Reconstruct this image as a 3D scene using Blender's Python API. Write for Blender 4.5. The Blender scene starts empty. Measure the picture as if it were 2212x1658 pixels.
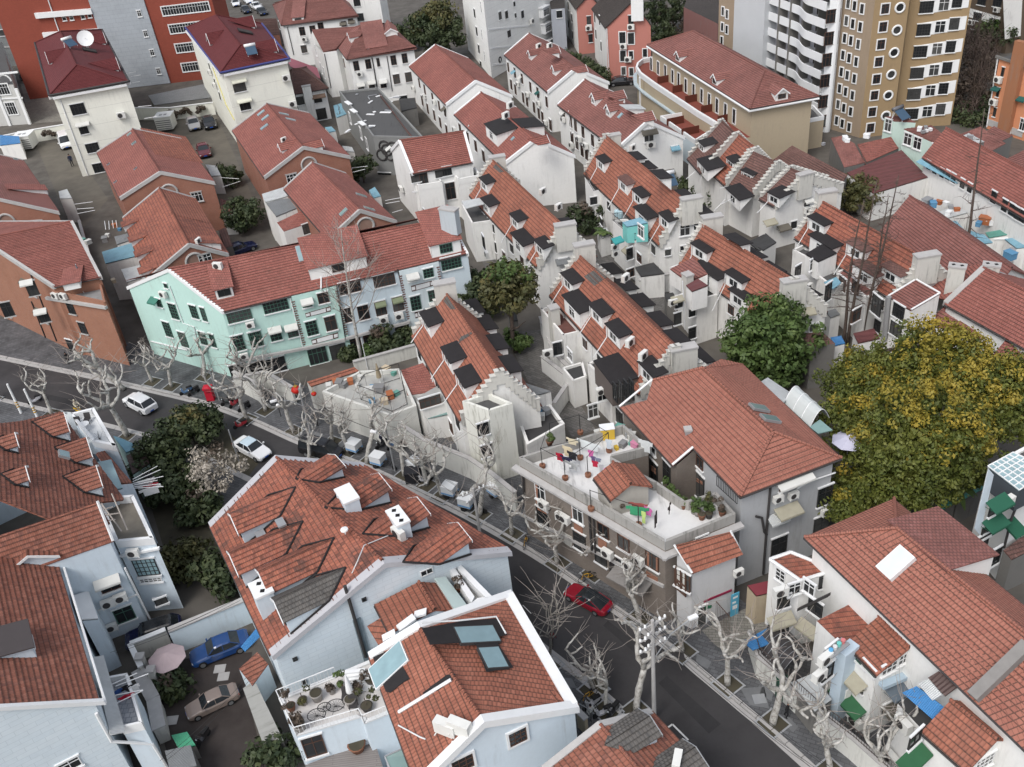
import bpy,math,random
from mathutils import Vector as V,Matrix
R_=math.radians
random.seed(7)
S=bpy.context.scene
COL=S.collection
HC=59.0;FPX=2040.0;VP=(1455.0,3780.0);CX,CY=1106.0,829.0
_dx,_dy=VP[0]-CX,VP[1]-CY
_D=math.hypot(_dx,_dy);PIT=math.atan(FPX/_D);ROL=math.asin(_dx/_D)
CF=V((0,math.cos(PIT),-math.sin(PIT)))
_R0=V((1,0,0));_U0=V((0,math.sin(PIT),math.cos(PIT)))
CR=_R0*math.cos(ROL)-_U0*math.sin(ROL);CU=_U0*math.cos(ROL)+_R0*math.sin(ROL)
CO=V((0,0,HC))
cam=bpy.data.cameras.new('camera');camo=bpy.data.objects.new('camera',cam);COL.objects.link(camo)
camo.matrix_world=Matrix(((CR.x,CU.x,-CF.x,0),(CR.y,CU.y,-CF.y,0),(CR.z,CU.z,-CF.z,HC),(0,0,0,1)))
cam.sensor_fit='HORIZONTAL';cam.sensor_width=36;cam.lens=36*FPX/2212;cam.clip_end=3000;cam.clip_start=.5
S.camera=camo
w=bpy.data.worlds.new('World');S.world=w;w.use_nodes=True
_n=w.node_tree.nodes;_n.clear()
_sk=_n.new('ShaderNodeTexSky');_sk.sky_type='NISHITA';_sk.sun_disc=False;_sk.sun_elevation=R_(52);_sk.sun_rotation=R_(215)
_sk.air_density=1.0;_sk.dust_density=3.0;_sk.ozone_density=1.0
_bg=_n.new('ShaderNodeBackground');_bg.inputs[1].default_value=.15
_hs=_n.new('ShaderNodeHueSaturation');_hs.inputs['Saturation'].default_value=.42
_o=_n.new('ShaderNodeOutputWorld')
_l=w.node_tree.links;_l.new(_sk.outputs[0],_hs.inputs['Color']);_l.new(_hs.outputs[0],_bg.inputs[0]);_l.new(_bg.outputs[0],_o.inputs[0])
sl=bpy.data.lights.new('sun','SUN');so=bpy.data.objects.new('sun',sl);COL.objects.link(so)
sl.energy=1.1;sl.angle=R_(25);sl.color=(1,.965,.93)
_az=R_(215);_el=R_(52)
_sd=V((math.sin(_az)*math.cos(_el),math.cos(_az)*math.cos(_el),math.sin(_el)))
so.rotation_euler=_sd.to_track_quat('Z','Y').to_euler();so.location=(0,0,120)
S.view_settings.view_transform='Standard';S.view_settings.look='None';S.view_settings.exposure=.48;S.view_settings.gamma=1
S.cycles.max_bounces=5;S.cycles.diffuse_bounces=3;S.cycles.glossy_bounces=2;S.cycles.transmission_bounces=3;S.cycles.transparent_max_bounces=6
S.cycles.use_denoising=True
def P(p,z=0):
 d=CF*FPX+CR*(p[0]-CX)-CU*(p[1]-CY)
 return CO+d*((z-HC)/d.z)
def Q(w):
 d=V(w)-CO;k=FPX/d.dot(CF)
 return (CX+k*d.dot(CR),CY-k*d.dot(CU))
def ray(p):return (CF*FPX+CR*(p[0]-CX)-CU*(p[1]-CY)).normalized()
def mk(c,r):
 X=[0,950,1900,2855][c-1];Y=[0,720,1430,2139][r-1]
 return lambda x,y:((X+x/2.211)/1.7428,(Y+y/2.211)/1.7428)
T11,T12,T13,T14=mk(1,1),mk(2,1),mk(3,1),mk(4,1)
T21,T22,T23,T24=mk(1,2),mk(2,2),mk(3,2),mk(4,2)
T31,T32,T33,T34=mk(1,3),mk(2,3),mk(3,3),mk(4,3)
T41,T42,T43,T44=mk(1,4),mk(2,4),mk(3,4),mk(4,4)
def zof(base,top):
 b=P(base,0);lo,hi=0,58
 best=(1e9,0)
 for i in range(1,1160):
  z=i*.05;q=Q(b+V((0,0,z)));e=math.hypot(q[0]-top[0],q[1]-top[1])
  if e<best[0]:best=(e,z)
 return best[1]
class Face:
 def __init__(s,o,n):s.o=V(o);s.n=V(n).normalized()
 def hit(s,p,off=0):
  d=ray(p);o=s.o+s.n*off
  return CO+d*((o-CO).dot(s.n)/d.dot(s.n))
 def lift(s,dz):
  return Face(s.o+V((0,0,dz)),s.n)
 def at(s,x,y):
  return s.o.z-((x-s.o.x)*s.n.x+(y-s.o.y)*s.n.y)/s.n.z
def wallface(a,b):
 d=V(b)-V(a);n=V((d.y,-d.x,0)).normalized()
 if n.dot(CO-V(a))<0:n=-n
 return Face(a,n)
def planeface(a,b,c):
 n=(V(b)-V(a)).cross(V(c)-V(a)).normalized()
 if n.z<0:n=-n
 return Face(a,n)
Z=V((0,0,1))
class MB:
 def __init__(s):s.v=[];s.f=[];s.uv=[];s.m=[]
 def face(s,pts,m=0,uv=None):
  pts=[V(p) for p in pts]
  if uv is None:
   n=V((0,0,0))
   for i in range(len(pts)):
    a,b=pts[i],pts[(i+1)%len(pts)]
    n+=a.cross(b)
   if n.length<1e-9:return
   n.normalize()
   if abs(n.z)<.75:
    t=Z.cross(n).normalized();uv=[(p.dot(t),p.z) for p in pts]
   else:uv=[(p.x,p.y) for p in pts]
  k=len(s.v);s.v+=pts;s.f.append(tuple(range(k,k+len(pts))));s.uv.append(uv);s.m.append(m)
 def prism(s,poly,vec,m=0,ms=None):
  poly=[V(p) for p in poly];vec=V(vec);q=[p+vec for p in poly];ms=m if ms is None else ms
  s.face(poly[::-1],ms);s.face(q,m)
  for i in range(len(poly)):
   j=(i+1)%len(poly);s.face([poly[i],poly[j],q[j],q[i]],ms)
 def box(s,c,x,y,z,m=0):
  c,x,y,z=V(c),V(x),V(y),V(z)
  s.prism([c-x-y-z,c+x-y-z,c+x+y-z,c-x+y-z],z*2,m)
 def bx(s,x0,x1,y0,y1,z0,z1,m=0):
  s.prism([(x0,y0,z0),(x1,y0,z0),(x1,y1,z0),(x0,y1,z0)],(0,0,z1-z0),m)
 def tube(s,pts,rad,n=6,m=0,cap=True):
  pts=[V(p) for p in pts]
  if not hasattr(rad,'__len__'):rad=[rad]*len(pts)
  rings=[];prev=None
  for i,p in enumerate(pts):
   d=(pts[min(i+1,len(pts)-1)]-pts[max(i-1,0)])
   if d.length<1e-7:d=V((0,0,1))
   d.normalize()
   if prev is None:
    x=d.orthogonal().normalized()
   else:
    x=(prev-d*prev.dot(d))
    x=x.normalized() if x.length>1e-5 else d.orthogonal().normalized()
   prev=x;y=d.cross(x)
   rings.append([p+(x*math.cos(2*math.pi*k/n)+y*math.sin(2*math.pi*k/n))*rad[i] for k in range(n)])
  k0=len(s.v)
  for r in rings:s.v+=r
  for i in range(len(rings)-1):
   for k in range(n):
    a=k0+i*n+k;b=k0+i*n+(k+1)%n
    s.f.append((a,b,b+n,a+n));s.uv.append([(k/n,i),((k+1)/n,i),((k+1)/n,i+1),(k/n,i+1)]);s.m.append(m)
  if cap:
   s.f.append(tuple(k0+k for k in range(n))[::-1]);s.uv.append([(0,0)]*n);s.m.append(m)
   e=k0+(len(rings)-1)*n
   s.f.append(tuple(e+k for k in range(n)));s.uv.append([(0,0)]*n);s.m.append(m)
 def lathe(s,c,prof,n=12,m=0):
  s.tube([V(c)+V((0,0,z)) for r,z in prof],[max(r,1e-3) for r,z in prof],n,m)
 def ell(s,c,rx,ry,rz,n=10,k=6,m=0):
  c=V(c);pr=[]
  k0=len(s.v)
  for i in range(k+1):
   a=math.pi*i/k-math.pi/2
   for j in range(n):
    b=2*math.pi*j/n
    s.v.append(c+V((rx*math.cos(a)*math.cos(b),ry*math.cos(a)*math.sin(b),rz*math.sin(a))))
  for i in range(k):
   for j in range(n):
    a=k0+i*n+j;b=k0+i*n+(j+1)%n
    s.f.append((a,b,b+n,a+n));s.uv.append([(0,0)]*4);s.m.append(m)
 def build(s,name,mats,parent=None,smooth=False,world=True):
  if not s.f:return None
  o3=V((0,0,0))
  if parent is not None and world:o3=gloc(parent)
  me=bpy.data.meshes.new(name)
  me.from_pydata([tuple(p-o3) for p in s.v],[],s.f)
  ul=me.uv_layers.new(name='UVMap')
  flat=[c for u in s.uv for q in u for c in q]
  ul.data.foreach_set('uv',flat)
  for m in (mats if isinstance(mats,(list,tuple)) else [mats]):me.materials.append(m)
  me.polygons.foreach_set('material_index',s.m)
  if smooth:me.polygons.foreach_set('use_smooth',[True]*len(s.f))
  me.update()
  return link(name,me,parent)
def link(name,me,parent=None):
 o=bpy.data.objects.new(name,me);COL.objects.link(o)
 if parent is not None:o.parent=parent
 return o
def gloc(o):
 l=V(o.location)
 while o.parent is not None:
  o=o.parent;l=l+V(o.location)
 return l
def tag(o,label=None,cat=None,group=None,kind=None):
 if label:o['label']=label
 if cat:o['category']=cat
 if group:o['group']=group
 if kind:o['kind']=kind
 return o
def empty(name,loc,label=None,cat=None,group=None,rz=0):
 o=bpy.data.objects.new(name,None);COL.objects.link(o);o.location=loc;o.rotation_euler=(0,0,rz);o.empty_display_size=.3
 return tag(o,label,cat,group)
def copytree(o,parent=None):
 c=o.copy();COL.objects.link(c)
 if parent is not None:c.parent=parent
 for ch in list(o.children):copytree(ch,c)
 return c
MATS={}
def _mat(name):
 m=bpy.data.materials.new(name);m.use_nodes=True;nt=m.node_tree
 b=nt.nodes['Principled BSDF'];b.inputs['Specular IOR Level'].default_value=.3
 return m,nt,b
def nd(nt,t,**k):
 n=nt.nodes.new(t)
 for a,v in k.items():
  if a in n.inputs.keys():n.inputs[a].default_value=v
  else:setattr(n,a,v)
 return n
def mth(nt,op,a,b=None):
 n=nt.nodes.new('ShaderNodeMath');n.operation=op
 for i,x in enumerate((a,b)):
  if x is None:continue
  if isinstance(x,(int,float)):n.inputs[i].default_value=x
  else:nt.links.new(x,n.inputs[i])
 return n.outputs[0]
def mix(nt,f,a,b,bt='MIX'):
 n=nt.nodes.new('ShaderNodeMix');n.data_type='RGBA';n.blend_type=bt
 for s,x in ((0,f),(6,a),(7,b)):
  if isinstance(x,(int,float)):n.inputs[s].default_value=x
  elif isinstance(x,(tuple,list)):n.inputs[s].default_value=(*x[:3],1)
  else:nt.links.new(x,n.inputs[s])
 return n.outputs[2]
def ramp(nt,f,st,interp='LINEAR'):
 n=nt.nodes.new('ShaderNodeValToRGB');n.color_ramp.interpolation=interp;e=n.color_ramp.elements
 while len(e)<len(st):e.new(.5)
 for i,(p,c) in enumerate(st):
  e[i].position=p;e[i].color=(*c,1) if hasattr(c,'__len__') else (c,c,c,1)
 nt.links.new(f,n.inputs[0]);return n.outputs[0]
def noise(nt,co,sc,det=3,rough=.6):
 n=nd(nt,'ShaderNodeTexNoise');n.inputs['Scale'].default_value=sc;n.inputs['Detail'].default_value=det;n.inputs['Roughness'].default_value=rough
 nt.links.new(co,n.inputs['Vector']);return n.outputs[0]
def gpos(nt):return nt.nodes.new('ShaderNodeNewGeometry').outputs['Position']
def sc3(c,k):return tuple(x*k for x in c)
def plain(name,c,rough=.7,var=.12,nsc=1.2,metal=0,spec=.3):
 if name in MATS:return MATS[name]
 m,nt,b=_mat(name);g=gpos(nt)
 f=noise(nt,g,nsc,4);col=mix(nt,f,sc3(c,1-var),sc3(c,1+var));nt.links.new(col,b.inputs['Base Color'])
 b.inputs['Roughness'].default_value=rough;b.inputs['Metallic'].default_value=metal;b.inputs['Specular IOR Level'].default_value=spec
 MATS[name]=m;return m
def plaster(name,c,stain=.35,streak=(.22,.21,.19),lines=0):
 if name in MATS:return MATS[name]
 m,nt,b=_mat(name);uv=nd(nt,'ShaderNodeUVMap').outputs[0];g=gpos(nt)
 mp=nd(nt,'ShaderNodeMapping');mp.inputs['Scale'].default_value=(1.6,.16,1);nt.links.new(uv,mp.inputs[0])
 s1=noise(nt,mp.outputs[0],1.5,5,.65);s2=noise(nt,g,.35,4);s3=noise(nt,g,3.5,3)
 k=ramp(nt,s1,[(.5,0),(.78,1)]);k2=ramp(nt,s2,[(.42,0),(.68,1)])
 a=mth(nt,'MULTIPLY',k,k2);a=mth(nt,'MULTIPLY',a,stain*1.6)
 col=mix(nt,s3,sc3(c,.93),sc3(c,1.05));col=mix(nt,mth(nt,'MULTIPLY',s2,.22),col,sc3(c,.78));col=mix(nt,a,col,streak)
 if lines:
  sp=nd(nt,'ShaderNodeSeparateXYZ');nt.links.new(uv,sp.inputs[0])
  fr=mth(nt,'FRACT',mth(nt,'DIVIDE',sp.outputs[1],lines));li=mth(nt,'LESS_THAN',fr,.025)
  col=mix(nt,mth(nt,'MULTIPLY',li,.4),col,sc3(c,.45))
 nt.links.new(col,b.inputs['Base Color']);b.inputs['Roughness'].default_value=.85
 MATS[name]=m;return m
def brick(name,c1,c2,mortar,w=.24,h=.07,stain=.3,msz=.012):
 if name in MATS:return MATS[name]
 m,nt,b=_mat(name);uv=nd(nt,'ShaderNodeUVMap').outputs[0];g=gpos(nt)
 t=nd(nt,'ShaderNodeTexBrick');t.inputs['Scale'].default_value=1;t.inputs['Brick Width'].default_value=w;t.inputs['Row Height'].default_value=h;t.inputs['Mortar Size'].default_value=msz
 t.inputs['Color1'].default_value=(*c1,1);t.inputs['Color2'].default_value=(*c2,1);t.inputs['Mortar'].default_value=(*mortar,1);nt.links.new(uv,t.inputs['Vector'])
 s2=noise(nt,g,.4,5,.7);k=ramp(nt,s2,[(.42,0),(.72,1)]);s3=noise(nt,g,2.2,4)
 col=mix(nt,mth(nt,'MULTIPLY',k,stain),t.outputs[0],sc3(c1,.35));col=mix(nt,.25,col,mix(nt,s3,sc3(c2,.7),sc3(c1,1.2)))
 nt.links.new(col,b.inputs['Base Color']);b.inputs['Roughness'].default_value=.85
 MATS[name]=m;return m
def tile(name,cols,tw=.26,th=.33,dark=.65,moss=.25,moss_shadow=(.03,.026,.022),joint=.45,patch=None):
 if name in MATS:return MATS[name]
 m,nt,b=_mat(name);uv=nd(nt,'ShaderNodeUVMap').outputs[0];g=gpos(nt)
 sp=nd(nt,'ShaderNodeSeparateXYZ');nt.links.new(uv,sp.inputs[0])
 vv=mth(nt,'DIVIDE',sp.outputs[1],th);row=mth(nt,'FLOOR',vv);fv=mth(nt,'FRACT',vv)
 uu=mth(nt,'ADD',mth(nt,'DIVIDE',sp.outputs[0],tw),mth(nt,'MULTIPLY',row,.5));cu=mth(nt,'FLOOR',uu);fu=mth(nt,'FRACT',uu)
 cb=nd(nt,'ShaderNodeCombineXYZ');nt.links.new(cu,cb.inputs[0]);nt.links.new(row,cb.inputs[1])
 wn=nd(nt,'ShaderNodeTexWhiteNoise',noise_dimensions='3D');nt.links.new(cb.outputs[0],wn.inputs[0])
 ds=lambda c:tuple(.97*(x*.85+.15*(.3*c[0]+.6*c[1]+.1*c[2])) for x in c);cols=[ds(c) for c in cols]
 n=len(cols);col=ramp(nt,wn.outputs[0],[(i/(n-1)if n>1 else 0,c) for i,c in enumerate(cols)])
 s1=noise(nt,g,.22,5,.62);s2=noise(nt,g,1.6,5,.7)
 k1=ramp(nt,s1,[(.4,0),(.75,1)])
 col=mix(nt,mth(nt,'MULTIPLY',k1,moss),col,sc3(cols[0],.45))
 k2=ramp(nt,s2,[(.56,0),(.74,1)]);col=mix(nt,mth(nt,'MULTIPLY',k2,moss*1.1),col,moss_shadow)
 if patch:
  k3=ramp(nt,noise(nt,g,.3,2),[(.57,0),(.6,1)]);w2=ramp(nt,wn.outputs[0],[(.35,0),(.36,1)],'CONSTANT')
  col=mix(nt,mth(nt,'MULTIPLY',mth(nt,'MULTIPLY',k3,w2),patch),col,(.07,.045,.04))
 j=mth(nt,'LESS_THAN',fu,.1);col=mix(nt,mth(nt,'MULTIPLY',j,joint),col,moss_shadow)
 e=ramp(nt,fv,[(.0,1),(.16,.75),(.24,0)]);col=mix(nt,mth(nt,'MULTIPLY',e,dark),col,moss_shadow)  # course-edge grime, with the shadow line under each tile overlap painted in
 nt.links.new(col,b.inputs['Base Color']);b.inputs['Roughness'].default_value=.75;b.inputs['Specular IOR Level'].default_value=.25
 bp=nd(nt,'ShaderNodeBump');bp.inputs['Strength'].default_value=.35;bp.inputs['Distance'].default_value=.04
 nt.links.new(mth(nt,'SINE',mth(nt,'MULTIPLY',uu,6.283)),bp.inputs['Height']);nt.links.new(bp.outputs[0],b.inputs['Normal'])
 m['th']=th
 MATS[name]=m;return m
def corr(name,c,per=.12,rough=.5,dirt=.3):
 if name in MATS:return MATS[name]
 m,nt,b=_mat(name);uv=nd(nt,'ShaderNodeUVMap').outputs[0];g=gpos(nt)
 sp=nd(nt,'ShaderNodeSeparateXYZ');nt.links.new(uv,sp.inputs[0])
 s=mth(nt,'SINE',mth(nt,'MULTIPLY',sp.outputs[0],6.283/per))
 f=noise(nt,g,.9,5,.7);k=ramp(nt,f,[(.45,0),(.75,1)])
 col=mix(nt,mth(nt,'MULTIPLY',k,dirt),c,sc3(c,.35));nt.links.new(col,b.inputs['Base Color']);b.inputs['Roughness'].default_value=rough
 bp=nd(nt,'ShaderNodeBump');bp.inputs['Strength'].default_value=.6;bp.inputs['Distance'].default_value=.05;nt.links.new(s,bp.inputs['Height']);nt.links.new(bp.outputs[0],b.inputs['Normal'])
 MATS[name]=m;return m
def glassy(name,c1,c2,rough=.12):
 if name in MATS:return MATS[name]
 m,nt,b=_mat(name);oi=nd(nt,'ShaderNodeObjectInfo')
 col=ramp(nt,oi.outputs['Random'],[(0,c1),(.55,sc3(c1,1.5)),(.8,c2),(1,c1)]);g=gpos(nt)
 col=mix(nt,mth(nt,'MULTIPLY',noise(nt,g,1.1,2),.7),col,sc3(c1,.6))
 nt.links.new(col,b.inputs['Base Color']);b.inputs['Roughness'].default_value=rough;b.inputs['Specular IOR Level'].default_value=.45
 MATS[name]=m;return m
def leafy(name,cols,trans=.25):
 if name in MATS:return MATS[name]
 m,nt,b=_mat(name);uv=nd(nt,'ShaderNodeUVMap').outputs[0];g=gpos(nt)
 wn=nd(nt,'ShaderNodeTexWhiteNoise',noise_dimensions='2D');nt.links.new(uv,wn.inputs[0])
 f=mth(nt,'ADD',mth(nt,'MULTIPLY',wn.outputs[0],.45),mth(nt,'MULTIPLY',ramp(nt,noise(nt,g,.38,3),[(.3,0),(.7,1)]),.55))
 n=len(cols);col=ramp(nt,f,[(i/(n-1),c) for i,c in enumerate(cols)])
 nt.links.new(col,b.inputs['Base Color']);b.inputs['Roughness'].default_value=.6
 MATS[name]=m;return m
def barky(name,c1,c2,c3,sc=3):
 if name in MATS:return MATS[name]
 m,nt,b=_mat(name);g=gpos(nt)
 col=ramp(nt,noise(nt,g,sc,4,.7),[(.3,c3),(.45,c2),(.6,c1),(.8,c1)]);nt.links.new(col,b.inputs['Base Color']);b.inputs['Roughness'].default_value=.9
 MATS[name]=m;return m
WHT=plaster('white_plaster',(.80,.80,.78),.32)
WHS=plaster('stained_white_plaster',(.76,.755,.73),.5)
CRM=plaster('cream_plaster',(.80,.80,.72),.25,lines=2.9)
WHL=plaster('white_lined_plaster',(.86,.86,.83),.2,lines=1.5)
MNT=plaster('mint_plaster',(.47,.67,.61),.3)
PBL=plaster('pale_blue_plaster',(.59,.68,.73),.35)
LBL=plaster('light_blue_plaster',(.60,.68,.74),.3)
TAN=plaster('tan_plaster',(.32,.23,.13),.4,(.2,.15,.1))
TAN2=plaster('grey_tan_plaster',(.30,.235,.17),.4,(.2,.15,.1))
BEI=plaster('beige_plaster',(.42,.35,.25),.3)
PNK=plaster('pink_plaster',(.46,.19,.155),.35,(.3,.15,.12))
ORP=plaster('orange_plaster',(.60,.26,.14),.35,(.3,.18,.12))
GRY=plaster('grey_concrete',(.22,.225,.22),.5,(.1,.1,.1))
DCON=plaster('dark_concrete',(.17,.165,.155),.7,(.06,.06,.055))
BWT=brick('blue_white_block',(.66,.73,.77),(.62,.70,.75),(.47,.54,.58),1.3,.42,.12,.014)
GBR=brick('grey_brick',(.155,.13,.11),(.21,.17,.14),(.24,.22,.2))
RBR=brick('red_brick',(.27,.095,.06),(.33,.13,.08),(.3,.22,.18))
ORB=brick('orange_brick',(.33,.135,.075),(.27,.105,.06),(.3,.22,.18))
TEL=brick('red_facade_tile',(.27,.065,.042),(.235,.055,.036),(.2,.06,.04),.3,.12,.15)
GTL=brick('grey_facade_tile',(.37,.40,.43),(.35,.38,.41),(.22,.24,.26),1.8,.9,.25,.02)
MORT=.5
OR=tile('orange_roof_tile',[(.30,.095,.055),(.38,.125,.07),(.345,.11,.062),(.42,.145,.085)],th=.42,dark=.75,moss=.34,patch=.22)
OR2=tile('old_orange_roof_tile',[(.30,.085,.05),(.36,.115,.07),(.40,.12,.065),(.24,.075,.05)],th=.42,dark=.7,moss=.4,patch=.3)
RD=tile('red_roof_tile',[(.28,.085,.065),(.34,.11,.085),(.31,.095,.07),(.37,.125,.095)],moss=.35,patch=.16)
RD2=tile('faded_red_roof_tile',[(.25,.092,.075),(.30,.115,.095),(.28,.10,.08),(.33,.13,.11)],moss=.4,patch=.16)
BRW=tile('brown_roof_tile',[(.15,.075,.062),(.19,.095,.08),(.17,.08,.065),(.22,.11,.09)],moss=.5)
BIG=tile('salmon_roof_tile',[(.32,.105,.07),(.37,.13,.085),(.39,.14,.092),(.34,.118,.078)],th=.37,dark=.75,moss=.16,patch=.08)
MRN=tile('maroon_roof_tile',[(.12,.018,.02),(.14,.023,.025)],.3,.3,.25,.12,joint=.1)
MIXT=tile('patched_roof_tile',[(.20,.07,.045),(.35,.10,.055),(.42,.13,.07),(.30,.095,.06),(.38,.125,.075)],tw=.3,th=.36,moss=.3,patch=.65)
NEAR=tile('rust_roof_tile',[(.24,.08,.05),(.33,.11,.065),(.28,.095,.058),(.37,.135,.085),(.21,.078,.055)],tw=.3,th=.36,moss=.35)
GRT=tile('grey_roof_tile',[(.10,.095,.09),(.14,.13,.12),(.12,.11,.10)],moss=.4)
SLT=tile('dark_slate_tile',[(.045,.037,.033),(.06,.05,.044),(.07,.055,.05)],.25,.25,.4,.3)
BLK=plain('black_roof_felt',(.022,.02,.021),.85,.35,1.5)
DKG=plain('dark_grey_felt',(.05,.05,.05),.9,.4,.8)
FLT=plaster('weathered_flat_roof',(.085,.085,.085),.6,(.03,.03,.03))
TRM=plain('white_trim',(.72,.73,.73),.6,.08)
STO=plain('grey_stone',(.40,.39,.38),.85,.2,1.5)
STW=plaster('stained_stone',(.55,.54,.5),1.0,(.12,.12,.11))
GUT=plain('dark_gutter',(.045,.042,.042),.6,.3)
PIP=plain('white_pipe',(.68,.69,.69),.5,.06)
DRK=plain('dark_void',(.012,.012,.013),.9,.2)
BRN=plain('brown_wood',(.085,.045,.032),.7,.25,2)
GRN=plain('green_paint',(.05,.12,.09),.6,.2)
IRON=plain('black_iron',(.03,.03,.03),.6,.2)
MET=plain('grey_metal',(.33,.34,.35),.45,.15,2,.3)
ACW=plain('ac_casing',(.66,.66,.63),.6,.1,2)
SHT=corr('blue_sheet',(.06,.22,.48));SHL=corr('light_blue_sheet',(.22,.42,.52));SHW=corr('white_sheet',(.55,.57,.57));SHG=corr('grey_sheet',(.2,.21,.215));SHD=corr('brown_sheet',(.08,.05,.045),.25)
GLS=glassy('window_glass',(.02,.022,.024),(.12,.12,.115));GLB=glassy('blue_glass',(.22,.33,.36),(.3,.42,.45));GLG=glassy('green_glass',(.16,.25,.24),(.2,.3,.28))
def clipband(poly,v0,v1):
 def cl(pl,k,sg):
  out=[]
  for i in range(len(pl)):
   a,b=pl[i],pl[(i+1)%len(pl)]
   da,db=(a[1]-k)*sg,(b[1]-k)*sg
   if da>=0:out.append(a)
   if da*db<0:
    t=da/(da-db);out.append((a[0]+(b[0]-a[0])*t,a[1]+(b[1]-a[1])*t))
  return out
 p=cl(poly,v0,1)
 return cl(p,v1,-1) if len(p)>2 else []
def tiled(mb,poly,c=.33,lift=.055,m=0,edge=None,thick=.13):
 poly=[V(p) for p in poly];n=V((0,0,0))
 for i in range(len(poly)):n+=poly[i].cross(poly[(i+1)%len(poly)])
 n.normalize()
 if n.z<0:n=-n;poly=poly[::-1]
 u=Z.cross(n)
 u=V((1,0,0)) if u.length<1e-4 else u.normalized()
 v=n.cross(u).normalized()
 if v.z<0:u,v=-u,-v
 o=min(poly,key=lambda p:p.dot(v));v0=o.dot(v);pl=[(p.dot(u),p.dot(v)-v0) for p in poly];d0=poly[0].dot(n)
 vm=max(p[1] for p in pl);k=0;m2=m if edge is None else edge
 while k*c<vm-.01:
  a,b=k*c,min((k+1)*c,vm);q=clipband(pl,a,b)
  if len(q)>2:
   h=lift*random.uniform(.7,1.3)
   W=lambda p,hh:u*p[0]+v*(p[1]+v0)+n*(d0+hh)
   pts=[W(p,h*(1-(p[1]-a)/c)) for p in q]
   mb.face(pts,m,[(p[0],p[1]) for p in q])
   lo=[p for p in q if abs(p[1]-a)<1e-4]
   if len(lo)>=2:
    l0,l1=min(lo),max(lo)
    mb.face([W(l0,-.02),W(l1,-.02),W(l1,h),W(l0,h)],m2,[(l0[0],.01),(l1[0],.01),(l1[0],.03),(l0[0],.03)])
  k+=1
 mb.prism([p-n*thick for p in poly],n*(thick-.012),m2)
class B:
 def __init__(s,name,label,cat,base,group=None):
  s.e=empty(name,(base[0],base[1],0),label,cat,group)
  s.w=MB();s.r=MB();s.F={}
 def done(s,wm,rm=None,wn='wall'):
  ms=wm if isinstance(wm,(list,tuple)) else [wm]
  s.wo=s.w.build(wn,ms,s.e)
  if s.r.f:s.ro=s.r.build('roof',[rm] if not isinstance(rm,(list,tuple)) else rm,s.e)
  return s
 def part(s,name,mb,mats,parent=None,smooth=False):return mb.build(name,mats,parent or s.e,smooth)
def foot(b,pts,z0=0,m=0):
 for i in range(len(pts)):
  a,c=V(pts[i]),V(pts[(i+1)%len(pts)])
  b.w.face([(a.x,a.y,z0),(c.x,c.y,z0),c,a],m)
def wire(b,name,pts,r,mat):
 mb=MB();mb.tube(pts,r,6);return mb.build(name,mat,b.e if isinstance(b,B) else b)
CAPM={}
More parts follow.
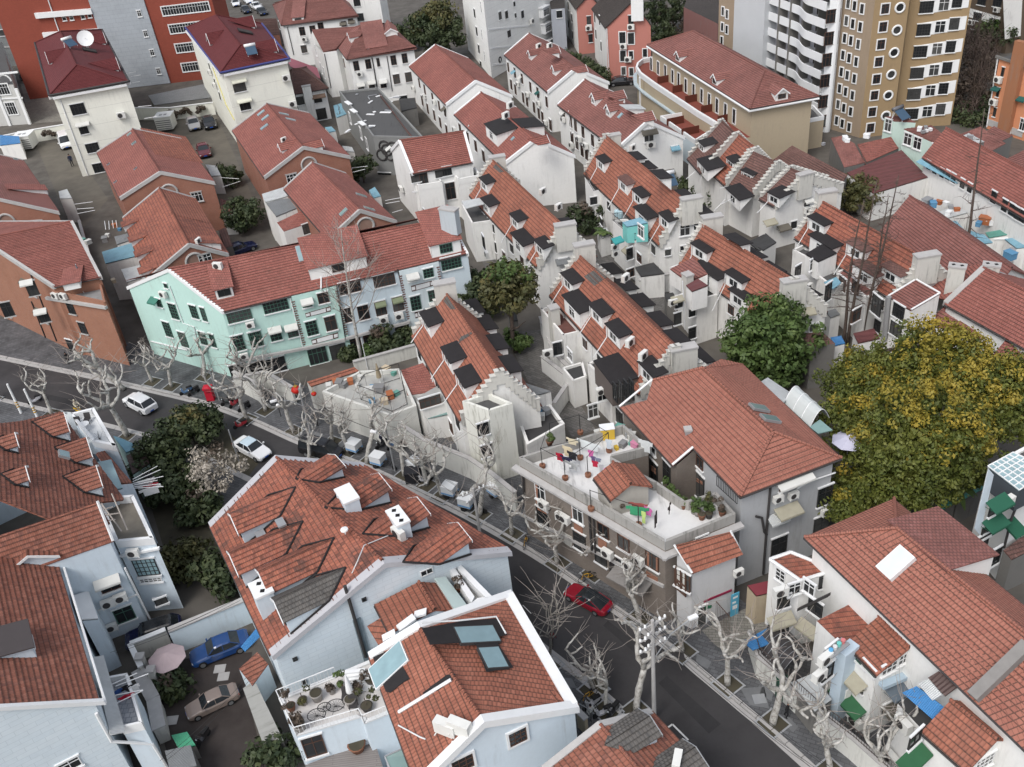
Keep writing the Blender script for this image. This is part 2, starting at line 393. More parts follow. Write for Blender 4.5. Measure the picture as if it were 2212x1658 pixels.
def gable(name,label,A,Bp,C,R,He,wall,roof,cat='house',group=None,over=.35,coping=None,step=None,fwall=None,back=True,ucap=True,Rf=None,eo=.35,cop_w=.38,cop_h=.28,Dp=None):
 if isinstance(He,tuple):He=zof(He,A)
 a,bb,c=P(A,He),P(Bp,He),P(C,He);u=c-a;v=bb-a
 fp=wallface(a,bb);r=fp.hit(R)
 d=bb+u;rf=r+u
 if Rf is not None:
  rf=planeface(a,c,r).hit(Rf)
 if Dp is not None:d=planeface(bb,r,rf).hit(Dp)
 b=B(name,label,cat,(a+d)/2,group);b.He=He;b.u,b.v,b.a,b.b,b.c,b.d,b.rg,b.rf=u,v,a,bb,c,d,r,rf
 un=u.normalized();vn=v.normalized()
 m2=1 if fwall else 0
 b.w.face([(a.x,a.y,0),(bb.x,bb.y,0),bb,r-Z*.05,a],m2)
 b.w.face([(c.x,c.y,0),(d.x,d.y,0),d,rf-Z*.05,c],0)
 b.w.face([(c.x,c.y,0),(a.x,a.y,0),a,c],0)
 b.w.face([(bb.x,bb.y,0),(d.x,d.y,0),d,bb],0)
 sl=(a-r);sr=(bb-r);kl=1+eo/max(sl.length,.1);kr=1+eo/max(sr.length,.1)
 ov=0 if (coping or step) else over
 up=Z*.14
 f0,f1=r-un*ov+up,rf+un*ov+up
 fl0,fl1=r+sl*kl-un*ov+up,rf+(c-rf)*kl+un*ov+up
 fr0,fr1=r+sr*kr-un*ov+up,rf+(d-rf)*kr+un*ov+up
 th=roof['th'] if 'th' in roof.keys() else .33
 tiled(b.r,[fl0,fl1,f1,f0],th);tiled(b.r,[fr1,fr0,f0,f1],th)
 b.F=dict(front=wallface(a,bb),side=wallface(a,c),rl=planeface(fl0,fl1,f0),rr=planeface(fr0,fr1,f0))
 b.el=(fl0,fl1);b.done([wall,fwall] if fwall else wall,roof)
 if ucap:
  mb=MB();n=int((f1-f0).length/.4)+1;k0=V((0,0,.07))
  for i in range(n):
   p,q=f0.lerp(f1,i/n),f0.lerp(f1,(i+1.12)/n);mb.tube([p+k0,q+k0*.6],[.13,.115],7)
  mb.build('ridge_cap',roof if ucap is True else ucap,b.e)
 mb=MB()
 for p,q in ((fl0,fl1),(fr0,fr1)):mb.tube([p-Z*.16,q-Z*.16],.075,6)
 mb.build('gutter',GUT,b.e)
 if coping:
  for (pk,l,rr,s) in ((r,a,bb,-1),(rf,c,d,1)):
   mb=MB()
   for e in (l,rr):
    dirn=(e-pk);e2=pk+dirn*(1+.25/dirn.length);h=Z*cop_h
    p4=[pk+h,e2+h,e2-Z*.25,pk-Z*.25]
    off=un*(s*cop_w*.5)
    mb.prism([x+off for x in p4],un*(-s*cop_w))
   mb.build('coping',coping,b.e)
 if step:
  n,mt=step
  for (pk,l,rr,s) in ((r,a,bb,-1),(rf,c,d,1)):
   mb=MB()
   for e in (l,rr):
    for i in range(n):
     t0,t1=i/n,(i+1)/n
     p,q=pk.lerp(e,t0),pk.lerp(e,t1);top=p.z+.38
     poly=[(p.x,p.y,q.z-.6),(q.x,q.y,q.z-.6),(q.x,q.y,top),(p.x,p.y,top)]
     mb.prism([V(x)+un*(s*.2) for x in poly],un*(-s*.42))
     cx=(V((p.x,p.y,top))+V((q.x,q.y,top)))*.5
     hd=V((q.x-p.x,q.y-p.y,0));
     mb.box(cx+Z*.04,hd*.5+hd.normalized()*.06,un*.27,Z*.04)
   mb.build('stepped_gable',mt,b.e)
 return b
def flat(name,label,pts,H,wall,roof,cat='building',group=None,par=.5,pw=.25,z0=0,parm=None,skip=()):
 q=[P(p,H) if not isinstance(p,V) else p for p in pts]
 if (sum(a.x*b.y-b.x*a.y for a,b in zip(q,q[1:]+q[:1])))<0:q=q[::-1]
 c=sum(q,V((0,0,0)))/len(q);b=B(name,label,cat,c,group);b.q=q;b.H=H
 foot(b,q,z0);b.r.face([p-Z*.02 for p in q],0);b.done(wall,roof)
 if par:
  mb=MB()
  for i in range(len(q)):
   if i in skip:continue
   a,d=q[i],q[(i+1)%len(q)];t=(d-a).normalized();nn=V((-t.y,t.x,0))
   mb.prism([a-nn*.03,d-nn*.03,d+nn*pw-t*pw,a+nn*pw+t*pw],Z*par)
  mb.build('parapet',parm or wall,b.e)
 b.Fs=[wallface(q[i],q[(i+1)%len(q)]) for i in range(len(q))]
 return b
def hip(name,label,pts,R1,R2,He,Hr,wall,roof,cat='house',group=None,over=.5,cap=True,split=None):
 q=[P(p,He) if not isinstance(p,V) else p for p in pts];r1=P(R1,Hr) if not isinstance(R1,V) else R1;r2=P(R2,Hr) if not isinstance(R2,V) else R2
 c=sum(q,V((0,0,0)))/4;b=B(name,label,cat,c,group);b.q=q;b.He=He;b.r1,b.r2=r1,r2
 w=[]
 for i in range(4):
  t1=(q[(i+1)%4]-q[i]).normalized();t2=(q[(i-1)%4]-q[i]).normalized();w.append(q[i]+(t1+t2)*over)
 foot(b,w);th=roof['th']
 tiled(b.r,[q[0],q[1],r2,r1],th);tiled(b.r,[q[1],q[2],r2],th);tiled(b.r,[q[2],q[3],r1,r2],th);tiled(b.r,[q[3],q[0],r1],th)
 b.done(wall,roof)
 b.F=dict(s0=planeface(q[0],q[1],r1),s1=planeface(q[1],q[2],r2),s2=planeface(q[2],q[3],r1),s3=planeface(q[3],q[0],r1))
 b.W=[wallface(w[i],w[(i+1)%4]) for i in range(4)];b.w4=w
 if cap:
  mb=MB()
  for p,e in ((r1,r2),(q[0],r1),(q[1],r2),(q[2],r2),(q[3],r1)):
   n=int((e-p).length/.4)+1
   for i in range(n):mb.tube([p.lerp(e,i/n)+Z*.1,p.lerp(e,min(1,(i+1.1)/n))+Z*.08],[.13,.11],6)
  mb.build('ridge_cap',roof,b.e)
 mb=MB()
 for i in range(4):mb.tube([q[i]-Z*.1,q[(i+1)%4]-Z*.1],.08,6)
 mb.build('gutter',GUT,b.e)
 return b
def slope(b,pts,roof,name='roof',thick=.13):
 mb=MB();tiled(mb,pts,roof['th'] if 'th' in roof.keys() else .33,thick=thick);return mb.build(name,roof,b.e)
WC={}
FR={'w':TRM,'b':BRN,'g':GRN,'k':IRON,'s':STO}
def winmesh(w,h,st):
 k=(round(w,2),round(h,2),st)
 if k in WC:return WC[k]
 f=MB();t=.07;
 for x0,x1,z0,z1 in ((-w/2,w/2,h/2-t,h/2),(-w/2,w/2,-h/2,-h/2+t),(-w/2,-w/2+t,-h/2+t,h/2-t),(w/2-t,w/2,-h/2+t,h/2-t)):f.bx(x0,x1,-.07,.05,z0,z1)
 nx=max(1,round(w/.62));nz=1 if h<1 else 2
 if 'G' in st:nx=max(2,round(w/.42));nz=max(2,round(h/.45))
 for i in range(1,nx):x=-w/2+w*i/nx;f.bx(x-.028,x+.028,-.055,.02,-h/2+t,h/2-t)
 for j in range(1,nz):z=-h/2+h*(j/nz if 'G' in st else .68);f.bx(-w/2+t,w/2-t,-.05,.02,z-.026,z+.026)
 nm=1
 if 'f' in st:
  for x0,x1,z0,z1 in ((-w/2-.16,w/2+.16,h/2+.002,h/2+.16),(-w/2-.16,w/2+.16,-h/2-.16,-h/2-.002),(-w/2-.16,-w/2-.002,-h/2,h/2),(w/2+.002,w/2+.16,-h/2,h/2)):f.bx(x0,x1,-.1,.05,z0,z1,1)
 elif 'n' not in st:
  f.bx(-w/2-.1,w/2+.1,-.17,.05,-h/2-.13,-h/2-.003,1);f.bx(-w/2-.1,w/2+.1,-.1,.05,h/2+.003,h/2+.13,1)
 me=[None,None]
 fo=f.build('window',[FR[st[0]],STO if 's' in st[1:] else TRM]);me[0]=fo.data;bpy.data.objects.remove(fo)
 p=MB();p.bx(-w/2+t*.6,w/2-t*.6,-.02,.04,-h/2+t*.6,h/2-t*.6);po=p.build('pane',GLS if 'B' not in st else GLB);me[1]=po.data;bpy.data.objects.remove(po)
 WC[k]=me;return me
def place(b,name,me,pos,n,par=None):
 o=link(name,me,par or b.e);o.location=V(pos)-gloc(par or b.e);o.rotation_euler=(0,0,math.atan2(n.x,-n.y));return o
def win(b,F,pts,w=1.0,h=1.5,st='w',name='window'):
 out=[]
 for p in pts:
  m=winmesh(w,h,st);o=place(b,name,m[0],F.hit(p,.02),F.n);link('pane',m[1],o);out.append(o)
 return out
_AC=None
def acmesh():
 global _AC
 if _AC is None:
  f=MB();f.bx(-.45,.45,-.46,-.1,-.32,.32);f.bx(-.4,-.36,-.5,.02,-.38,-.33);f.bx(.36,.4,-.5,.02,-.38,-.33)
  o=f.build('air_conditioner',ACW);g=MB()
  g.tube([(-.1,-.47,0),(-.1,-.478,0)],.26,14);g2=g.build('fan_grille',GUT)
  g=MB();g.tube([(-.1,-.479,0),(-.1,-.49,0)],.09,8)
  for k in range(12):
   a=k*math.pi/6;g.tube([(-.1+.08*math.cos(a),-.484,.08*math.sin(a)),(-.1+.25*math.cos(a),-.484,.25*math.sin(a))],.012,4)
  g3=g.build('guard',ACW)
  _AC=(o.data,g2.data,g3.data)
  for q in (o,g2,g3):bpy.data.objects.remove(q)
 return _AC
def ac(b,F,pts,s=1.0,turn=0):
 for p in pts:
  a=acmesh();o=place(b,'air_conditioner',a[0],F.hit(p,.05) ,F.n);o.scale=(s,s,s);o.rotation_euler.z+=turn;link('fan_grille',a[1],o)
def acat(b,pos,rz,s=1.0):
 a=acmesh();o=link('air_conditioner',a[0],b.e);o.location=V(pos)+Z*.38*s-gloc(b.e);o.rotation_euler=(0,0,rz);o.scale=(s,s,s);link('fan_grille',a[1],o)
AWC={}
def awn(b,F,pts,w=1.3,d=.7,mat=None,drop=.35):
 for p in pts:
  k=(w,d,drop,mat.name)
  if k not in AWC:
   f=MB();f.prism([(-w/2,0,.05),(w/2,0,.05),(w/2,-d,-drop),(-w/2,-d,-drop)],(0,0,.05));f.prism([(-w/2,-d,-drop),(w/2,-d,-drop),(w/2,-d,-drop-.13),(-w/2,-d,-drop-.13)],(0,-.02,0))
   for x in (-w/2+.06,w/2-.06):f.tube([(x,0,-.35),(x,-d*.85,-drop*.85)],.02,4)
   o=f.build('awning',mat);AWC[k]=o.data;bpy.data.objects.remove(o)
  place(b,'awning',AWC[k],F.hit(p,.03),F.n)
def pipe(b,F,pts,r=.06,mat=None,off=.09,name='drainpipe'):
 return wire(b,name,[F.hit(p,off) for p in pts],r,mat or PIP)
def strip(b,F,p0,p1,h=.25,proud=.12,mat=None,name='cornice'):
 a,c=F.hit(p0),F.hit(p1);mb=MB();mb.prism([a-F.n*.02-Z*h/2,c-F.n*.02-Z*h/2,c+F.n*proud-Z*h/2,a+F.n*proud-Z*h/2],Z*h);return mb.build(name,mat or TRM,b.e)
def panel(b,F,pts,mat,proud=.03,name='panel'):
 q=[F.hit(p,.004) for p in pts];mb=MB();mb.prism(q,F.n*proud);return mb.build(name,mat,b.e)
def outdir(F):n=V((F.n.x,F.n.y,0));return n.normalized()
def shed(b,F,pts,w=2.2,hf=1.35,roof=None,wall=None,pit=.16,dn=None,sill='w',ov=.22,down=None):
 o=outdir(F);r=V((-o.y,o.x,0));tn=math.hypot(F.n.x,F.n.y)/F.n.z
 for p in pts:
  d=hf/max(tn-pit,.2);c=F.lift(hf/2).hit(p)
  f0=c+o*(d/2)-Z*(pit*d/2);k0=c-o*(d/2)+Z*(pit*d/2)
  wl=MB();fz=F.at
  for s in (-1,1):
   a=f0+r*(s*w/2);e=k0+r*(s*w/2);g=V((a.x,a.y,fz(a.x,a.y)-.1));wl.prism([a,e,g],r*(-s*.06))
  a,e=f0-r*(w/2),f0+r*(w/2);wl.face([V((a.x,a.y,fz(a.x,a.y)-.1)),V((e.x,e.y,fz(e.x,e.y)-.1)),e,a])
  do=wl.build('dormer',wall or WHT,b.e)
  rf=MB();x=[k0-r*(w/2+ov)-o*.05,k0+r*(w/2+ov)-o*.05,f0+r*(w/2+ov)+o*ov-Z*pit*ov,f0-r*(w/2+ov)+o*ov-Z*pit*ov]
  rf.prism([q+Z*.01 for q in x],Z*.1);rf.build('dormer_roof',roof or BLK,do)
  if hf>.9:
   ww=min(w-.5,1.5);me=winmesh(round(ww,1),round(hf*.62,1),sill+'n');wo=place(b,'window',me[0],f0+o*.03-Z*(hf*.47),o,do);link('pane',me[1],wo)
  if down:
   mb=MB();s=down;a=f0+r*(s*w/2)+o*.1-Z*.1;g=V((a.x,a.y,fz(a.x,a.y)+.12));e=g+(o-Z*tn)*.0;
   q=g+o*3.2-Z*(tn*3.2);mb.tube([a,g,g.lerp(q,dn or .5)],.055,6);mb.build('downpipe',PIP,do)
def gdorm(b,F,pts,w=2.0,hp=1.7,rise=.7,roof=None,wall=None,st='w',ov=.25,verge=None,L=None,flash=False):
 o=outdir(F);r=V((-o.y,o.x,0));tn=math.hypot(F.n.x,F.n.y)/F.n.z;fz=F.at
 for p in pts:
  pk=F.lift(hp).hit(p);bk=pk-o*(hp/tn) if L is None else pk-o*L
  wl=MB();e=[pk+r*(s*w/2)-Z*rise for s in (-1,1)];g=[V((q.x,q.y,fz(q.x,q.y)-.1)) for q in e]
  wl.face([g[0],g[1],e[1],pk,e[0]])
  for s,q,h in ((-1,e[0],g[0]),(1,e[1],g[1])):
   k=q-o*((q.z-fz(q.x,q.y))/tn);wl.prism([q,k,h],r*(-s*.06))
  do=wl.build('dormer',wall or WHT,b.e);rf=MB();rm=roof or OR
  for s,q in ((-1,e[0]),(1,e[1])):
   k=q-o*((q.z-fz(q.x,q.y))/tn);dr=(q-pk).normalized()*.22
   pl=[q+o*ov+dr,k+dr*.7,bk,pk+o*ov];tiled(rf,[x+Z*.06 for x in pl],rm['th'],.045,thick=.08)
  rf.build('dormer_roof',rm,do)
  if flash:
   fl=MB()
   for s,q in ((-1,e[0]),(1,e[1])):
    k=q-o*((q.z-fz(q.x,q.y))/tn)+r*(s*.22);x=F.n*.1;fl.tube([bk-o*.1+x,k+x,V((q.x,q.y,fz(q.x,q.y)))+r*(s*.1)+x*.6],.09,5)
   fl.build('flashing',BLK,do)
  vg=MB()
  for q in e:
   dr=(q-pk).normalized()*.22;vg.prism([pk+o*ov+Z*.1,q+dr+o*ov+Z*.1,q+dr+o*ov-Z*.12,pk+o*ov-Z*.12],o*.06)
  vg.build('verge',verge or TRM,do)
  hh=max(.5,(hp-rise)*.7)
  if st:me=winmesh(round(w*.6,1),round(hh,1),st+'n');wo=place(b,'window',me[0],pk+o*.03-Z*(rise+hh*.55),o,do);link('pane',me[1],wo)
def skyl(b,F,pts,w=.9,h=1.2,mat=None,fr=None,hh=.12):
 o=outdir(F);r=V((-o.y,o.x,0));dn=(o-Z*(math.hypot(F.n.x,F.n.y)/F.n.z)).normalized()
 for p in pts:
  c=F.hit(p);f=MB();f.box(c+F.n*hh*.5,r*(w/2),dn*(h/2),F.n*(hh/2+.05));fo=f.build('skylight',fr or MET,b.e)
  g=MB();g.box(c+F.n*(hh+.05),r*(w/2-.07),dn*(h/2-.07),F.n*.012);g.build('pane',mat or GLB,fo)
def stack(b,pos,w,d,h,ax,mat=None,pots=0,cap=STO,down=1.5,name='chimney'):
 ax=V(ax).normalized();ay=V((-ax.y,ax.x,0));f=MB();f.box(V(pos)-Z*((h+down)/2),ax*(w/2),ay*(d/2),Z*((h+down)/2-.06));co=f.build(name,mat or STW,b.e)
 f=MB();f.box(V(pos)-Z*.03,ax*(w/2+.07),ay*(d/2+.07),Z*.09)
 f.build('chimney_cap',cap,co)
 for i in range(pots):
  g=MB();c=V(pos)+ax*(w*((i+.5)/pots-.5));g.bx(c.x-.16,c.x+.16,c.y-.16,c.y+.16,c.z+.06,c.z+.075);g.build('flue',DRK,co)
 return co
def block(b,name,pts,z0,z1,mat,parent=None):
 q=[P(p,z1) if not isinstance(p,V) else p for p in pts];mb=MB();mb.prism([(p.x,p.y,z0) for p in q],Z*(z1-z0));return mb.build(name,mat,parent or b.e)
def gmat(name,c1,c2,sc,wet=0,pave=None):
 m,nt,b=_mat(name);g=gpos(nt)
 n1=noise(nt,g,sc,6,.7);n2=noise(nt,g,sc*8,3)
 col=mix(nt,ramp(nt,n1,[(.3,0),(.7,1)]),c1,c2);col=mix(nt,mth(nt,'MULTIPLY',n2,.35),col,sc3(c1,.6))
 if pave:
  uv=nd(nt,'ShaderNodeMapping');uv.inputs['Rotation'].default_value=(0,0,pave[2]);nt.links.new(g,uv.inputs[0])
  t=nd(nt,'ShaderNodeTexBrick');t.inputs['Scale'].default_value=1;t.inputs['Brick Width'].default_value=pave[0];t.inputs['Row Height'].default_value=pave[1];t.inputs['Mortar Size'].default_value=.02
  t.inputs['Color1'].default_value=(1,1,1,1);t.inputs['Color2'].default_value=(.7,.7,.7,1);t.inputs['Mortar'].default_value=(.45,.45,.45,1);nt.links.new(uv.outputs[0],t.inputs['Vector'])
  col=mix(nt,1,col,t.outputs[0],'MULTIPLY')
 nt.links.new(col,b.inputs['Base Color'])
 if wet:
  nt.links.new(ramp(nt,n1,[(.35,.9),(.62,.9-wet)]),b.inputs['Roughness'])
 else:b.inputs['Roughness'].default_value=.9
 MATS[name]=m;return m
GRD=gmat('yard_ground',(.075,.068,.06),(.14,.128,.112),.3,.15)
ASP=gmat('asphalt',(.036,.034,.035),(.062,.059,.06),.16,.4)
PAV=gmat('wet_paving',(.075,.075,.078),(.17,.175,.185),.35,.35,(.6,.3,.55))
LAN=gmat('lane_paving',(.13,.125,.118),(.21,.20,.19),.4,.1,(.7,.35,.75))
SOIL=gmat('garden_soil',(.045,.04,.028),(.09,.08,.055),.5)
TILEG=gmat('yard_tiles',(.2,.19,.17),(.29,.28,.25),.3,.1,(.5,.25,.2))
KRB=plain('kerb_stone',(.36,.35,.34),.85,.2,1)
def sheet(name,pts,z,mat,kind='structure',lab=None):
 q=[P(p,z) if not isinstance(p,V) else p for p in pts]
 bm=MB();bm.face(q if (q[1]-q[0]).cross(q[2]-q[1]).z>0 or True else q[::-1])
 o=bm.build(name,mat);tag(o,kind=kind);
 return o
def smooth(pts,n=6):
 out=[]
 for i in range(len(pts)-1):
  p0=pts[max(i-1,0)];p1=pts[i];p2=pts[i+1];p3=pts[min(i+2,len(pts)-1)]
  for k in range(n):
   t=k/n;out.append(.5*((2*p1)+(p2-p0)*t+(2*p0-5*p1+4*p2-p3)*t*t+(3*p1-p0-3*p2+p3)*t*t*t))
 return out+[pts[-1]]
mb=MB();mb.face([(-400,-20,0),(400,-20,0),(400,700,0),(-400,700,0)]);tag(mb.build('ground',GRD),kind='structure')
RK=[T21(-700,1240),T21(200,1428),T21(760,1545),T31(1260,90),T31(1730,205),T32(0,342),T32(420,530),T32(930,722),T32(1380,932),T32(1800,1140),T32(2211,1372),T43(440,8),T43(900,330),T43(1230,560),T43(1500,762),T43(2211,1362),T43(2900,1990)]
rk=smooth([P(p,0) for p in RK],6)
def offs(L,d):
 out=[]
 for i,p in enumerate(L):
  t=(L[min(i+1,len(L)-1)]-L[max(i-1,0)]).normalized();out.append(p+V((-t.y,t.x,0))*(d[i] if hasattr(d,'__len__') else d))
 return out
def distto(L,p):return min((q-p).length for q in L)
_w0=distto(rk,P(T31(430,275),0));_w1=distto(rk,P(T43(340,690),0));_w2=distto(rk,P(T43(740,970),0))
print('road widths',_w0,_w1,_w2)
lk=offs(rk,[-(_w0+(_w1-_w0)*min(1,i/72)) for i in range(len(rk))])
def band(name,A,Bb,z,mat,kind='structure'):
 m=MB();n=60
 def res(L):
  d=[0]
  for i in range(len(L)-1):d.append(d[-1]+(L[i+1]-L[i]).length)
  out=[]
  for k in range(n+1):
   t=d[-1]*k/n;i=max(j for j in range(len(d)) if d[j]<=t+1e-6);i=min(i,len(L)-2)
   out.append(L[i].lerp(L[i+1],(t-d[i])/max(1e-6,d[i+1]-d[i])))
  return out
 a,b=res(A),res(Bb)
 for i in range(n):m.face([a[i]+Z*z,a[i+1]+Z*z,b[i+1]+Z*z,b[i]+Z*z])
 return tag(m.build(name,mat),kind=kind)
band('road',rk,lk,.004,ASP)
def pavement(name,L,d,side):
 m=MB();o=offs(L,d*side)
 for i in range(len(L)-1):m.face([L[i]+Z*.13,L[i+1]+Z*.13,o[i+1]+Z*.13,o[i]+Z*.13])
 return tag(m.build(name,PAV),kind='structure')
def kerb(name,L,w,side):
 m=MB();o=offs(L,w*side)
 for i in range(len(L)-1):
  a,b,c,d=L[i],L[i+1],o[i+1],o[i]
  g=(b-a)*.04
  m.prism([a+g,b,c,d+g],Z*.155)
 return tag(m.build(name,KRB),kind='structure')
pavement('pavement',offs(rk,.3),7.2,1);kerb('kerb',rk,.3,1)
pavement('pavement',offs(lk,-.3),4.2,-1);kerb('kerb',lk,.3,-1)
band('road_gutter',offs(rk,-.02),offs(rk,-.45),.008,KRB)
band('road_gutter',offs(lk,.45),offs(lk,.02),.008,KRB)
LINE=plain('road_paint',(.6,.6,.58),.8,.15,3)
def paint(pts,wd=.13,z=.012):
 m=MB();q=[P(p,0) for p in pts]
 for a,b in zip(q,q[1:]):
  t=(b-a).normalized();n=V((-t.y,t.x,0))*wd/2;m.face([a-n+Z*z,b-n+Z*z,b+n+Z*z,a+n+Z*z])
 tag(m.build('road_marking',LINE),kind='structure')
paint([T43(1322,1355),T43(1396,1302),T43(1545,1450),T43(1515,1478)])
paint([T42(2130,150),T43(60,240),T43(120,290)],.06);paint([T43(150,310),T43(220,380)],.06)
sheet('lane',[T22(2180,1330),T23(120,1170),T23(330,1150),T23(560,1658),T33(760,420),T33(560,480),T33(330,60),T23(200,1600),T23(90,1370)],.006,LAN)
sheet('lane',[T23(1180,870),T23(1390,850),T23(1480,960),T23(1240,1010)],.006,LAN)
sheet('lane',[T22(1900,560),T23(900,430),T23(960,640),T23(840,640),T22(2000,760)],.006,LAN)
sheet('forecourt',[T43(1640,520),T43(1870,400),T43(2080,300),T43(2211,520),T43(1900,740),T43(1750,640)],.145,TILEG)
sheet('garden_bed',[T31(1250,470),T31(1780,300),T31(2150,700),T31(1760,1200),T41(1950,60),T41(1450,130),T31(1150,700)],.006,SOIL)
sheet('car_park',[T11(300,1200),T11(560,1180),T11(900,1658),T21(700,300),T21(500,100)],.006,gmat('worn_concrete',(.10,.09,.075),(.16,.145,.12),.3))
sheet('car_park',[T11(1350,1010),T11(1800,960),T11(2000,1400),T11(2211,1900),T11(1800,1700),T11(1600,1200)],.006,MATS['worn_concrete'])
sheet('forecourt',[T11(170,700),T11(380,690),T11(540,1010),T11(250,1030)],.006,TILEG)
GR3='white plastered terrace houses with red tiled roofs'
l2=gable('terrace_house','long white terrace house with faded red dormered roof, in front of the pink gabled house',T13(365,765),T13(860,690),T13(5,455),T13(590,575),T13(400,1105),WHT,RD2,group=GR3,coping=TRM)
HL=l2.He
l1=gable('terrace_house','long white terrace house with plain red roof beside the round dark evergreen',T12(1620,870),T12(2155,800),T12(1315,550),T12(1860,680),HL,WHT,RD,group=GR3,coping=TRM)
l1b=gable('terrace_house','white terrace house with wide black felt dormer, a topped bare tree before its gable',T13(5,1360),T13(575,1300),T12(1690,950),T13(255,1165),HL,WHT,RD,group=GR3,coping=TRM)
l2b=gable('terrace_house','white terrace house with one shaded window in its gable, beside the beige balcony building',T13(940,1240),T13(1485,1145),T13(450,870),T13(1190,1015),HL,WHT,RD2,group=GR3,coping=TRM)
HS=zof(T23(310,905),T23(270,620));HS=min(max(HS,6.2),8.2)
GS='white houses with stepped gables and orange roofs'
ST=(9,STW)
def sg(label,A,Bp,C,R,roof=OR,He=None,wall=WHS,Rf=None):return gable('stepped_gable_house',label,A,Bp,C,R,He or HS,wall,roof,group=GS,step=ST,Rf=Rf)
s3=sg('stepped gable house with black dormers standing behind the leaning evergreen above the lane',T23(270,620),T23(754,538),T12(1815,1620),T23(490,300))
s1=sg('stepped gable house with a railed roof terrace and a turquoise roof hut',T23(1290,440),T23(1793,355),T13(665,1440),T23(1510,100))
s4=sg('stepped gable house with a grey roof patch and a glazed black-roofed loft',T23(1130,1680),T23(1740,1560),T23(385,860),T23(1420,1315),He=HS)
s5=sg('stepped gable house with cracked orange roof nearest the street, beside the roof yard',T32(1740,335),T32(2390,210),T22(1340,1200),T22(2060,1520))
s2=sg('stepped gable house with an orange roof, half hidden by the dark green tree in front',T24(68,1083),T24(560,1000),T23(1460,595),T24(290,750))
s7=sg('stepped gable house behind the tall bare redwood trunks',T24(1125,890),T24(1640,800),T24(310,380),T24(1375,570),OR2)
for nm,a,bb,c,r,rm in (('short stepped gable house with brown roof nearest the beige balconies',T13(1640,1440),T13(2040,1290),T13(1530,1315),T13(1925,1130),BRW),
 ('short stepped gable house with an orange roof between two brown-roofed neighbours',T13(1840,1535),T13(2240,1400),T13(1690,1400),T13(2095,1250),OR2),
 ('stepped gable house with brown roof under the beige building, second from its chimney end',T14(-40,1620),T14(350,1500),T13(1850,1510),T14(160,1370),BRW),
 ('last of the brown stepped gable houses, its tall white gable holding two awnings',T24(140,120),T24(700,-30),T14(20,1650),T14(385,1470),BRW)):
 sg(nm,a,bb,c,r,rm)
GB='red brick houses with stone gable copings'
def rb(label,A,Bp,C,R,roof,He=7.6,wall=RBR):return gable('brick_house',label,A,Bp,C,R,He,wall,roof,group=GB,coping=STO)
h2=rb('red brick house with a half orange roof beside the left cream apartment block',T11(1010,1650),T11(1775,1525),T11(820,1270),T11(1335,1440),RD)
h3=rb('red brick house with four skylights and two small dormers below the right cream apartment block',T12(110,1475),T12(805,1310),T11(1945,1085),T12(425,1232),RD)
h1=rb('red brick house cut by the left edge, its gable holding a round window',T21(-420,270),T21(480,180),T11(-600,1420),T21(-60,60),RD2)
h2b=rb('red brick house with orange roof and pale blue sheet canopy behind the mint gable',T21(1240,730),T21(1890,530),T21(1035,225),T21(1575,450),OR2)
h3b=rb('red brick house whose round window rises behind the middle of the mint terrace roof',T22(640,400),T22(1190,255),T12(275,1570),T22(895,165),RD)
mint=gable('mint_terrace','mint and pale blue terrace with a long red roof facing the street',T21(1845,998),T21(1072,802),T22(1785,515),T21(1405,658),T21(1948,1610),MNT,RD,coping=TRM,Rf=T22(1640,240),cop_w=.3,cop_h=.18)
h0=gable('brick_house','red brick corner house with a balcony terrace at the left edge of the street',T21(440,795),T21(-620,330),T21(835,715),T21(-146,409),T21(640,1400),ORB,RD,group=GB,coping=STO,Rf=T21(600,262))
b13=gable('white_house','white house with bright red roof and two boxy front balconies beside the flat workshop',T12(1330,1440),T12(1160,1255),T12(1830,1345),T12(1225,1180),8.2,WHT,RD,coping=TRM,Rf=T12(1765,1105))
b9=hip('white_house','large white house with many dark windows and a paired dormer on its hipped red roof',[T12(785,500),T12(1370,410),T12(1150,205),T12(640,300)],T12(905,215),T12(1060,215),9.5,12.6,WHT,RD2)
b8=hip('white_house','white house with a hipped brown tiled roof and one skylight dormer at the top edge',[T12(240,215),T12(885,140),T12(760,-40),T12(170,45)],T12(290,-5),T12(700,-40),9.5,12.8,WHT,RD2)
hc=hip('white_house','low white house with a chimney on its front wall and a hipped brown roof',[T12(335,790),T12(635,738),T12(450,560),T12(300,600)],T12(335,580),T12(400,575),6,8,WHT,BRW)
w4=hip('apartment_block','cream apartment block with maroon roof, satellite dish and solar heater, the left of the pair',[T11(1075,680),T11(850,250),T11(290,360),T11(410,800)],T11(640,545),T11(505,265),zof(T11(735,1520),T11(470,830)),zof(T11(735,1520),T11(470,830))+3.2,CRM,MRN,cat='apartment block',group='cream apartment blocks with maroon roofs')
HW=w4.He
w4b=hip('apartment_block','cream apartment block with maroon roof edged in blue, the right of the pair',[T12(310,490),T12(80,200),T11(1545,235),T11(1835,610)],T11(2005,375),T11(1800,130),HW,HW+3.2,CRM,MRN,cat='apartment block',group='cream apartment blocks with maroon roofs')
b12=flat('workshop','old flat-roofed building with a black roof covered in debris and a grey end wall',[T12(725,775),T12(1050,745),T12(1425,1160),T12(1008,1150)],6.4,GRY,FLT,cat='building',par=.35)
def eqH(R,a,b,c,d,He):
 best=(1e9,He+3)
 for i in range(20,160):
  h=He+i*.05;r=P(R,h)
  def ds(p,q):t=(q-p).normalized();w=V((r.x-p.x,r.y-p.y,0));return abs(t.x*w.y-t.y*w.x)
  e=abs(ds(a,b)-ds(c,d))
  if e<best[0]:best=(e,h)
 return best[1]
He=10.2;p0,p1,p2,p3=P(T33(1185,172),He),P(T33(1960,980),He),P(T34(695,655),He),P(T23(1985,1440),He)
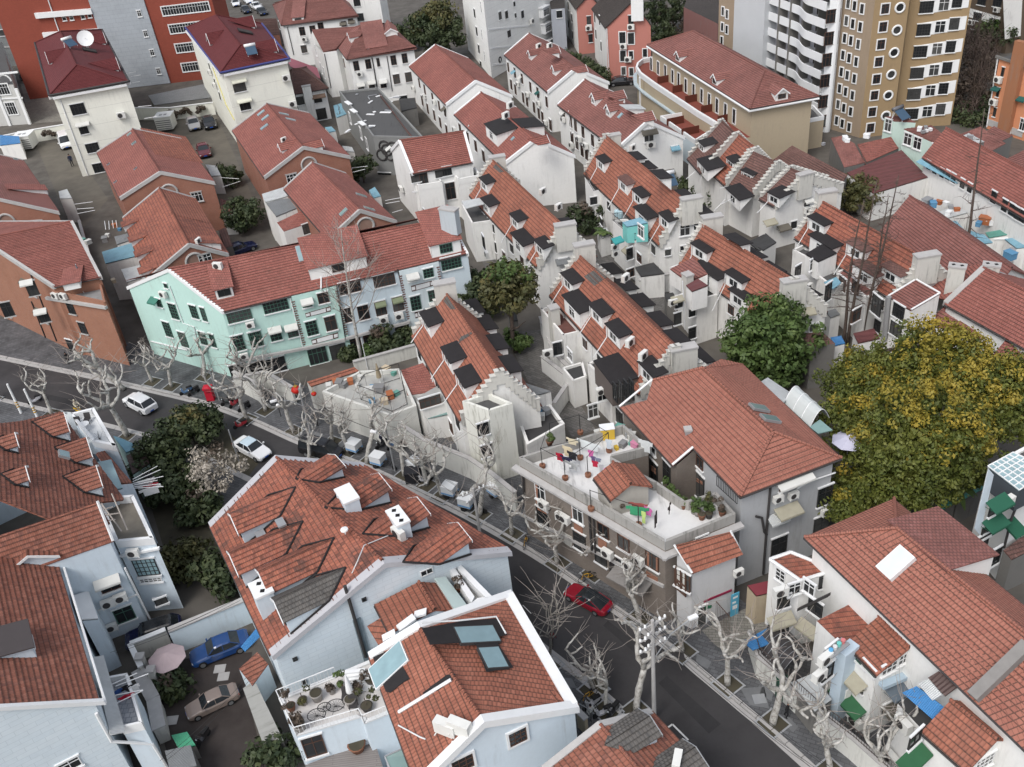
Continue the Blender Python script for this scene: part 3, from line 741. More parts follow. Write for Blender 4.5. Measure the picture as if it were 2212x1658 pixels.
hr=eqH(T34(125,440),p0,p1,p2,p3,He);hr=min(max(hr,He+2.5),He+5);print('BO',hr)
bo=B('large_house','large grey house with a broad salmon hipped roof behind the roof terrace with laundry','house',(p0+p2)/2)
r2=P(T34(125,440),hr);s_=P(T23(1650,1475),hr);nf=planeface(p0,p1,r2);m_=nf.hit(T23(1230,1580))
ins=lambda p,q,r,k=.45:p+((q-p).normalized()+(r-p).normalized())*k
w0,w1,w2,w3=ins(p0,p1,m_),ins(p1,p0,p2),ins(p2,p1,p3),ins(p3,p2,p0)
foot(bo,[V((p.x,p.y,He)) for p in (w0,w1,w2,w3)])
xe=[nf.hit(T33(*q)) for q in ((955,232),(1395,716),(1568,570),(1180,167))];tiled(bo.r,[p0,p1,r2,s_,m_]);tiled(bo.r,[xe[0],xe[1],xe[2],p0.lerp(p1,0)]);tiled(bo.r,[p1,p2,r2]);tiled(bo.r,[p2,p3,s_,r2]);tiled(bo.r,[p3,P(T23(1800,1400),He+1.2),s_])
ww=[V((q.x,q.y,q.z)) for q in (xe[0],xe[1])];gn=wallface(xe[0],xe[1]).n*-.4
bo.w.face([V((ww[0]+gn).xy.to_3d()),V((ww[1]+gn).xy.to_3d()),ww[1]+gn-Z*.1,ww[0]+gn-Z*.1],1)
bo.w.face([V((ww[1]+gn).xy.to_3d()),V((xe[2]+gn).xy.to_3d()),xe[2]+gn-Z*.1,ww[1]+gn-Z*.1],1)
bo.w.face([V((ww[0]+gn).xy.to_3d()),V((p0+gn).xy.to_3d()),p0+gn-Z*.1,ww[0]+gn-Z*.1],1)
bo.F2=Face(ww[1]+gn,wallface(xe[0],xe[1]).n)
bo.done([plaster('grey_render',(.42,.43,.44),.45),GBR],BIG)
bo.F=dict(near=nf,far=planeface(p2,p3,r2),side=wallface(w1,w2),front=wallface(w0,w1));bo.p=(p0,p1,p2,p3)
mb=MB()
for p,e in ((p1,r2),(r2,s_),(s_,m_),(p2,r2)):
 n=int((e-p).length/.4)+1
 for i in range(n):mb.tube([p.lerp(e,i/n)+Z*.1,p.lerp(e,min(1,(i+1.1)/n))+Z*.08],[.13,.11],6)
mb.build('ridge_cap',BIG,bo.e)
mb=MB();mb.tube([xe[0]+Z*.12,m_+Z*.16],.1,6);mb.tube([xe[1]+Z*.1,xe[2]+Z*.12],.1,6);mb.build('verge',TRM,bo.e)
mb=MB();mb.tube([p1-Z*.1,p2-Z*.1],.09,6);mb.build('gutter',GUT,bo.e)
mb=MB();mb.tube([xe[0]-Z*.1,xe[1]-Z*.1],.07,6);mb.tube([xe[2]-Z*.1,p1-Z*.1],.07,6);mb.build('gutter',GUT,bo.e)
TH=8.0
tq=[P(p,TH+.9) for p in (T33(118,645),T33(1335,1350),T33(1920,1115),T33(1760,935),T33(1500,1010),T33(1265,850),T33(875,640),T33(1195,560),T33(985,372))]
tq=[V((p.x,p.y,TH)) for p in tq]
TERR=plaster('terrace_screed',(.66,.66,.65),1.0,(.2,.2,.2))
tb=flat('brick_building','grey and orange brick corner building whose white roof terrace is hung with laundry',tq,TH,GBR,TERR,par=.9,pw=.22,parm=plaster('stained_parapet',(.33,.32,.30),1.1,(.1,.1,.09)))
tb.fr=wallface(tq[0],tq[1]);tb.sd=wallface(tq[1],tq[2])
for a,c in ((tq[0],tq[1]),(tq[1],tq[2])):
 F=wallface(a,c);t=(c-a).normalized();mb=MB();q=[a-t*.5-Z*.35,c+t*.5-Z*.35,c+t*.5+F.n*.55-Z*.4,a-t*.5+F.n*.55-Z*.4];mb.prism(q,Z*.22);mb.build('cornice',STO,tb.e)
hut=gable('roof_hut','small tiled stair hut standing on the white roof terrace',T33(885,985),T33(1195,880),T33(770,835),T33(1035,862),TH+2.0,plaster('hut_boards',(.4,.38,.34),.5),OR,cat='hut',over=.3,eo=.25)
bay=B('corner_shop','white corner shop with an orange tiled lean-to roof and a half-timbered bay','shop',P(T43(1700,470)))
hb=6.6;bq=[P(T33(1560,1620),hb),P(T33(1965,1445),hb),P(T33(1880,1270),hb+1.9),P(T33(1410,1385),hb+1.9)]
slope(bay,bq,OR)
nb=wallface(bq[0],bq[1]);tb_=(bq[1]-bq[0]).normalized()
bay.w.face([V((p.x,p.y,0)) for p in (bq[0]+tb_*.2-nb.n*.3,bq[1]-tb_*.2-nb.n*.3)]+[p-nb.n*.3-Z*.05 for p in (bq[1]-tb_*.2,bq[0]+tb_*.2)])
for a,c in ((bq[3],bq[0]),(bq[1],bq[2])):
 a2,c2=(a+tb_*.25,c+tb_*.25-nb.n*.3) if a is bq[3] else (a-tb_*.25-nb.n*.3,c-tb_*.25);bay.w.face([V((a2.x,a2.y,0)),V((c2.x,c2.y,0)),c2-Z*.12,a2-Z*.12])
bay.done(plaster('shop_render',(.55,.55,.55),.3));bay.front=Face(bq[0]-nb.n*.3,nb.n);bay.left=wallface(bq[3],bq[0])
mb=MB();mb.tube([bq[3]+Z*.12,bq[0]+Z*.14],.09,6);mb.tube([bq[2]+Z*.12,bq[1]+Z*.14],.09,6);mb.build('verge',TRM,bay.e)
HN=zof(T42(2130,425),T32(2118,1430));print('HN',HN);HN=min(max(HN,7.5),9.5)
nc1=gable('block_house','pale blue block-walled house with a broad patched roof and eight gabled dormers',T42(178,705),T32(2120,1428),T31(1765,1205),T32(1087,1520),HN,BWT,MIXT,coping=plain('lead_coping',(.42,.42,.44),.7,.15),Rf=T32(205,660),Dp=T32(925,722),cop_w=.75,cop_h=.2)
HP=8.0
nc3=gable('white_house','pale blue gabled house with long rooflights in black felt patches and thick white parapets',T42(1400,1790),T42(2680,1160),T42(1000,740),T42(1920,1280),HP,LBL,OR,coping=TRM,Rf=T42(1390,500),cop_w=.6,cop_h=.35)
nr1=gable('tiled_house','small house with rust tiled roof and two framed dormers at the bottom edge',T43(350,1672),T43(1195,1215),T43(840,2320),T43(797,1318),7.2,LBL,NEAR,coping=STO,cop_w=.45)
nl1=B('corner_house','large pale blue house with rust tiled roof and small roof terraces, left edge','house',P(T41(700,200)))
NLW=LBL
hw=9.6;e0,e1=P(T31(490,1510),hw),P(T31(945,1350),hw);n1=wallface(e0,e1)
g1=P(T31(815,1022),hw+3.2);g0=g1+(e0-e1)*1.0
G0=e0+(e0-e1)*1.6
rA=g1+(e0-e1)*2.6
mb=MB();tiled(mb,[G0,e1,g1,rA],.36)
back=g1+(g1-V((e1.x,e1.y,g1.z)))*1.0
mir=lambda p:V((2*g1.x-p.x,2*g1.y-p.y,p.z))
e1b=e1+2*V((g1.x-e1.x,g1.y-e1.y,0));G0b=G0+2*V((g1.x-e1.x,g1.y-e1.y,0))
tiled(mb,[e1b,G0b,rA,g1],.36)
ev0,ev1=P(T31(520,300),hw-1.2),P(T31(1010,960),hw-1.2)
d_=(ev0-ev1).normalized();nn=wallface(ev0,ev1).n
if nn.x<0:nn=-nn
fs_=planeface(G0,e1,g1);H3,Hl=fs_.hit(T31(440,1168)),fs_.hit(T31(0,1000));rs_=planeface(ev1,H3,Hl)
tiled(mb,[rs_.hit(T31(*p)) for p in ((500,268),(1010,960),(1030,1000),(815,1024),(440,1170),(-500,808),(-500,420),(180,345))],.36)
mb.build('roof',NEAR,nl1.e);nl1.rs=rs_;nl1.fs=planeface(G0,e1,g1);nl1.nn=nn
q=[G0,e1-(e1-e0).normalized()*.25,e1b-(e1-e0).normalized()*.25,G0b];foot(nl1,[V((p.x,p.y,hw)) for p in q]);nl1.w.face([q[1],q[2],g1-(e1-e0).normalized()*.25])
z1=[ev0-nn*.4,ev1-nn*.4,ev1-nn*10,ev0-nn*10];foot(nl1,[V((p.x,p.y,hw-1.2)) for p in z1])
nl1.done(NLW);nl1.F=dict(front=wallface(e0,e1),east=Face(ev1-nn*.4,nn))
mb=MB();mb.tube([g1+Z*.12,e1+Z*.12],.12,6);mb.build('verge',TRM,nl1.e)
hq=9.0;a0,a1=P(T41(832,1125),hq),P(T31(462,1462),hq);dr=(a1-a0).normalized();rt=V((dr.y,-dr.x,0));rt=rt if rt.x>0 else -rt
nl2=B('block_house','pale blue block-walled house with a steep orange roof filling the lower left corner','house',(a0+a1)/2-rt*6)
ca=planeface(a0,a1,a0-rt*8+Z*5.6)
k0=a0-rt*9+Z*6.3;k1=a1-rt*9+Z*6.3
mb=MB();tiled(mb,[a0,a1,k1,k0],.36);mb.build('roof',NEAR,nl2.e);nl2.rs=ca
gw=[a0-rt*.3,a0-rt*18];nl2.w.face([V((gw[0].x,gw[0].y,0)),V((gw[1].x,gw[1].y,0)),gw[1],k0-Z*.1,gw[0]])
nl2.w.face([V((gw[0].x,gw[0].y,0)),V((a1-rt*.3).xy.to_3d(),),a1-rt*.3,gw[0]]);nl2.done(BWT)
nl2.F=dict(front=wallface(gw[0],gw[1]),side=wallface(a0,a1))
mb=MB();f=dr*-.22;mb.prism([a0+rt*.3+Z*.2+f,k0+Z*.2+f,k0-Z*.15+f,a0+rt*.3-Z*.2+f],dr*.3);mb.build('verge',TRM,nl2.e)
mb=MB();mb.prism([a1+rt*.2+Z*.2,k1+Z*.2,k1-Z*.15,a1+rt*.2-Z*.15],dr*.15);mb.build('verge',TRM,nl2.e)
mb=MB();mb.tube([a0+rt*.3-Z*.2,a1+rt*.3-Z*.2],.09,6);mb.build('gutter',TRM,nl2.e)
HB=9.4;b0,b3=P(T34(380,1315),HB),P(T34(1130,992),HB);b1=P(T44(2420,1710),HB);b2_=b3+(b1-b0)
hr=eqH(T34(1150,1240),b0,b1,b3,b2_,HB);hr=min(max(hr,HB+2.5),HB+5.5);print('BR',hr)
R1=P(T34(1150,1240),hr);R2=P(T44(2350,650),hr)
br=hip('long_house','long white house under a broad salmon hipped roof with a white-cheeked dormer, lower right',[b0,b1,b2_,b3],R1,R2,HB,hr,WHT,BIG)
q=[T34(95,1500),T44(350,110),T44(640,20),T34(270,1440)]
H1=zof(T44(285,655),T44(350,110));print('W1',H1);H1=min(max(H1,6.5),9)
wg1=flat('white_annex','white annex with red sloping top and green sash window beside the blue tarpaulin roof',q,H1,WHT,OR2,par=0,cat='house')
wg2=gable('white_annex','white annex with gabled orange roof beside the pale blue chimney breast',T44(985,872),T44(1330,690),T44(765,640),T44(1245,655),T44(905,1410),WHT,OR,over=.2,eo=.25)
wg2b=flat('white_annex','white annex with patched tile roof and bowl shelf left of the blue chimney breast',[T44(485,440),T44(735,680),T44(1000,470),T44(760,300)],wg2.He-.3,WHT,OR2,par=0,cat='house')
wg3=gable('white_annex','white annex with orange gabled roof and a blue corrugated sheet, bottom right corner',T44(1730,1670),T44(2140,1425),T44(1395,1375),T44(1965,1420),wg2.He-.2,WHT,OR,over=.2,eo=.25)
wg3b=flat('white_annex','low white annex with an air conditioner under the blue corrugated sheet',[T44(1160,1130),T44(1400,1385),T44(1640,1160),T44(1420,950)],wg2.He-1.2,WHT,DKG,par=0,cat='house')
rb_=flat('blue_house','pale blue and white three-storey house with a glass roof and green awnings, right edge',[T34(1910,735),T34(2165,1000),T34(2520,800),T34(2240,560)],zof(T34(1765,1400),T34(1910,735)),WHT,FLT,cat='house',par=.2)
print('RB',rb_.H)
lb=gable('long_house','long low house with weathered brown red tile roof behind the redwood trunks',T24(1830,960),T24(2230,700),T24(1040,330),T24(2090,640),6.2,WHS,RD2,group='long tiled houses at the right')
k3=gable('tiled_house','house with broad red tiled roof and grey coping above the yellow-green trees',T24(2320,1345),T24(3000,1150),T24(1570,930),T24(2600,1050),6.8,WHS,RD,coping=STO,Rf=T24(1872,650),cop_w=.6)
k3l=planeface(P(T24(1500,890),6.6),P(T24(1365,745),6.6),P(T24(1820,612),9.3))
slope(k3,[k3l.hit(p) for p in (T24(1590,915),T24(1490,890),T24(1362,745),T24(1830,605),T24(1870,650))],RD,'side_roof')
k1=B('white_house','white house with a square single-pitch red tiled roof beside the redwood trunks','house',P(T24(1230,1250)))
ke=[P(T24(1270,995),7.2),P(T24(1080,880),7.2)];kf=[P(T24(1310,740),8.2),P(T24(1510,855),8.2)]
slope(k1,[ke[0],ke[1],kf[0],kf[1]],RD2);
for a,c in ((ke[0],ke[1]),(ke[0],kf[1]),(kf[1],kf[0]),(kf[0],ke[1])):k1.w.face([V((a.x,a.y,0)),V((c.x,c.y,0)),c-Z*.12,a-Z*.12])
k1.done(WHS);k1.F=dict(left=wallface(ke[1],ke[0]),right=wallface(ke[0],kf[1]))
mb=MB();
for a,c in ((ke[0],kf[1]),(kf[1],kf[0]),(kf[0],ke[1])):mb.tube([a+Z*.1,c+Z*.1],.1,6)
mb.build('verge',TRM,k1.e)
k4=B('tiled_annex','low white annex with two lean-to tiled roof planes under the broad red roof','house',P(T24(1650,1300)))
kz=[P(T24(1405,1085),4.6),P(T24(1580,1165),4.6),P(T24(1725,1045),6),P(T24(1560,960),6)];slope(k4,kz,RD2)
ky=[P(T24(1582,1165),4.6),P(T24(1795,1262),4.6),P(T24(1925,1160),6),P(T24(1728,1045),6)];slope(k4,ky,RD)
foot(k4,[p-Z*.15 for p in (kz[0],kz[1],ky[1],P(T24(2090,1255),5.6),ky[2],kz[2],kz[3])]);k4.done(WHT);k4.front=wallface(ky[1],P(T24(2090,1255),5.6))
k5=gable('tiled_annex','small tiled annex peeping over the yellow-green crown at the right edge',T24(2230,1480),T24(2500,1330),T24(1950,1400),T24(2360,1330),5,WHT,RD,over=.2)
def lean(name,label,pts,roof,wall,cat='shed',group=None,inset=.0,thick=.1,walls=True,z0=0):
 q=[P(p,z) for p,z in pts];c=sum(q,V((0,0,0)))/len(q);b=B(name,label,cat,c,group)
 if 'th' in roof.keys():tiled(b.r,q,roof['th'])
 else:
  n=(q[1]-q[0]).cross(q[2]-q[0]).normalized();n=n if n.z>0 else -n
  k=len(b.r.f);b.r.prism(q,n*thick);t=(q[1]-q[0]).normalized()
  for i in range(k,len(b.r.f)):b.r.uv[i]=[(b.r.v[j].dot(t),b.r.v[j].dot(n.cross(t))) for j in b.r.f[i]]
 if walls:
  g=[c.lerp(p,1-inset) for p in q];foot(b,[V((p.x,p.y,p.z-.08)) for p in g],z0)
 b.done(wall,roof) if walls else setattr(b,'ro',b.r.build('roof',roof,b.e))
 b.q=q;b.Fs=[wallface(q[i],q[(i+1)%len(q)]) for i in range(len(q))];b.rf=planeface(q[0],q[1],q[2])
 return b
def gwall(name,label,pts,h,mat,cap=TRM,th=.25,cat='wall',base=True,capw=.1):
 q=[P(p,0) if not isinstance(p,V) else p for p in pts];b=B(name,label,cat,q[0]);mb=MB();cm=MB()
 for a,c in zip(q,q[1:]):
  t=(c-a).normalized();n=V((-t.y,t.x,0))*th/2;mb.prism([a-n,c-n,c+n,a+n],Z*h)
  if cap:m=n*(1+capw*2/th);cm.prism([a-m+Z*(h+.003),c-m+Z*(h+.003),c+m+Z*(h+.003),a+m+Z*(h+.003)],Z*.12)
 b.F=[wallface(a,c) for a,c in zip(q,q[1:])]
 b.wo=mb.build('wall_body',mat,b.e);cm.build('wall_cap',cap,b.e) if cap else None
 return b
He=10.4;e0,e1,e2=P(T13(1185,375),He),P(T13(2040,910),He),P(T14(505,805),He);e3=e0+(e2-e1)
hr=eqH(T13(2165,590),e0,e1,e3,e2,He);hr=min(max(hr,He+2.8),He+5)
rs=hip('balcony_building','beige building with long terraces, white pilasters and a hipped red roof below the tower',[e0,e1,e2,e3],P(T13(1570,262),hr),P(T13(2165,590),hr),He,hr,BEI,RD2,cat='building',over=.7)
F=rs.W[0];zf=F.hit(T13(1300,640)).z;zp=zf+.9
win(rs,F,[T13(*p) for p in ((1222,535),(1280,568),(1340,600),(1400,638),(1450,665),(1510,715),(1575,757),(1642,800),(1705,840),(1770,882),(1840,925),(1912,970))],.85,2.2,'kf')
mb=MB();mb.tube([rs.q[0]-Z*.3,rs.q[1]-Z*.3,rs.q[2]-Z*.3],.2,6);mb.build('eaves_trim',TRM,rs.e)
ou=[P(T13(*p),zp) for p in ((1250,470),(1205,478),(1150,490),(1112,522),(1100,560),(1128,602),(1240,685),(1350,757),(1480,842),(1600,922),(1740,1005),(1915,1115))]
ou=[V((p.x,p.y,zf)) for p in ou];inn=[e1-(e1-e0).normalized()*.8,e0];inn=[V((rs.w4[1].x,rs.w4[1].y,zf)),V((rs.w4[0].x,rs.w4[0].y,zf))]
mb=MB();mb.prism([V((p.x,p.y,0)) for p in ou]+[V((p.x,p.y,0)) for p in inn],Z*zf);mb.build('lower_storey',BEI,rs.e)
mb=MB();mb.face([p+Z*.01 for p in ou+inn]);mb.build('terrace_floor',plain('terracotta_floor',(.19,.055,.04),.8,.2),rs.e)
mb=MB()
for a,c in zip(ou,ou[1:]):
 n=wallface(a,c).n;mb.prism([a+n*.06-Z*.1,c+n*.06-Z*.1,c-n*.2-Z*.1,a-n*.2-Z*.1],Z*.55)
 mb.prism([a+n*.12+Z*.45,c+n*.12+Z*.45,c-n*.25+Z*.45,a-n*.25+Z*.45],Z*.42)
mb.build('parapet',TRM,rs.e)
lf=wallface(ou[5],ou[-1])
win(rs,lf,[T13(*p) for p in ((1185,738),(1300,812),(1415,890),(1535,968),(1650,1045))],2.6,1.9,'bn')
for p in ((1128,660),(1240,748),(1352,822),(1478,905),(1603,985)):
 h=lf.hit(T13(*p));mb=MB();t=Z.cross(lf.n);mb.box(V((h.x,h.y,zf/2)),t*.22,lf.n*.2,Z*(zf/2));mb.build('pilaster',TRM,rs.e)
cz=3.6;co_=[P(T13(*p),cz) for p in ((1100,600),(1068,640),(1075,715),(1150,785),(1300,890),(1425,980),(1460,975))]+[P(T13(1300,740),cz)]
mb=MB();mb.prism(co_,Z*.25);mb.build('canopy',plain('canopy_sheet',(.42,.5,.54),.5,.15),rs.e)
for p in ((1325,662),(1452,738),(1558,822),(1692,905),(1832,988)):
 h=P(T13(*p),zf+.6);mb=MB();mb.box(h,lf.n*1.2,Z.cross(lf.n)*.06,Z*.6);mb.build('terrace_screen',plain('red_brown_timber',(.10,.028,.018),.7,.2),rs.e)
lt=flat('terrace_annex','low terrace annex with red brown floor and timber screens under the beige balconies',[T13(1295,1000),T13(1585,1205),T13(1730,1115),T13(1490,968)],4.0,PBL,MATS['terracotta_floor'],par=.7,parm=TRM)
for p in ((1420,1008),(1545,1090)):
 h=P(T13(*p),4.6);mb=MB();mb.box(h,lf.n*1.5,Z.cross(lf.n)*.06,Z*.6);mb.build('terrace_screen',MATS['red_brown_timber'],lt.e)
gdorm(rs,rs.F['s0'],[T13(1440,428),T13(1748,618)],1.7,1.7,.7,RD2,st='b')
gdorm(rs,rs.F['s1'],[T14(200,735)],2.0,1.8,.8,RD2,st='b')
F=rs.W[1]
an=flat('plant_annex','low beige annex with two tall ventilation units on its white rimmed roof',[T14(275,1050),T14(545,1000),T14(455,905),T14(150,930)],4.4,BEI,FLT,par=.6,parm=TRM)
for p in ((335,1000),(390,985)):
 h=P(T14(*p),4.4);mb=MB();mb.bx(h.x-.6,h.x+.6,h.y-.6,h.y+.6,4.42,6.6);o=mb.build('ventilation_unit',ACW);
 g=MB();g.tube([(h.x,h.y,6.6),(h.x,h.y,6.68)],.42,12);g.build('fan_grille',GUT,o,world=False);tag(o,'tall white ventilation unit on the low beige annex roof, %s one'%('nearer the dark evergreen, left' if p[0]<350 else 'right hand'),'ventilation unit','ventilation units on the annex')
tw=B('tower_block','tall tan and white apartment tower with round stair windows and wavy white balconies','apartment tower',P(T14(1100,1000)))
tp=[P(T13(1765,750),0),P(T13(1885,790),0),P(T13(2125,835),0),P(T14(500,1095),0),P(T14(600,1078),0),P(T14(840,1150),0),P(T14(1108,1120),0),P(T14(1125,1065),0),P(T14(1597,1045),0)]
dq=(tp[8]-tp[7]);bk=V((-dq.y,dq.x,0)).normalized()*14;bk_=bk
TH_=38
def tf(i,j,m):tw.w.face([tp[i],tp[j],tp[j]+Z*TH_,tp[i]+Z*TH_],m)
tf(0,1,1);tf(1,2,3);tf(4,5,1);tf(5,6,0);tf(6,7,0);tf(7,8,0)
f0=wallface(tp[2],tp[3]);rec=f0.n*-2.4
tw.w.face([tp[2]+rec,tp[3]+rec,tp[3]+rec+Z*TH_,tp[2]+rec+Z*TH_],4)
tw.w.face([tp[2],tp[2]+rec,tp[2]+rec+Z*TH_,tp[2]+Z*TH_],3);tw.w.face([tp[3],tp[3]+rec,tp[3]+rec+Z*TH_,tp[3]+Z*TH_],2)
by=[tp[3]];nb_=wallface(tp[3],tp[4]).n;
for k in range(1,8):by.append(tp[3].lerp(tp[4],k/7)+nb_*1.1*math.sin(math.pi*k/7))
for a,c in zip(by,by[1:]):tw.w.face([a,c,c+Z*TH_,a+Z*TH_],2)
tw.w.face([tp[8],tp[8]+bk,tp[8]+bk+Z*TH_,tp[8]+Z*TH_],0)
q=[p+Z*TH_ for p in (tp[0],tp[1],tp[2],tp[3],tp[4],tp[5],tp[6],tp[8],tp[8]+bk,tp[0]+bk)];tw.r.face(q)
TWW=plain('tower_white',(.72,.74,.75),.7,.06,.4)
tw.done([TAN,TAN2,TWW,plain('tower_grey',(.45,.47,.49),.8,.08,.4),plain('balcony_wall',(.5,.5,.54),.8,.1)],FLT)
F1,F2,F3=wallface(tp[4],tp[5]),wallface(tp[5],tp[6]),wallface(tp[7],tp[8])
cols=[[(750,30),(735,175),(720,320),(706,460),(693,600),(678,738),(665,870),(653,1005)],[(803,50),(788,200),(772,340),(757,485),(742,628),(728,765),(713,900),(700,1030)],[(865,75),(850,225),(833,370),(816,515),(801,655),(785,795),(770,930),(757,1060)]]
for c in cols:win(tw,F1,[T14(*p) for p in c],.62,1.35,'kf')
win(tw,F2,[T14(*p) for p in ((1055,75),(1037,225),(1020,372),(1000,517),(983,660),(965,795),(947,933),(932,1065))],1.15,1.4,'bf')
for p in ((1178,65),(1153,253),(1129,440),(1105,622),(1080,795),(1060,965)):
 h=F2.hit(T14(*p));f=MB();t=Z.cross(F2.n);ring=[h+(t*math.cos(a)+Z*math.sin(a))*.68+F2.n*.05 for a in [2*math.pi*k/20 for k in range(21)]];f.tube(ring,.15,6,cap=False);o=f.build('round_window',TRM,tw.e)
 g=MB();g.tube([h,h+F2.n*.04],.6,16);g.build('pane',GLS,o)
rows=[((1340,70),(1755,5)),((1318,255),(1728,190)),((1292,440),(1698,375)),((1268,615),(1668,548)),((1240,790),(1640,720)),((1222,960),(1610,895))]
wr=[((1400,60),(1545,40),(1655,15)),((1375,250),(1513,225),(1630,200)),((1347,432),(1487,408),(1600,390)),((1320,610),(1462,585),(1570,565)),((1295,785),(1432,755),(1540,738)),((1275,950),(1405,930),(1515,910))]
for (a,c),r in zip(rows,wr):
 strip(tw,F3,T14(*a),T14(*c),2.0,.05,TRM,'window_band');
 for k,p in enumerate(r):
  m=winmesh([2.0,1.5,1.4][k],1.75,'kG' if k!=1 else 'wn');o=place(tw,'window',m[0],F3.hit(T14(*p),.07),F3.n);link('pane',m[1],o)
pipe(tw,F3,[T14(1232,-10),T14(1105,870)],.16,GUT,.1)
zs=[F1.hit(T14(*p)).z for p in cols[0]];dz=(zs[0]-zs[-1])/7
win(tw,wallface(by[2],by[5]),[T14(*p) for p in ((625,135),(607,320),(590,498),(572,672),(556,845),(540,1010))],2.3,2.0,'bn')
t0=(tp[3]-tp[2]);L=t0.length;t0.normalize()
for k in range(9):
 z=zs[-1]-.6+k*dz+1.0
 mb=MB();pr=None;N=26
 for i in range(N+1):
  s=i/N;sm=min(1,max(0,(s-.45)/.3));sm=sm*sm*(3-2*sm);p=tp[2]+t0*(L*s)+f0.n*(1.5*sm-.9)
  if pr is not None:mb.prism([x+Z*(z-1.3) for x in (pr-f0.n*.12,p-f0.n*.12,p+f0.n*.06,pr+f0.n*.06)],Z*1.3)
  pr=p
 mb.build('balcony_parapet',TWW,tw.e)
 mb=MB();mb.prism([x+Z*(z-1.28) for x in (tp[2]+rec,tp[3]+rec,tp[3]+f0.n*.4,tp[2]+t0*L*.55-f0.n*.9,tp[2]-f0.n*.95)],Z*.2);mb.build('balcony_slab',TWW,tw.e)
 fb=Face(tp[2]+rec,f0.n)
 for s in (.08,.27,.46,.68,.9):
  p=tp[2]+rec+t0*(L*s)+Z*(z+.1);m=winmesh(1.5,2.0,'bn');o=place(tw,'window',m[0],p+f0.n*.02,f0.n);link('pane',m[1],o)
 for s in (.18,.37,.57,.8):
  p=tp[2]+rec+t0*(L*s);mb=MB();mb.box(p+f0.n*.9+Z*(z+.25),f0.n*.9,t0*.07,Z*1.3);mb.build('balcony_divider',DCON,tw.e)
win(tw,wallface(tp[0],tp[1]),[T13(*p) for p in ((1818,95),(1852,120),(1813,225),(1850,248),(1808,340))],.6,1.4,'kf')
wk,wr_,wl_=P(T12(1995,660),0),P(T13(425,345),0),P(T12(1800,420),0);WH_=26
wa=B('apartment_block','white apartment block with boxed bay windows and a round number 8 sign, top centre','apartment block',wk)
qq=[wk,wr_,wr_+(wl_-wk),wl_];foot(wa,[p+Z*WH_ for p in qq]);wa.r.face([p+Z*WH_ for p in qq]);wa.done(WHL,FLT)
F=wallface(wk,wr_);G=wallface(wk,wl_)
win(wa,F,[T12(2062,132),T12(2116,125),T13(15,125),T13(35,282),T13(148,122)],1.0,1.5,'k');win(wa,F,[T12(2137,282)],1.2,1.4,'k');win(wa,F,[T12(2180,35),T13(80,35),T13(90,130)],.6,.9,'k')
win(wa,G,[T12(*p) for p in ((1850,112),(1868,262),(1886,408),(1903,545))],1.3,1.8,'k');win(wa,G,[T12(*p) for p in ((1905,60),(1912,290),(1935,470))],.8,2.2,'wn')
for p in ((310,100),(328,235)):
 h=F.hit(T13(*p));t=Z.cross(F.n);mb=MB();mb.box(h+F.n*.5,t*1.35,F.n*.55,Z*1.0);o=mb.build('bay_window',TRM,wa.e);mb=MB();mb.box(h+F.n*.5+Z*1.1,t*1.6,F.n*.75,Z*.1);mb.build('canopy',TRM,o)
 m=winmesh(2.4,1.4,'w');x=place(wa,'window',m[0],h+F.n*1.08,F.n,o);link('pane',m[1],x)
ac(wa,F,[T13(215,175)],1.5);
h=F.hit(T13(350,325));mb=MB();mb.box(h+F.n*.7,Z.cross(F.n)*1.7,F.n*.8,Z*.08);mb.build('canopy',TRM,wa.e)
for z0 in (T12(1965,250),T12(1985,405),T12(2000,545)):strip(wa,F,z0,(z0[0]+100,z0[1]-10),.3,.1,TRM,'string_course')
h=F.hit(T12(2061,498));t=Z.cross(F.n);mb=MB();mb.tube([h,h+F.n*.07],.62,20);sg_=mb.build('number_sign',plain('sign_black',(.02,.02,.02),.5,.1),wa.e)
mb=MB()
for c in (.17,-.19):
 r=.15 if c>0 else .19;mb.tube([h+F.n*.09+Z*c+(t*math.cos(a)*r*.9+Z*math.sin(a)*r) for a in [2*math.pi*k/14 for k in range(15)]],.045,5,cap=False)
mb.build('number',TRM,sg_)
SLV=SLT
pk=gable('pink_house','pink gabled house with dark slate roof and white chimney shaft beside a parked black car',T13(845,228),T13(1215,212),T13(735,70),T13(1065,12),T13(866,665),WHS,SLV,fwall=PNK,over=.3)
F=pk.F['front']
win(pk,F,[T13(980,315),T13(1052,322)],1.2,2.1,'kf');win(pk,F,[T13(985,468)],1.1,2.0,'kf');win(pk,F,[T13(1052,460),T13(1168,442),T13(990,592),T13(1055,600)],.8,1.5,'kf');win(pk,F,[T13(1050,165)],1,1.6,'k')
ac(pk,F,[T13(1052,222),T13(990,383),T13(1028,492)],1.5);
h=F.hit(T13(1108,160));mb=MB();t=Z.cross(F.n);mb.box(h+F.n*.35+Z*6,t*1.15,F.n*.45,Z*6.2);mb.build('chimney_shaft',TRM,pk.e)
pipe(pk,F,[T13(850,240),T13(872,650)],.09,off=.12);G=pk.F['side'];win(pk,G,[T13(750,150),T13(790,170),T13(760,285),T13(803,385)],.8,1.8,'k')
pk2=gable('pink_house','pink and white house with dark roof standing left of the pink gabled house',T13(598,72),T13(790,50),T13(500,-70),T13(700,-40),T13(640,455),WHS,SLV,fwall=PNK,over=.3)
F=pk2.F['front'];win(pk2,F,[T13(700,170),T13(715,320)],.9,1.7,'k');G=pk2.F['side'];win(pk2,G,[T13(530,50),T13(560,150),T13(530,200),T13(565,290)],.8,1.7,'k');ac(pk2,F,[T13(697,232)],1.5)
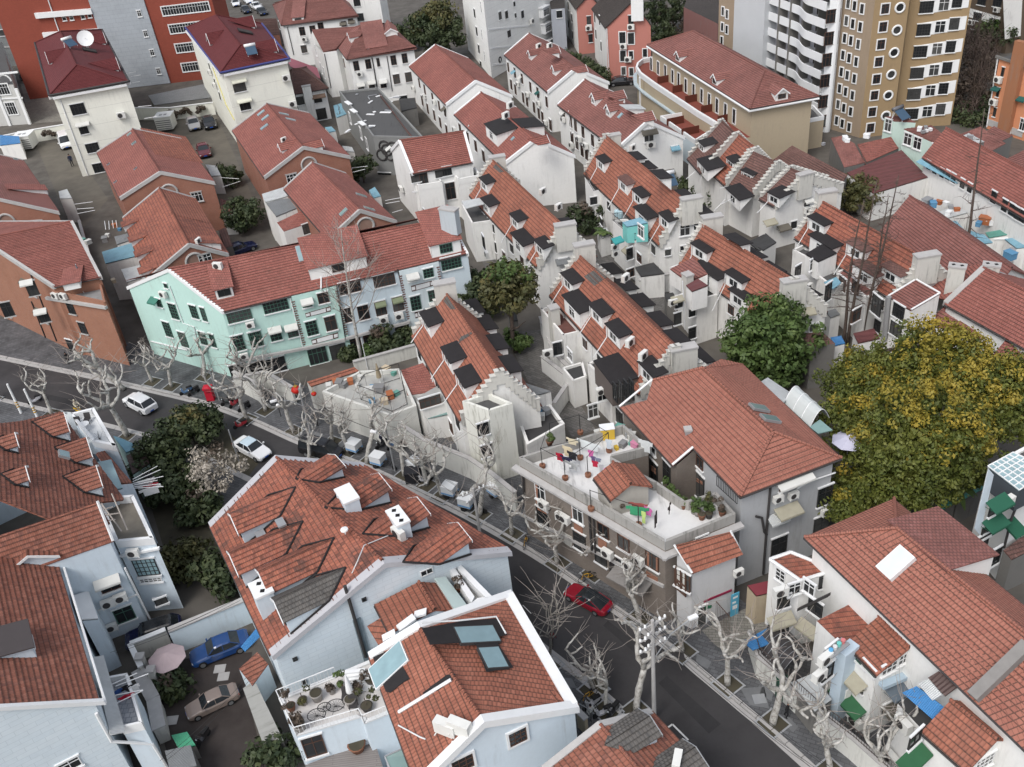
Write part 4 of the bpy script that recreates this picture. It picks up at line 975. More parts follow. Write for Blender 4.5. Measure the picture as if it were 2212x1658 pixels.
gb=flat('grey_house','grey rendered house with dark window between the white block and the pink houses',[T13(385,80),T13(500,70),T13(490,-30),T13(370,-30)],9,plaster('grey_blue_render',(.34,.36,.4),.3),SLT,par=0,cat='house');win(gb,gb.Fs[0],[T13(455,120)],1.2,1.5,'k')
for i in range(4):
 if abs(gb.Fs[i].hit(T13(455,180)).z-4)<4:pass
rdm=B('office_block','red tiled office block with a grey stair tower and ribbon windows, top left','office building',P(T11(1400,690)))
pL,pR=P(T11(250,830),0),P(T11(1930,636),0);F=wallface(pL,pR);bk=-F.n*12
foot(rdm,[p+Z*24 for p in (pL,pR,pR+bk,pL+bk)]);rdm.r.face([p+Z*24 for p in (pL,pR,pR+bk,pL+bk)]);rdm.done(TEL,FLT)
panel(rdm,F,[T11(735,-10),T11(1195,-10),T11(1420,690),T11(985,742)],GTL,.35,'stair_tower');F2_=Face(F.o+F.n*.36,F.n)
win(rdm,F2_,[T11(*p) for p in ((1160,115),(1213,283),(1267,440),(1320,595))],.95,1.35,'w')
for p in ((1545,75),(1605,225),(1655,385),(1705,545)):
 win(rdm,F,[T11(*p)],10.5,1.9,'wf')
for a,c in (((300,130),(770,92)),((365,292),(830,258))):strip(rdm,F,T11(*a),T11(*c),1.1,.7,TRM,'balcony_band')
win(rdm,F,[T11(*p) for p in ((535,155),(595,150),(690,140),(745,130))],.9,1.0,'w')
pipe(rdm,F,[T11(400,0),T11(490,262)],.13,off=.2)
gr=B('concrete_block','grey concrete block with square windows in the top left corner','building',P(T11(300,480)))
a,c,d=P(T11(-420,600),0),P(T11(395,525),0),P(T11(560,360),0);foot(gr,[p+Z*22 for p in (a,c,d,d+(a-c))]);gr.r.face([p+Z*22 for p in (a,c,d,d+(a-c))]);gr.done(brick('grey_panels',(.21,.225,.225),(.19,.2,.2),(.12,.12,.12),3,1.4,.4,.03),FLT)
F=wallface(a,c);win(gr,F,[T11(110,110),T11(180,255),T11(25,275),T11(20,130)],1.8,1.5,'k');strip(gr,F,T11(0,395),T11(300,385),.3,.15,STO,'string_course')
ar=B('arched_building','white classical building with tall arched windows at the left edge behind the garden wall','building',P(T11(100,1000)))
a,c,d=P(T11(-420,1085),0),P(T11(238,1035),0),P(T11(130,640),0);az=8.5;foot(ar,[p+Z*az for p in (a,c,d,d+(a-c))]);ar.r.face([p+Z*az for p in (a,c,d,d+(a-c))]);ar.done(plaster('old_white_stone',(.5,.5,.48),.6),FLT)
F=wallface(a,c);win(ar,F,[T11(95,905)],2.2,2.6,'wf');win(ar,F,[T11(30,745),T11(-110,760)],2.4,2.2,'wf');strip(ar,F,T11(-50,620),T11(150,600),.35,.3,TRM);strip(ar,F,T11(0,825),T11(190,815),.25,.15,TRM)
for p in (T11(45,680),T11(-105,700)):
 h=F.hit(p);t=Z.cross(F.n);mb=MB();mb.tube([h+F.n*.06+(t*math.cos(a_)+Z*math.sin(a_))*1.35 for a_ in [math.pi*k/10 for k in range(11)]],.16,5);mb.build('window_arch',TRM,ar.e)
for p,q in ((T11(165,640),T11(240,1010)),(T11(15,640),T11(80,1030))):
 a_,c_=F.hit(p,.1),F.hit(q,.1);mb=MB();x=V((c_.x,c_.y,0));mb.box(x+Z*az*.45,Z.cross(F.n)*.3,F.n*.22,Z*az*.45);mb.build('pilaster',TRM,ar.e)
gwall('garden_wall','cream garden wall behind the white van, at the left edge',[T11(-200,1230),T11(60,1235),T11(300,1185),T11(570,1140)],2.5,CRM)
gwall('garden_wall','cream garden wall with dead creeper behind the silver and black cars',[T11(1150,1000),T11(1440,1000),T11(1800,955)],2.5,CRM)
sh=lean('low_shed','low shed with grey corrugated roof against the red office block',[(T11(1235,800),3),(T11(1285,880),2.6),(T11(1760,815),2.6),(T11(1730,700),3)],SHG,DCON)
lean('low_house','low house with a tiled grey-brown roof behind the row of stepped gables',[(T14(120,1335),4.2),(T14(620,1640),4.2),(T14(740,1455),6),(T14(280,1212),6)],BRW,DCON,'house')
lean('low_house','low house with crooked short red roof, left of the wide one under the tower',[(T14(605,1150),5.6),(T14(715,1395),4.4),(T14(885,1355),4.4),(T14(800,1195),5.6),(T14(690,1132),5.8)],RD2,DCON,'house')
lean('low_house','low house with a wide bright red roof at the foot of the tan tower',[(T14(828,1202),5.8),(T14(905,1352),4.4),(T14(1168,1235),4.4),(T14(1105,1140),5.8)],RD,DCON,'house')
lean('metal_shed','shed with long maroon ribbed metal roof below the mint roof rooms',[(T14(735,1445),4.6),(T14(960,1615),4.0),(T14(1410,1480),4.0),(T14(1190,1255),4.8)],corr('maroon_ribbed_sheet',(.13,.05,.05),.9),WHS)
j4=lean('roof_room','mint walled roof room with big white windows and a flat red roof below the tower',[(T14(1210,1075),7.8),(T14(1440,1180),7.4),(T14(1670,1228),7.4),(T14(1440,1050),8.0)],RD2,plaster('mint_room',(.5,.62,.56),.5),'house');win(j4,j4.Fs[0],[T14(1245,1160),T14(1325,1195)],1.4,1.7,'w');win(j4,j4.Fs[1],[T14(1490,1245)],1.6,1.4,'w')
j4b=lean('roof_room','small mint roof room with a sash window under the rooftop water tank',[(T14(1050,975),7.8),(T14(1130,1010),7.6),(T14(1310,1020),7.6),(T14(1210,965),7.9)],RD2,MATS['mint_room'],'house');win(j4b,j4b.Fs[0],[T14(1082,1045)],1.2,1.8,'w')
j5=gable('long_house','long white house with red roof and a blue awning strip beside the thin leaning redwood',T24(2420,330),T24(2790,190),T14(1385,1312),T24(2650,60),6.4,WHS,RD,group='long tiled houses at the right')
awf=j5.F['side'];a,c=P(T14(1370,1320),6.2),P(T14(1715,1500),5.9);mb=MB();n=awf.n;mb.prism([a,c,c+n*1.0-Z*.35,a+n*1.0-Z*.35],Z*.06);mb.build('awning',SHL,j5.e)
win(j5,awf,[T14(*p) for p in ((1420,1375),(1470,1410),(1530,1440),(1580,1460),(1625,1485),(1700,1530),(1760,1565))],.8,1.2,'k');win(j5,awf,[T24(*p) for p in ((1960,50),(2050,120),(2110,155),(2155,185),(2200,210))],.9,1.5,'k')
lean('low_house','low house with plain red roof tucked beneath the white rubble-strewn roof',[(T14(1690,1115),5.4),(T14(1880,1290),4.6),(T14(2060,1195),4.6),(T14(1850,1055),5.6)],RD2,DCON,'house')
lean('low_house','low house with small red roof by the plinth of the orange building',[(T14(1880,1110),5.0),(T14(2010,1180),4.4),(T14(2120,1130),4.4),(T14(1960,1050),5.2)],RD2,DCON,'house')
lean('low_house','low house with dull red roof at the right edge, below the orange building',[(T14(2020,1350),5.4),(T14(2160,1440),4.6),(T14(2320,1370),4.6),(T14(2230,1240),5.6)],RD2,DCON,'house')
lean('low_house','low house with a red roof crossed by white edging at the right edge',[(T14(2075,1410),4.8),(T14(2260,1500),4.2),(T14(2400,1420),4.2),(T14(2240,1330),5)],RD,DCON,'house')
lean('rubble_roof','low flat roof strewn with white planks and scrap beyond the mint roof rooms',[(T14(1640,1165),5.6),(T14(1720,1235),5.4),(T14(1880,1185),5.4),(T14(1750,1115),5.6)],SHW,DCON)
for lb_,pts,m in (('yard shed with a bright blue corrugated roof behind the long brown roof',[(1740,330),(1800,450),(1950,432),(1880,370)],SHL),('yard shed with narrow pale blue sheet roof crossed by the thin redwood trunk',[(1560,262),(1600,320),(1760,385),(1650,255)],SHL),
 ('yard shed with a green sheet roof in front of the white house with many windows',[(1890,350),(1920,392),(2140,355),(2095,315)],corr('green_sheet',(.12,.33,.27))),('yard shed with a blue sheet roof leaning on a white wall at the right edge',[(2050,405),(2150,480),(2260,465),(2190,385)],SHL),
 ('yard shed roofed with scrap sheets and tarpaulins behind the long brown roof',[(1455,195),(1530,240),(1750,180),(1640,130)],SHW)):
 lean('yard_shed',lb_,[(T24(*p),2.8+.12*i) for i,p in enumerate(pts)],m,WHS)
gwall('yard_wall','white yard wall with a sheltered blue sheet roof above it at the right edge',[T24(1920,560),T24(2060,560)],2.6,WHS)
oz=zof(T14(1895,1070),T14(1990,482));a,c=P(T14(1895,1070),0),P(T14(2330,1215),0);F=wallface(a,c)
og=B('orange_house','orange rendered house with a tall brown chimney breast at the right edge','house',a);q=[a,c,c-F.n*9,a-F.n*9];foot(og,[p+Z*oz for p in q]);og.r.face([p+Z*oz for p in q]);og.done(ORP,FLT);og.F=F
strip(og,F,T14(1985,470),T14(2260,560),.35,.35,DCON,'cornice');strip(og,F,T14(1905,1015),T14(2200,1120),1.0,.08,STO,'plinth')
win(og,F,[T14(2168,655),T14(2200,1040)],1.0,1.8,'w');win(og,F,[T14(2120,835),T14(2095,992)],1.1,1.5,'w');win(og,F,[T14(2035,600),T14(1995,770),T14(1968,935)],.5,1.4,'k')
ac(og,F,[T14(2010,662),T14(1972,848),T14(2090,1165)],1.4);awn(og,F,[T14(1992,728),T14(2120,785),T14(2205,815)],1.4,.7,plain('green_awning',(.02,.09,.08),.7,.15))
h=F.hit(T14(2130,760));mb=MB();t=Z.cross(F.n);mb.box(V((h.x,h.y,oz*.5+1.6))+F.n*.4,t*1.0,F.n*.45,Z*(oz*.5+1.7));mb.build('chimney_breast',plaster('brown_render',(.33,.15,.08),.5),og.e);pipe(og,F,[T14(1992,490),T14(1900,1060)],.1,off=.15);pipe(og,F,[T14(2150,760),T14(2090,1150)],.09,off=.2)
tr=B('brown_block','brown apartment block with a white stair gable in the top right corner','apartment block',P(T14(1900,350)))
a,c=P(T14(1690,360),0),P(T14(2050,450),0);F=wallface(a,c);e=P(T14(2230,420),0);q=[a,c,e,e-F.n*8,a-F.n*8];foot(tr,[p+Z*24 for p in q]);tr.r.face([p+Z*24 for p in q]);tr.done(plaster('brown_wall',(.115,.085,.06),.4,(.05,.04,.03)),FLT)
win(tr,F,[T14(1825,140),T14(1795,285),T14(1990,25),T14(1860,10),T14(1955,190)],1.9,1.5,'k');strip(tr,F,T14(1750,105),T14(2010,180),1.6,.04,WHS,'window_band');ac(tr,F,[T14(1995,80),T14(1760,180),T14(1785,185)],1.3)
panel(tr,wallface(c,e),[T14(2035,-10),T14(2195,-10),T14(2180,300),T14(2050,330)],WHS,.1,'stair_gable')
wt=flat('white_house','white house block with dark windows at the very top, left of the big evergreen',[T12(735,-60),T12(1045,-90),T12(1100,-130),T12(800,-160)],12,WHT,FLT,cat='house',par=.2)
for f in wt.Fs:
 h=f.hit(T12(870,20))
 if f.n.y<-.5 and abs(f.n.y)>.7:win(wt,f,[T12(870,20),T12(900,145)],1.6,1.8,'k')
lean('brick_shed','low brick shed with a brown tiled roof beside the top car park',[(T12(15,160),3.4),(T12(60,305),3),(T12(225,290),3),(T12(200,155),3.4)],BRW,RBR)
lean('canopy_shed','low shed with a translucent maroon roof squeezed between cream block and white house',[(T12(270,470),4),(T12(320,560),3.4),(T12(570,660),3.4),(T12(540,570),4)],plain('maroon_plastic',(.25,.07,.09),.4,.2),DCON)
bq_=flat('brick_house','old mauve brick house at the top edge, left of the tall tower',[T13(1490,60),T13(1775,200),T13(1800,-60),T13(1560,-120)],8,plaster('mauve_render',(.24,.12,.11),.6),SLT,par=0,cat='house')
for f in bq_.Fs[:2]:
 pass
sb=flat('grey_annex','grey striped brick annex wall below the dark tree, behind the drying yard',[T24(330,1190),T24(440,1300),T24(640,1270),T24(530,1170)],5.2,DCON,BRW,par=0,cat='shed')
def tt(T,*ps):return [T(*p) for p in ps]
def pz(b,F,pa,pb,z0,z1,mat,proud=.06,name='panel'):
 a,c=F.hit(pa),F.hit(pb);mb=MB();mb.prism([(a.x,a.y,z0),(c.x,c.y,z0),(c.x,c.y,z1),(a.x,a.y,z1)],F.n*proud);return mb.build(name,mat,b.e)
def ring(b,F,p,r,mat=STO,name='round_window',fill=None):
 h=F.hit(p);t=Z.cross(F.n);mb=MB();mb.tube([h+F.n*.06+(t*math.cos(a)+Z*math.sin(a))*r for a in [2*math.pi*k/22 for k in range(23)]],.16,6,cap=False);o=mb.build(name,mat,b.e)
 mb=MB();mb.tube([h,h+F.n*.03],r,18);mb.build('infill',fill or RBR,o)
def wing(b,pts,H,wall=WHS,par=.7,floor=None,name='rear_wing'):
 q=[P(p,H) for p in pts]
 if sum(a.x*c.y-c.x*a.y for a,c in zip(q,q[1:]+q[:1]))<0:q=q[::-1]
 mb=MB();mb.prism([V((p.x,p.y,0)) for p in q],Z*H)
 for i in range(len(q)):
  a,d=q[i],q[(i+1)%len(q)];t=(d-a).normalized();nn=V((-t.y,t.x,0));mb.prism([a-nn*.03,d-nn*.03,d+nn*.2,a+nn*.2],Z*par)
 o=mb.build(name,wall,b.e);mb=MB();mb.face([p+Z*.012 for p in q]);mb.build('floor',floor or FLT,o)
 return [wallface(q[i],q[(i+1)%len(q)]) for i in range(len(q))],q
def wl(fs,p,H):
 best=None
 for f in fs:
  h=f.hit(p);d=(h-CO).length
  if -1<h.z<H+1 and f.n.dot(CO-h)>0 and (best is None or d<best[0]):best=(d,f)
 return best[1] if best else fs[0]
def railing(b,pts,h=.95,mat=None,gap=.22,name='railing',r=.025):
 mb=MB();mat=mat or IRON
 for a,c in zip(pts,pts[1:]):
  n=max(1,int((c-a).length/gap))
  for i in range(n+1):p=a.lerp(c,i/n);mb.tube([p,p+Z*h],r*.6,4)
  mb.tube([a+Z*h,c+Z*h],r*1.4,5);mb.tube([a+Z*.1,c+Z*.1],r,4)
 return mb.build(name,mat,b.e if isinstance(b,B) else b)
AWW=plain('white_awning',(.55,.55,.52),.7,.15);AWG=MATS['green_awning'];AWB=plain('beige_awning',(.33,.31,.24),.7,.25);AWD=plain('dark_awning',(.12,.11,.09),.8,.3)
F=mint.F['side'];G=mint.F['front'];zt=mint.He
pz(mint,F,T22(690,785),T22(1790,515),0,zt-.1,PBL,.05,'blue_front')
pz(mint,F,T22(325,880),T22(700,785),0,zt-.12,MNT,.3,'bay');pz(mint,F,T22(1215,655),T22(1545,575),0,zt-.12,plaster('white_blue',(.62,.70,.72),.3),.3,'bay')
F2=Face(F.o+F.n*.31,F.n);Fb=Face(F.o+F.n*.055,F.n)
win(mint,G,tt(T21,(1445,1000),(1395,1150),(1525,1235)),1.25,2.1,'gG');win(mint,G,tt(T21,(1615,1005),(1690,1225)),1.15,1.75,'gG');win(mint,G,tt(T21,(1695,1025),(1772,1245)),.75,1.8,'gG');win(mint,G,[T21(1325,930)],.9,1.1,'gG');win(mint,G,[T21(1380,787)],.6,.6,'g')
awn(mint,G,[T21(1290,890)],1.4,.8,plain('teal_awning',(.05,.17,.13),.7,.1));ac(mint,G,[T21(1372,850)],1.1);pipe(mint,G,tt(T21,(1410,790),(1525,1100),(1615,1130),(1640,1260)));pipe(mint,G,tt(T21,(1255,1250),(1560,1325)),.09)
win(mint,F,[T21(1992,1040)],2.7,1.35,'gG');win(mint,F,tt(T21,(1985,1265),(2125,1235)),1.3,2.0,'gG');ac(mint,F,tt(T21,(2080,1105),(2030,1365)),1.05)
win(mint,F,[T22(195,955)],2.8,1.5,'gG');win(mint,F,[T22(35,1230)],1.3,2,'gG');win(mint,F,tt(T22,(195,1200),(338,1170)),1.3,1.4,'gG');awn(mint,F,tt(T22,(180,1135),(315,1115)),1.5,.7,AWW)
win(mint,F2,[T22(455,940)],1.1,.8,'gG');awn(mint,F2,[T22(448,900)],1.4,.7,AWW);win(mint,F2,[T22(590,888)],1.25,1.35,'b');win(mint,F2,[T22(495,1140)],1.3,1.9,'gG');win(mint,F2,[T22(652,1100)],1.3,1.9,'b')
win(mint,Fb,tt(T22,(812,800),(1097,742)),2.5,1.5,'bG');win(mint,Fb,tt(T22,(782,1035),(925,1010),(1068,975),(1212,938)),1.3,1.9,'b');awn(mint,Fb,tt(T22,(1062,925),(1205,890)),1.3,.5,plain('olive_awning',(.2,.23,.14),.8,.2));ac(mint,Fb,tt(T22,(1090,1060),(1217,1032)),1.15)
win(mint,F2,[T22(1337,722)],1.2,.8,'gG');awn(mint,F2,[T22(1328,690)],1.5,.8,AWW);win(mint,F2,[T22(1465,682)],1.2,1.2,'gG');win(mint,F2,[T22(1360,932)],1.2,1.9,'gG');win(mint,F2,[T22(1500,870)],1,1.5,'gG');win(mint,Fb,[T22(1655,597)],2.4,1.6,'gG')
win(mint,Fb,tt(T22,(840,1265),(985,1220),(1255,1160)),1.8,1.6,'b');win(mint,F2,[T22(545,1370)],2.2,2.2,'g',name='shop_window');win(mint,F2,[T22(718,1345)],1.9,2.4,'k',name='door')
win(mint,F,tt(T22,(60,1470),(200,1445)),2.2,1.9,'k',name='shop_window');win(mint,F,tt(T21,(2110,1490),(1990,1500)),2.0,2.0,'k',name='shop_window')
for T,ps in ((T22,[(440,1018),(650,958),(655,1000),(448,1052)]),(T22,[(490,1240),(712,1175),(716,1222),(500,1278)]),(T22,[(1320,790),(1512,742),(1516,785),(1328,838)]),(T22,[(1350,1010),(1480,975),(1484,1020),(1358,1060)])):
 q=[F2.hit(T(*p)) for p in ps];fr=MB();fr.prism(q,F.n*.03);o=fr.build('sign_panel',plain('panel_brown',(.1,.06,.05),.8),mint.e)
 c=sum(q,V((0,0,0)))/4;mb=MB()
 for sa_,sb_ in ((.015,.16),(.2,.8),(.84,.985)):
  a,d=q[0].lerp(q[1],sa_),q[0].lerp(q[1],sb_);e,g=q[3].lerp(q[2],sb_),q[3].lerp(q[2],sa_);k=.12 if sb_<.9 and sa_>.1 else .22
  mb.prism([a.lerp(g,k),d.lerp(e,k),d.lerp(e,1-k),a.lerp(g,1-k)],F.n*.05)
 mb.build('panel_field',TRM,o)
QN=plain('quoin_brown',(.17,.1,.09),.8,.2)
for T,p in ((T22,(328,880)),(T22,(698,785)),(T22,(1220,655)),(T22,(1540,575))):
 h=F.hit(T(*p));t=Z.cross(F.n);mb=MB()
 for k in range(20):mb.box(V((h.x,h.y,3+k*.3))+F.n*.33+t*(.0 if p[0] in(328,1220) else -.1),t*(.2 if k%2 else .12),F.n*.02,Z*.075)
 mb.build('quoins',QN,mint.e)
for a,c in ((T22(0,1388),T22(330,1325)),(T22(330,1325),T22(770,1232)),(T22(775,1225),T22(1310,1085))):strip(mint,F2,a,c,.3,.3,STO)
strip(mint,F,T21(1930,1400),T22(10,1385),.3,.45,STO);pipe(mint,F,[T22(310,870),T22(420,1300)],.07);pipe(mint,F,[T22(1210,650),T22(1310,1080)],.08,GUT,.15);pipe(mint,F,[T22(700,790),T22(775,1230)],.07,GUT,.4)
rl=mint.F['rl'];shed(mint,rl,[T22(1548,285)],3.6,1.7,RD,WHT,.42,sill='gG');shed(mint,rl,[T22(665,465)],6.6,1.5,RD,WHT,.42,sill='b');shed(mint,rl,[T21(1830,700)],1.9,1.3,RD,WHT,.4,sill='k')
skyl(mint,rl,[T22(452,512)],2.2,2.0,GLB);pipe(mint,Face(rl.o,rl.n),[T22(575,600),T22(572,825)],.09,off=.1);acat(mint,rl.hit(T21(1832,640)),-.3,1.2)
q=Face(mint.c,mint.F['front'].n);stack(mint,q.hit(T22(1632,145)),2.2,.9,1.6,mint.v,plaster('grey_blue_stack',(.45,.5,.53),.5))
for b,p,r in ((h2,T11(1412,1598),1.15),(h1,T21(62,252),1.15),(h2b,T21(1622,585),1.1),(h3,T12(472,1372),1.15),(h3b,T22(942,288),1.1)):ring(b,b.F['front'],p,r)
for b,p in ((h1,T21(320,285)),(h3,T12(330,1490)),(h2,T11(1640,1640)),(h2b,T21(1710,570))):win(b,b.F['front'],[p],1.6,1.5,'ws')
skyl(h3,h3.F['rl'],tt(T12,(75,945),(110,985),(102,1062)),.9,1.5);skyl(h3,h3.F['rr'],tt(T12,(262,955),(318,1000)),.9,1.6);gdorm(h3,h3.F['rl'],[T12(225,1200)],1.8,1.3,.7,RD,st=None);gdorm(h3,h3.F['rr'],[T12(560,1165)],1.8,1.4,.7,RD,st=None);acat(h3,h3.F['rl'].hit(T12(255,1180)),.8)
skyl(h2,h2.F['rl'],tt(T11,(1078,1122),(1117,1197)),.8,.9,GLG);skyl(h2,h2.F['rl'],tt(T11,(905,1372),(1130,1408),(962,1520)),.35,.6,DRK)
slope(h2,[h2.F['rr'].lift(.05).hit(T11(*p)) for p in ((1235,1200),(1165,1065),(1545,1140),(1690,1360),(1290,1285))],OR2,'roof_patch',.02)
slope(h2b,[h2b.F['rr'].lift(.05).hit(T21(*p)) for p in ((1365,15),(1650,90),(1745,270),(1430,190))],OR,'roof_patch',.02)
shed(h1,h1.F['rr'],[T11(215,1560)],2.4,1.0,RD,WHT,.35,sill='w');skyl(h1,h1.F['rr'],[T11(130,1330)],.9,.7,GLG);shed(h2b,h2b.F['rr'],[T21(1700,405)],2.2,1.0,OR2,WHT,.35);acat(h2b,h2b.F['rr'].hit(T21(1640,435)),1.2)
skyl(h3b,h3b.F['rl'],[T22(762,178)],.8,1.3,GLG);skyl(h3b,h3b.F['rr'],tt(T22,(905,40),(972,152)),.8,1.5,GLG)
shed(h2b,h2b.F['rl'],tt(T21,(1085,255),(1150,380),(1200,500),(1235,640)),1.5,.75,OR2,WHT,.12,sill='k')
lean('roof_shed','pale blue sheet roof over a drying balcony of the red brick row',[(T21(850,512),5.8),(T21(880,607),5.6),(T21(1172,535),6.4),(T21(1128,428),6.6)],SHL,WHS)
lean('roof_shed','plain white sheet roof below the pale blue sheet roof of the red brick row',[(T21(1012,658),5.6),(T21(1058,762),5.5),(T21(1222,712),6.0),(T21(1160,622),6.1)],SHW,WHS)
lean('roof_shed','small grey sheet roof above the pale blue sheet roof',[(T21(955,385),5.6),(T21(975,450),5.5),(T21(1090,410),6.0),(T21(1070,355),6.1)],SHG,WHS)
an1=lean('white_annex','white annex with brown tiled hip roof on the left of the second brick gable',[(T22(205,262),6.2),(T22(262,335),5.8),(T22(545,240),5.8),(T22(425,158),6.8)],RD,WHT,'house');win(an1,an1.Fs[1],[T22(448,315)],1.0,1.5,'k')
lean('roof_shed','grey and lilac sheet roof of the annex beside the second brick gable',[(T22(105,90),6),(T22(200,215),5.8),(T22(395,135),6.2),(T22(340,60),6.4)],SHG,WHS)
lean('roof_shed','white sheet roof with a teal edge on the annex beside the second brick gable',[(T22(80,30),6.3),(T22(110,95),6.2),(T22(320,40),6.5),(T22(270,-30),6.6)],SHW,WHS)
F=h0.F['side'];G=h0.F['front']
win(h0,F,tt(T21,(265,810),(60,985)),1.2,1.9,'ks');win(h0,F,tt(T21,(365,1045)),1.2,1.5,'ks');awn(h0,F,tt(T21,(215,745),(330,985)),1.5,.6,AWW);
for f in (G,):
 win(h0,f,tt(T21,(265,815),(55,990)),1.3,2.0,'ks');win(h0,f,tt(T21,(365,1050)),1.3,1.5,'ks');awn(h0,f,tt(T21,(205,740),(325,985)),1.7,.6,AWD);win(h0,f,tt(T21,(160,1235),(340,1260)),1.4,1.6,'ks');pipe(h0,f,[T21(250,680),T21(470,1250)],.08,GUT);pipe(h0,f,[T21(260,920),T21(420,1330)],.08,GUT)
fs,q=wing(h0,tt(T21,(440,870),(890,965),(830,700),(520,640)),h0.He-1.6,ORB,.7,plain('terrace_grey',(.25,.25,.25),.9,.3),'balcony_wing');f=wl(fs,T21(700,1100),8)
win(h0,f,tt(T21,(590,975),(690,1140)),1.2,1.6,'ks');win(h0,f,[T21(605,1310)],1.4,2.6,'k',name='door');ac(h0,f,tt(T21,(475,860),(540,865)),1.1);strip(h0,f,T21(395,885),T21(895,965),.35,.35,STO);pipe(h0,f,[T21(490,900),T21(700,1420)],.08,GUT);pipe(h0,f,[T21(560,1100),T21(715,1400)],.07,GUT);strip(h0,f,T21(100,1310),T21(1060,1475),.35,.12,STO,'plinth')
shed(h0,h0.F['rl'],[T21(600,700)],1.9,.8,RD,WHT,.05,sill='k')
def wr(b,F,w,h,st,T,*ps):return win(b,F,[T(*p) for p in ps],w,h,st)
F=l1.F['side'];wr(l1,F,1.0,1.9,'b',T12,(1390,690),(1435,745),(1500,815),(1555,880),(1602,925));wr(l1,F,1.1,2,'b',T12,(1415,840),(1460,905),(1515,960),(1565,1020),(1618,1085));ac(l1,F,tt(T12,(1350,735),(1525,850),(1440,800)),1.2);awn(l1,F,[T12(1605,900)],1.3,.8,AWD)
F=l2.F['side'];wr(l2,F,1.0,1.9,'b',T13,(30,560),(85,605),(145,655),(215,725),(275,770),(350,848));wr(l2,F,1.1,2,'b',T13,(55,705),(90,745),(155,815),(187,845),(245,895),(315,975),(380,1040),(285,945));ac(l2,F,tt(T13,(200,785),(350,1020),(120,700),(295,860)),1.2);awn(l2,F,[T13(85,592)],1.2,.8,SHL);awn(l2,F,[T13(135,640)],1.3,.8,AWW);awn(l2,F,[T13(283,765)],1.1,.7,AWG);pipe(l2,F,[T13(232,690),T13(275,900)]);pipe(l2,F,[T13(318,760),T13(345,960)])
gdorm(l2,l2.F['rl'],tt(T13,(205,420),(405,545)),1.7,1.7,.7,RD2,st='w');gdorm(l2,l2.F['rr'],tt(T13,(435,392),(660,545)),2.0,1.6,.7,RD2,st=None);acat(l2,l2.F['rl'].hit(T13(272,405)),.8,1.3);acat(l2,l2.F['rl'].hit(T13(362,402)),.8,1.3)
F=l1b.F['side'];wr(l1b,F,1.1,1.9,'b',T12,(1730,1075),(1860,1215),(1925,1300),(1795,1145));ac(l1b,F,[T12(1695,1075)],1.2);pipe(l1b,F,[T12(1800,1045),T12(1790,1100)],.1)
shed(l1b,l1b.F['rl'],[T12(2072,1050)],5.5,1.9,BLK,WHT,.12,sill='w');shed(l1b,l1b.F['rr'],[T13(195,1025)],4.2,1.6,BLK,WHT,.14);acat(l1b,l1b.F['rl'].hit(T12(2132,900)),.8,1.4);acat(l1b,l1b.F['rl'].lift(1.5).hit(T12(2095,985)),.8,1.4);skyl(l1b,l1b.F['rl'],[T13(70,1160)],.6,.7);gdorm(l1b,l1b.F['rr'],[T13(335,1130)],2.0,1.6,.7,RD,st=None)
G=l1b.F['front']
F=l2b.F['side'];wr(l2b,F,1.0,1.9,'b',T13,(492,950),(550,1012),(590,1045),(652,1098),(732,1168),(795,1212));wr(l2b,F,1.1,1.9,'b',T13,(562,1150),(602,1195),(645,1255),(682,1285),(728,1325));ac(l2b,F,tt(T13,(500,990),(635,1155),(690,1212),(570,1205)),1.3);pipe(l2b,F,[T13(530,920),T13(560,1120)]);pipe(l2b,F,[T13(765,1130),T13(790,1260)]);awn(l2b,F,tt(T13,(490,930)),1.3,.7,AWW)
G=l2b.F['front'];win(l2b,G,[T13(1200,1130)],1.5,1.9,'w');awn(l2b,G,[T13(1200,1085)],2.4,.9,AWD);ac(l2b,G,[T13(1212,1197)],1.4);win(l2b,G,[T13(1412,1240)],.8,.8,'k');awn(l2b,G,[T13(1415,1220)],1.4,.7,SHL);awn(l2b,G,[T13(1350,1420)],2.2,.9,AWD)
gdorm(l2b,l2b.F['rl'],tt(T13,(735,775),(858,870)),1.8,1.9,.8,RD2,st='w');gdorm(l2b,l2b.F['rr'],tt(T13,(975,755),(1212,930)),2.2,1.8,.8,RD2,st=None);skyl(l2b,l2b.F['rl'],[T13(965,968)],.7,1.0);shed(l2b,l2b.F['rr'],[T13(1060,895)],2,1.2,SHW,WHT,.2)
F=b9.W[0];wr(b9,F,1.1,1.9,'b',T12,(865,550),(965,535),(1175,503),(1268,487));wr(b9,F,.6,1.7,'b',T12,(1048,520));wr(b9,F,1.3,1.9,'b',T12,(1200,660),(1300,643));wr(b9,F,1.2,1.6,'b',T12,(905,735),(995,720),(1090,700));awn(b9,F,tt(T12,(900,695),(990,675),(1085,668)),1.6,1.0,AWW);ac(b9,F,[T12(892,615)],1.3);pipe(b9,F,tt(T12,(995,480),(1010,560),(1040,740)),.11,GUT);pipe(b9,F,tt(T12,(1120,470),(1165,760)),.08,GUT);wr(b9,F,1.6,2,'k',T12,(1260,840))
F=b9.W[3];wr(b9,F,.7,1.9,'b',T12,(732,505),(765,525));pipe(b9,F,[T12(700,470),T12(725,560)],.08,GUT)
wg=B('white_wing','white wing with red tiled roof joined to the left of the many-windowed white house','house',P(T12(600,740)))
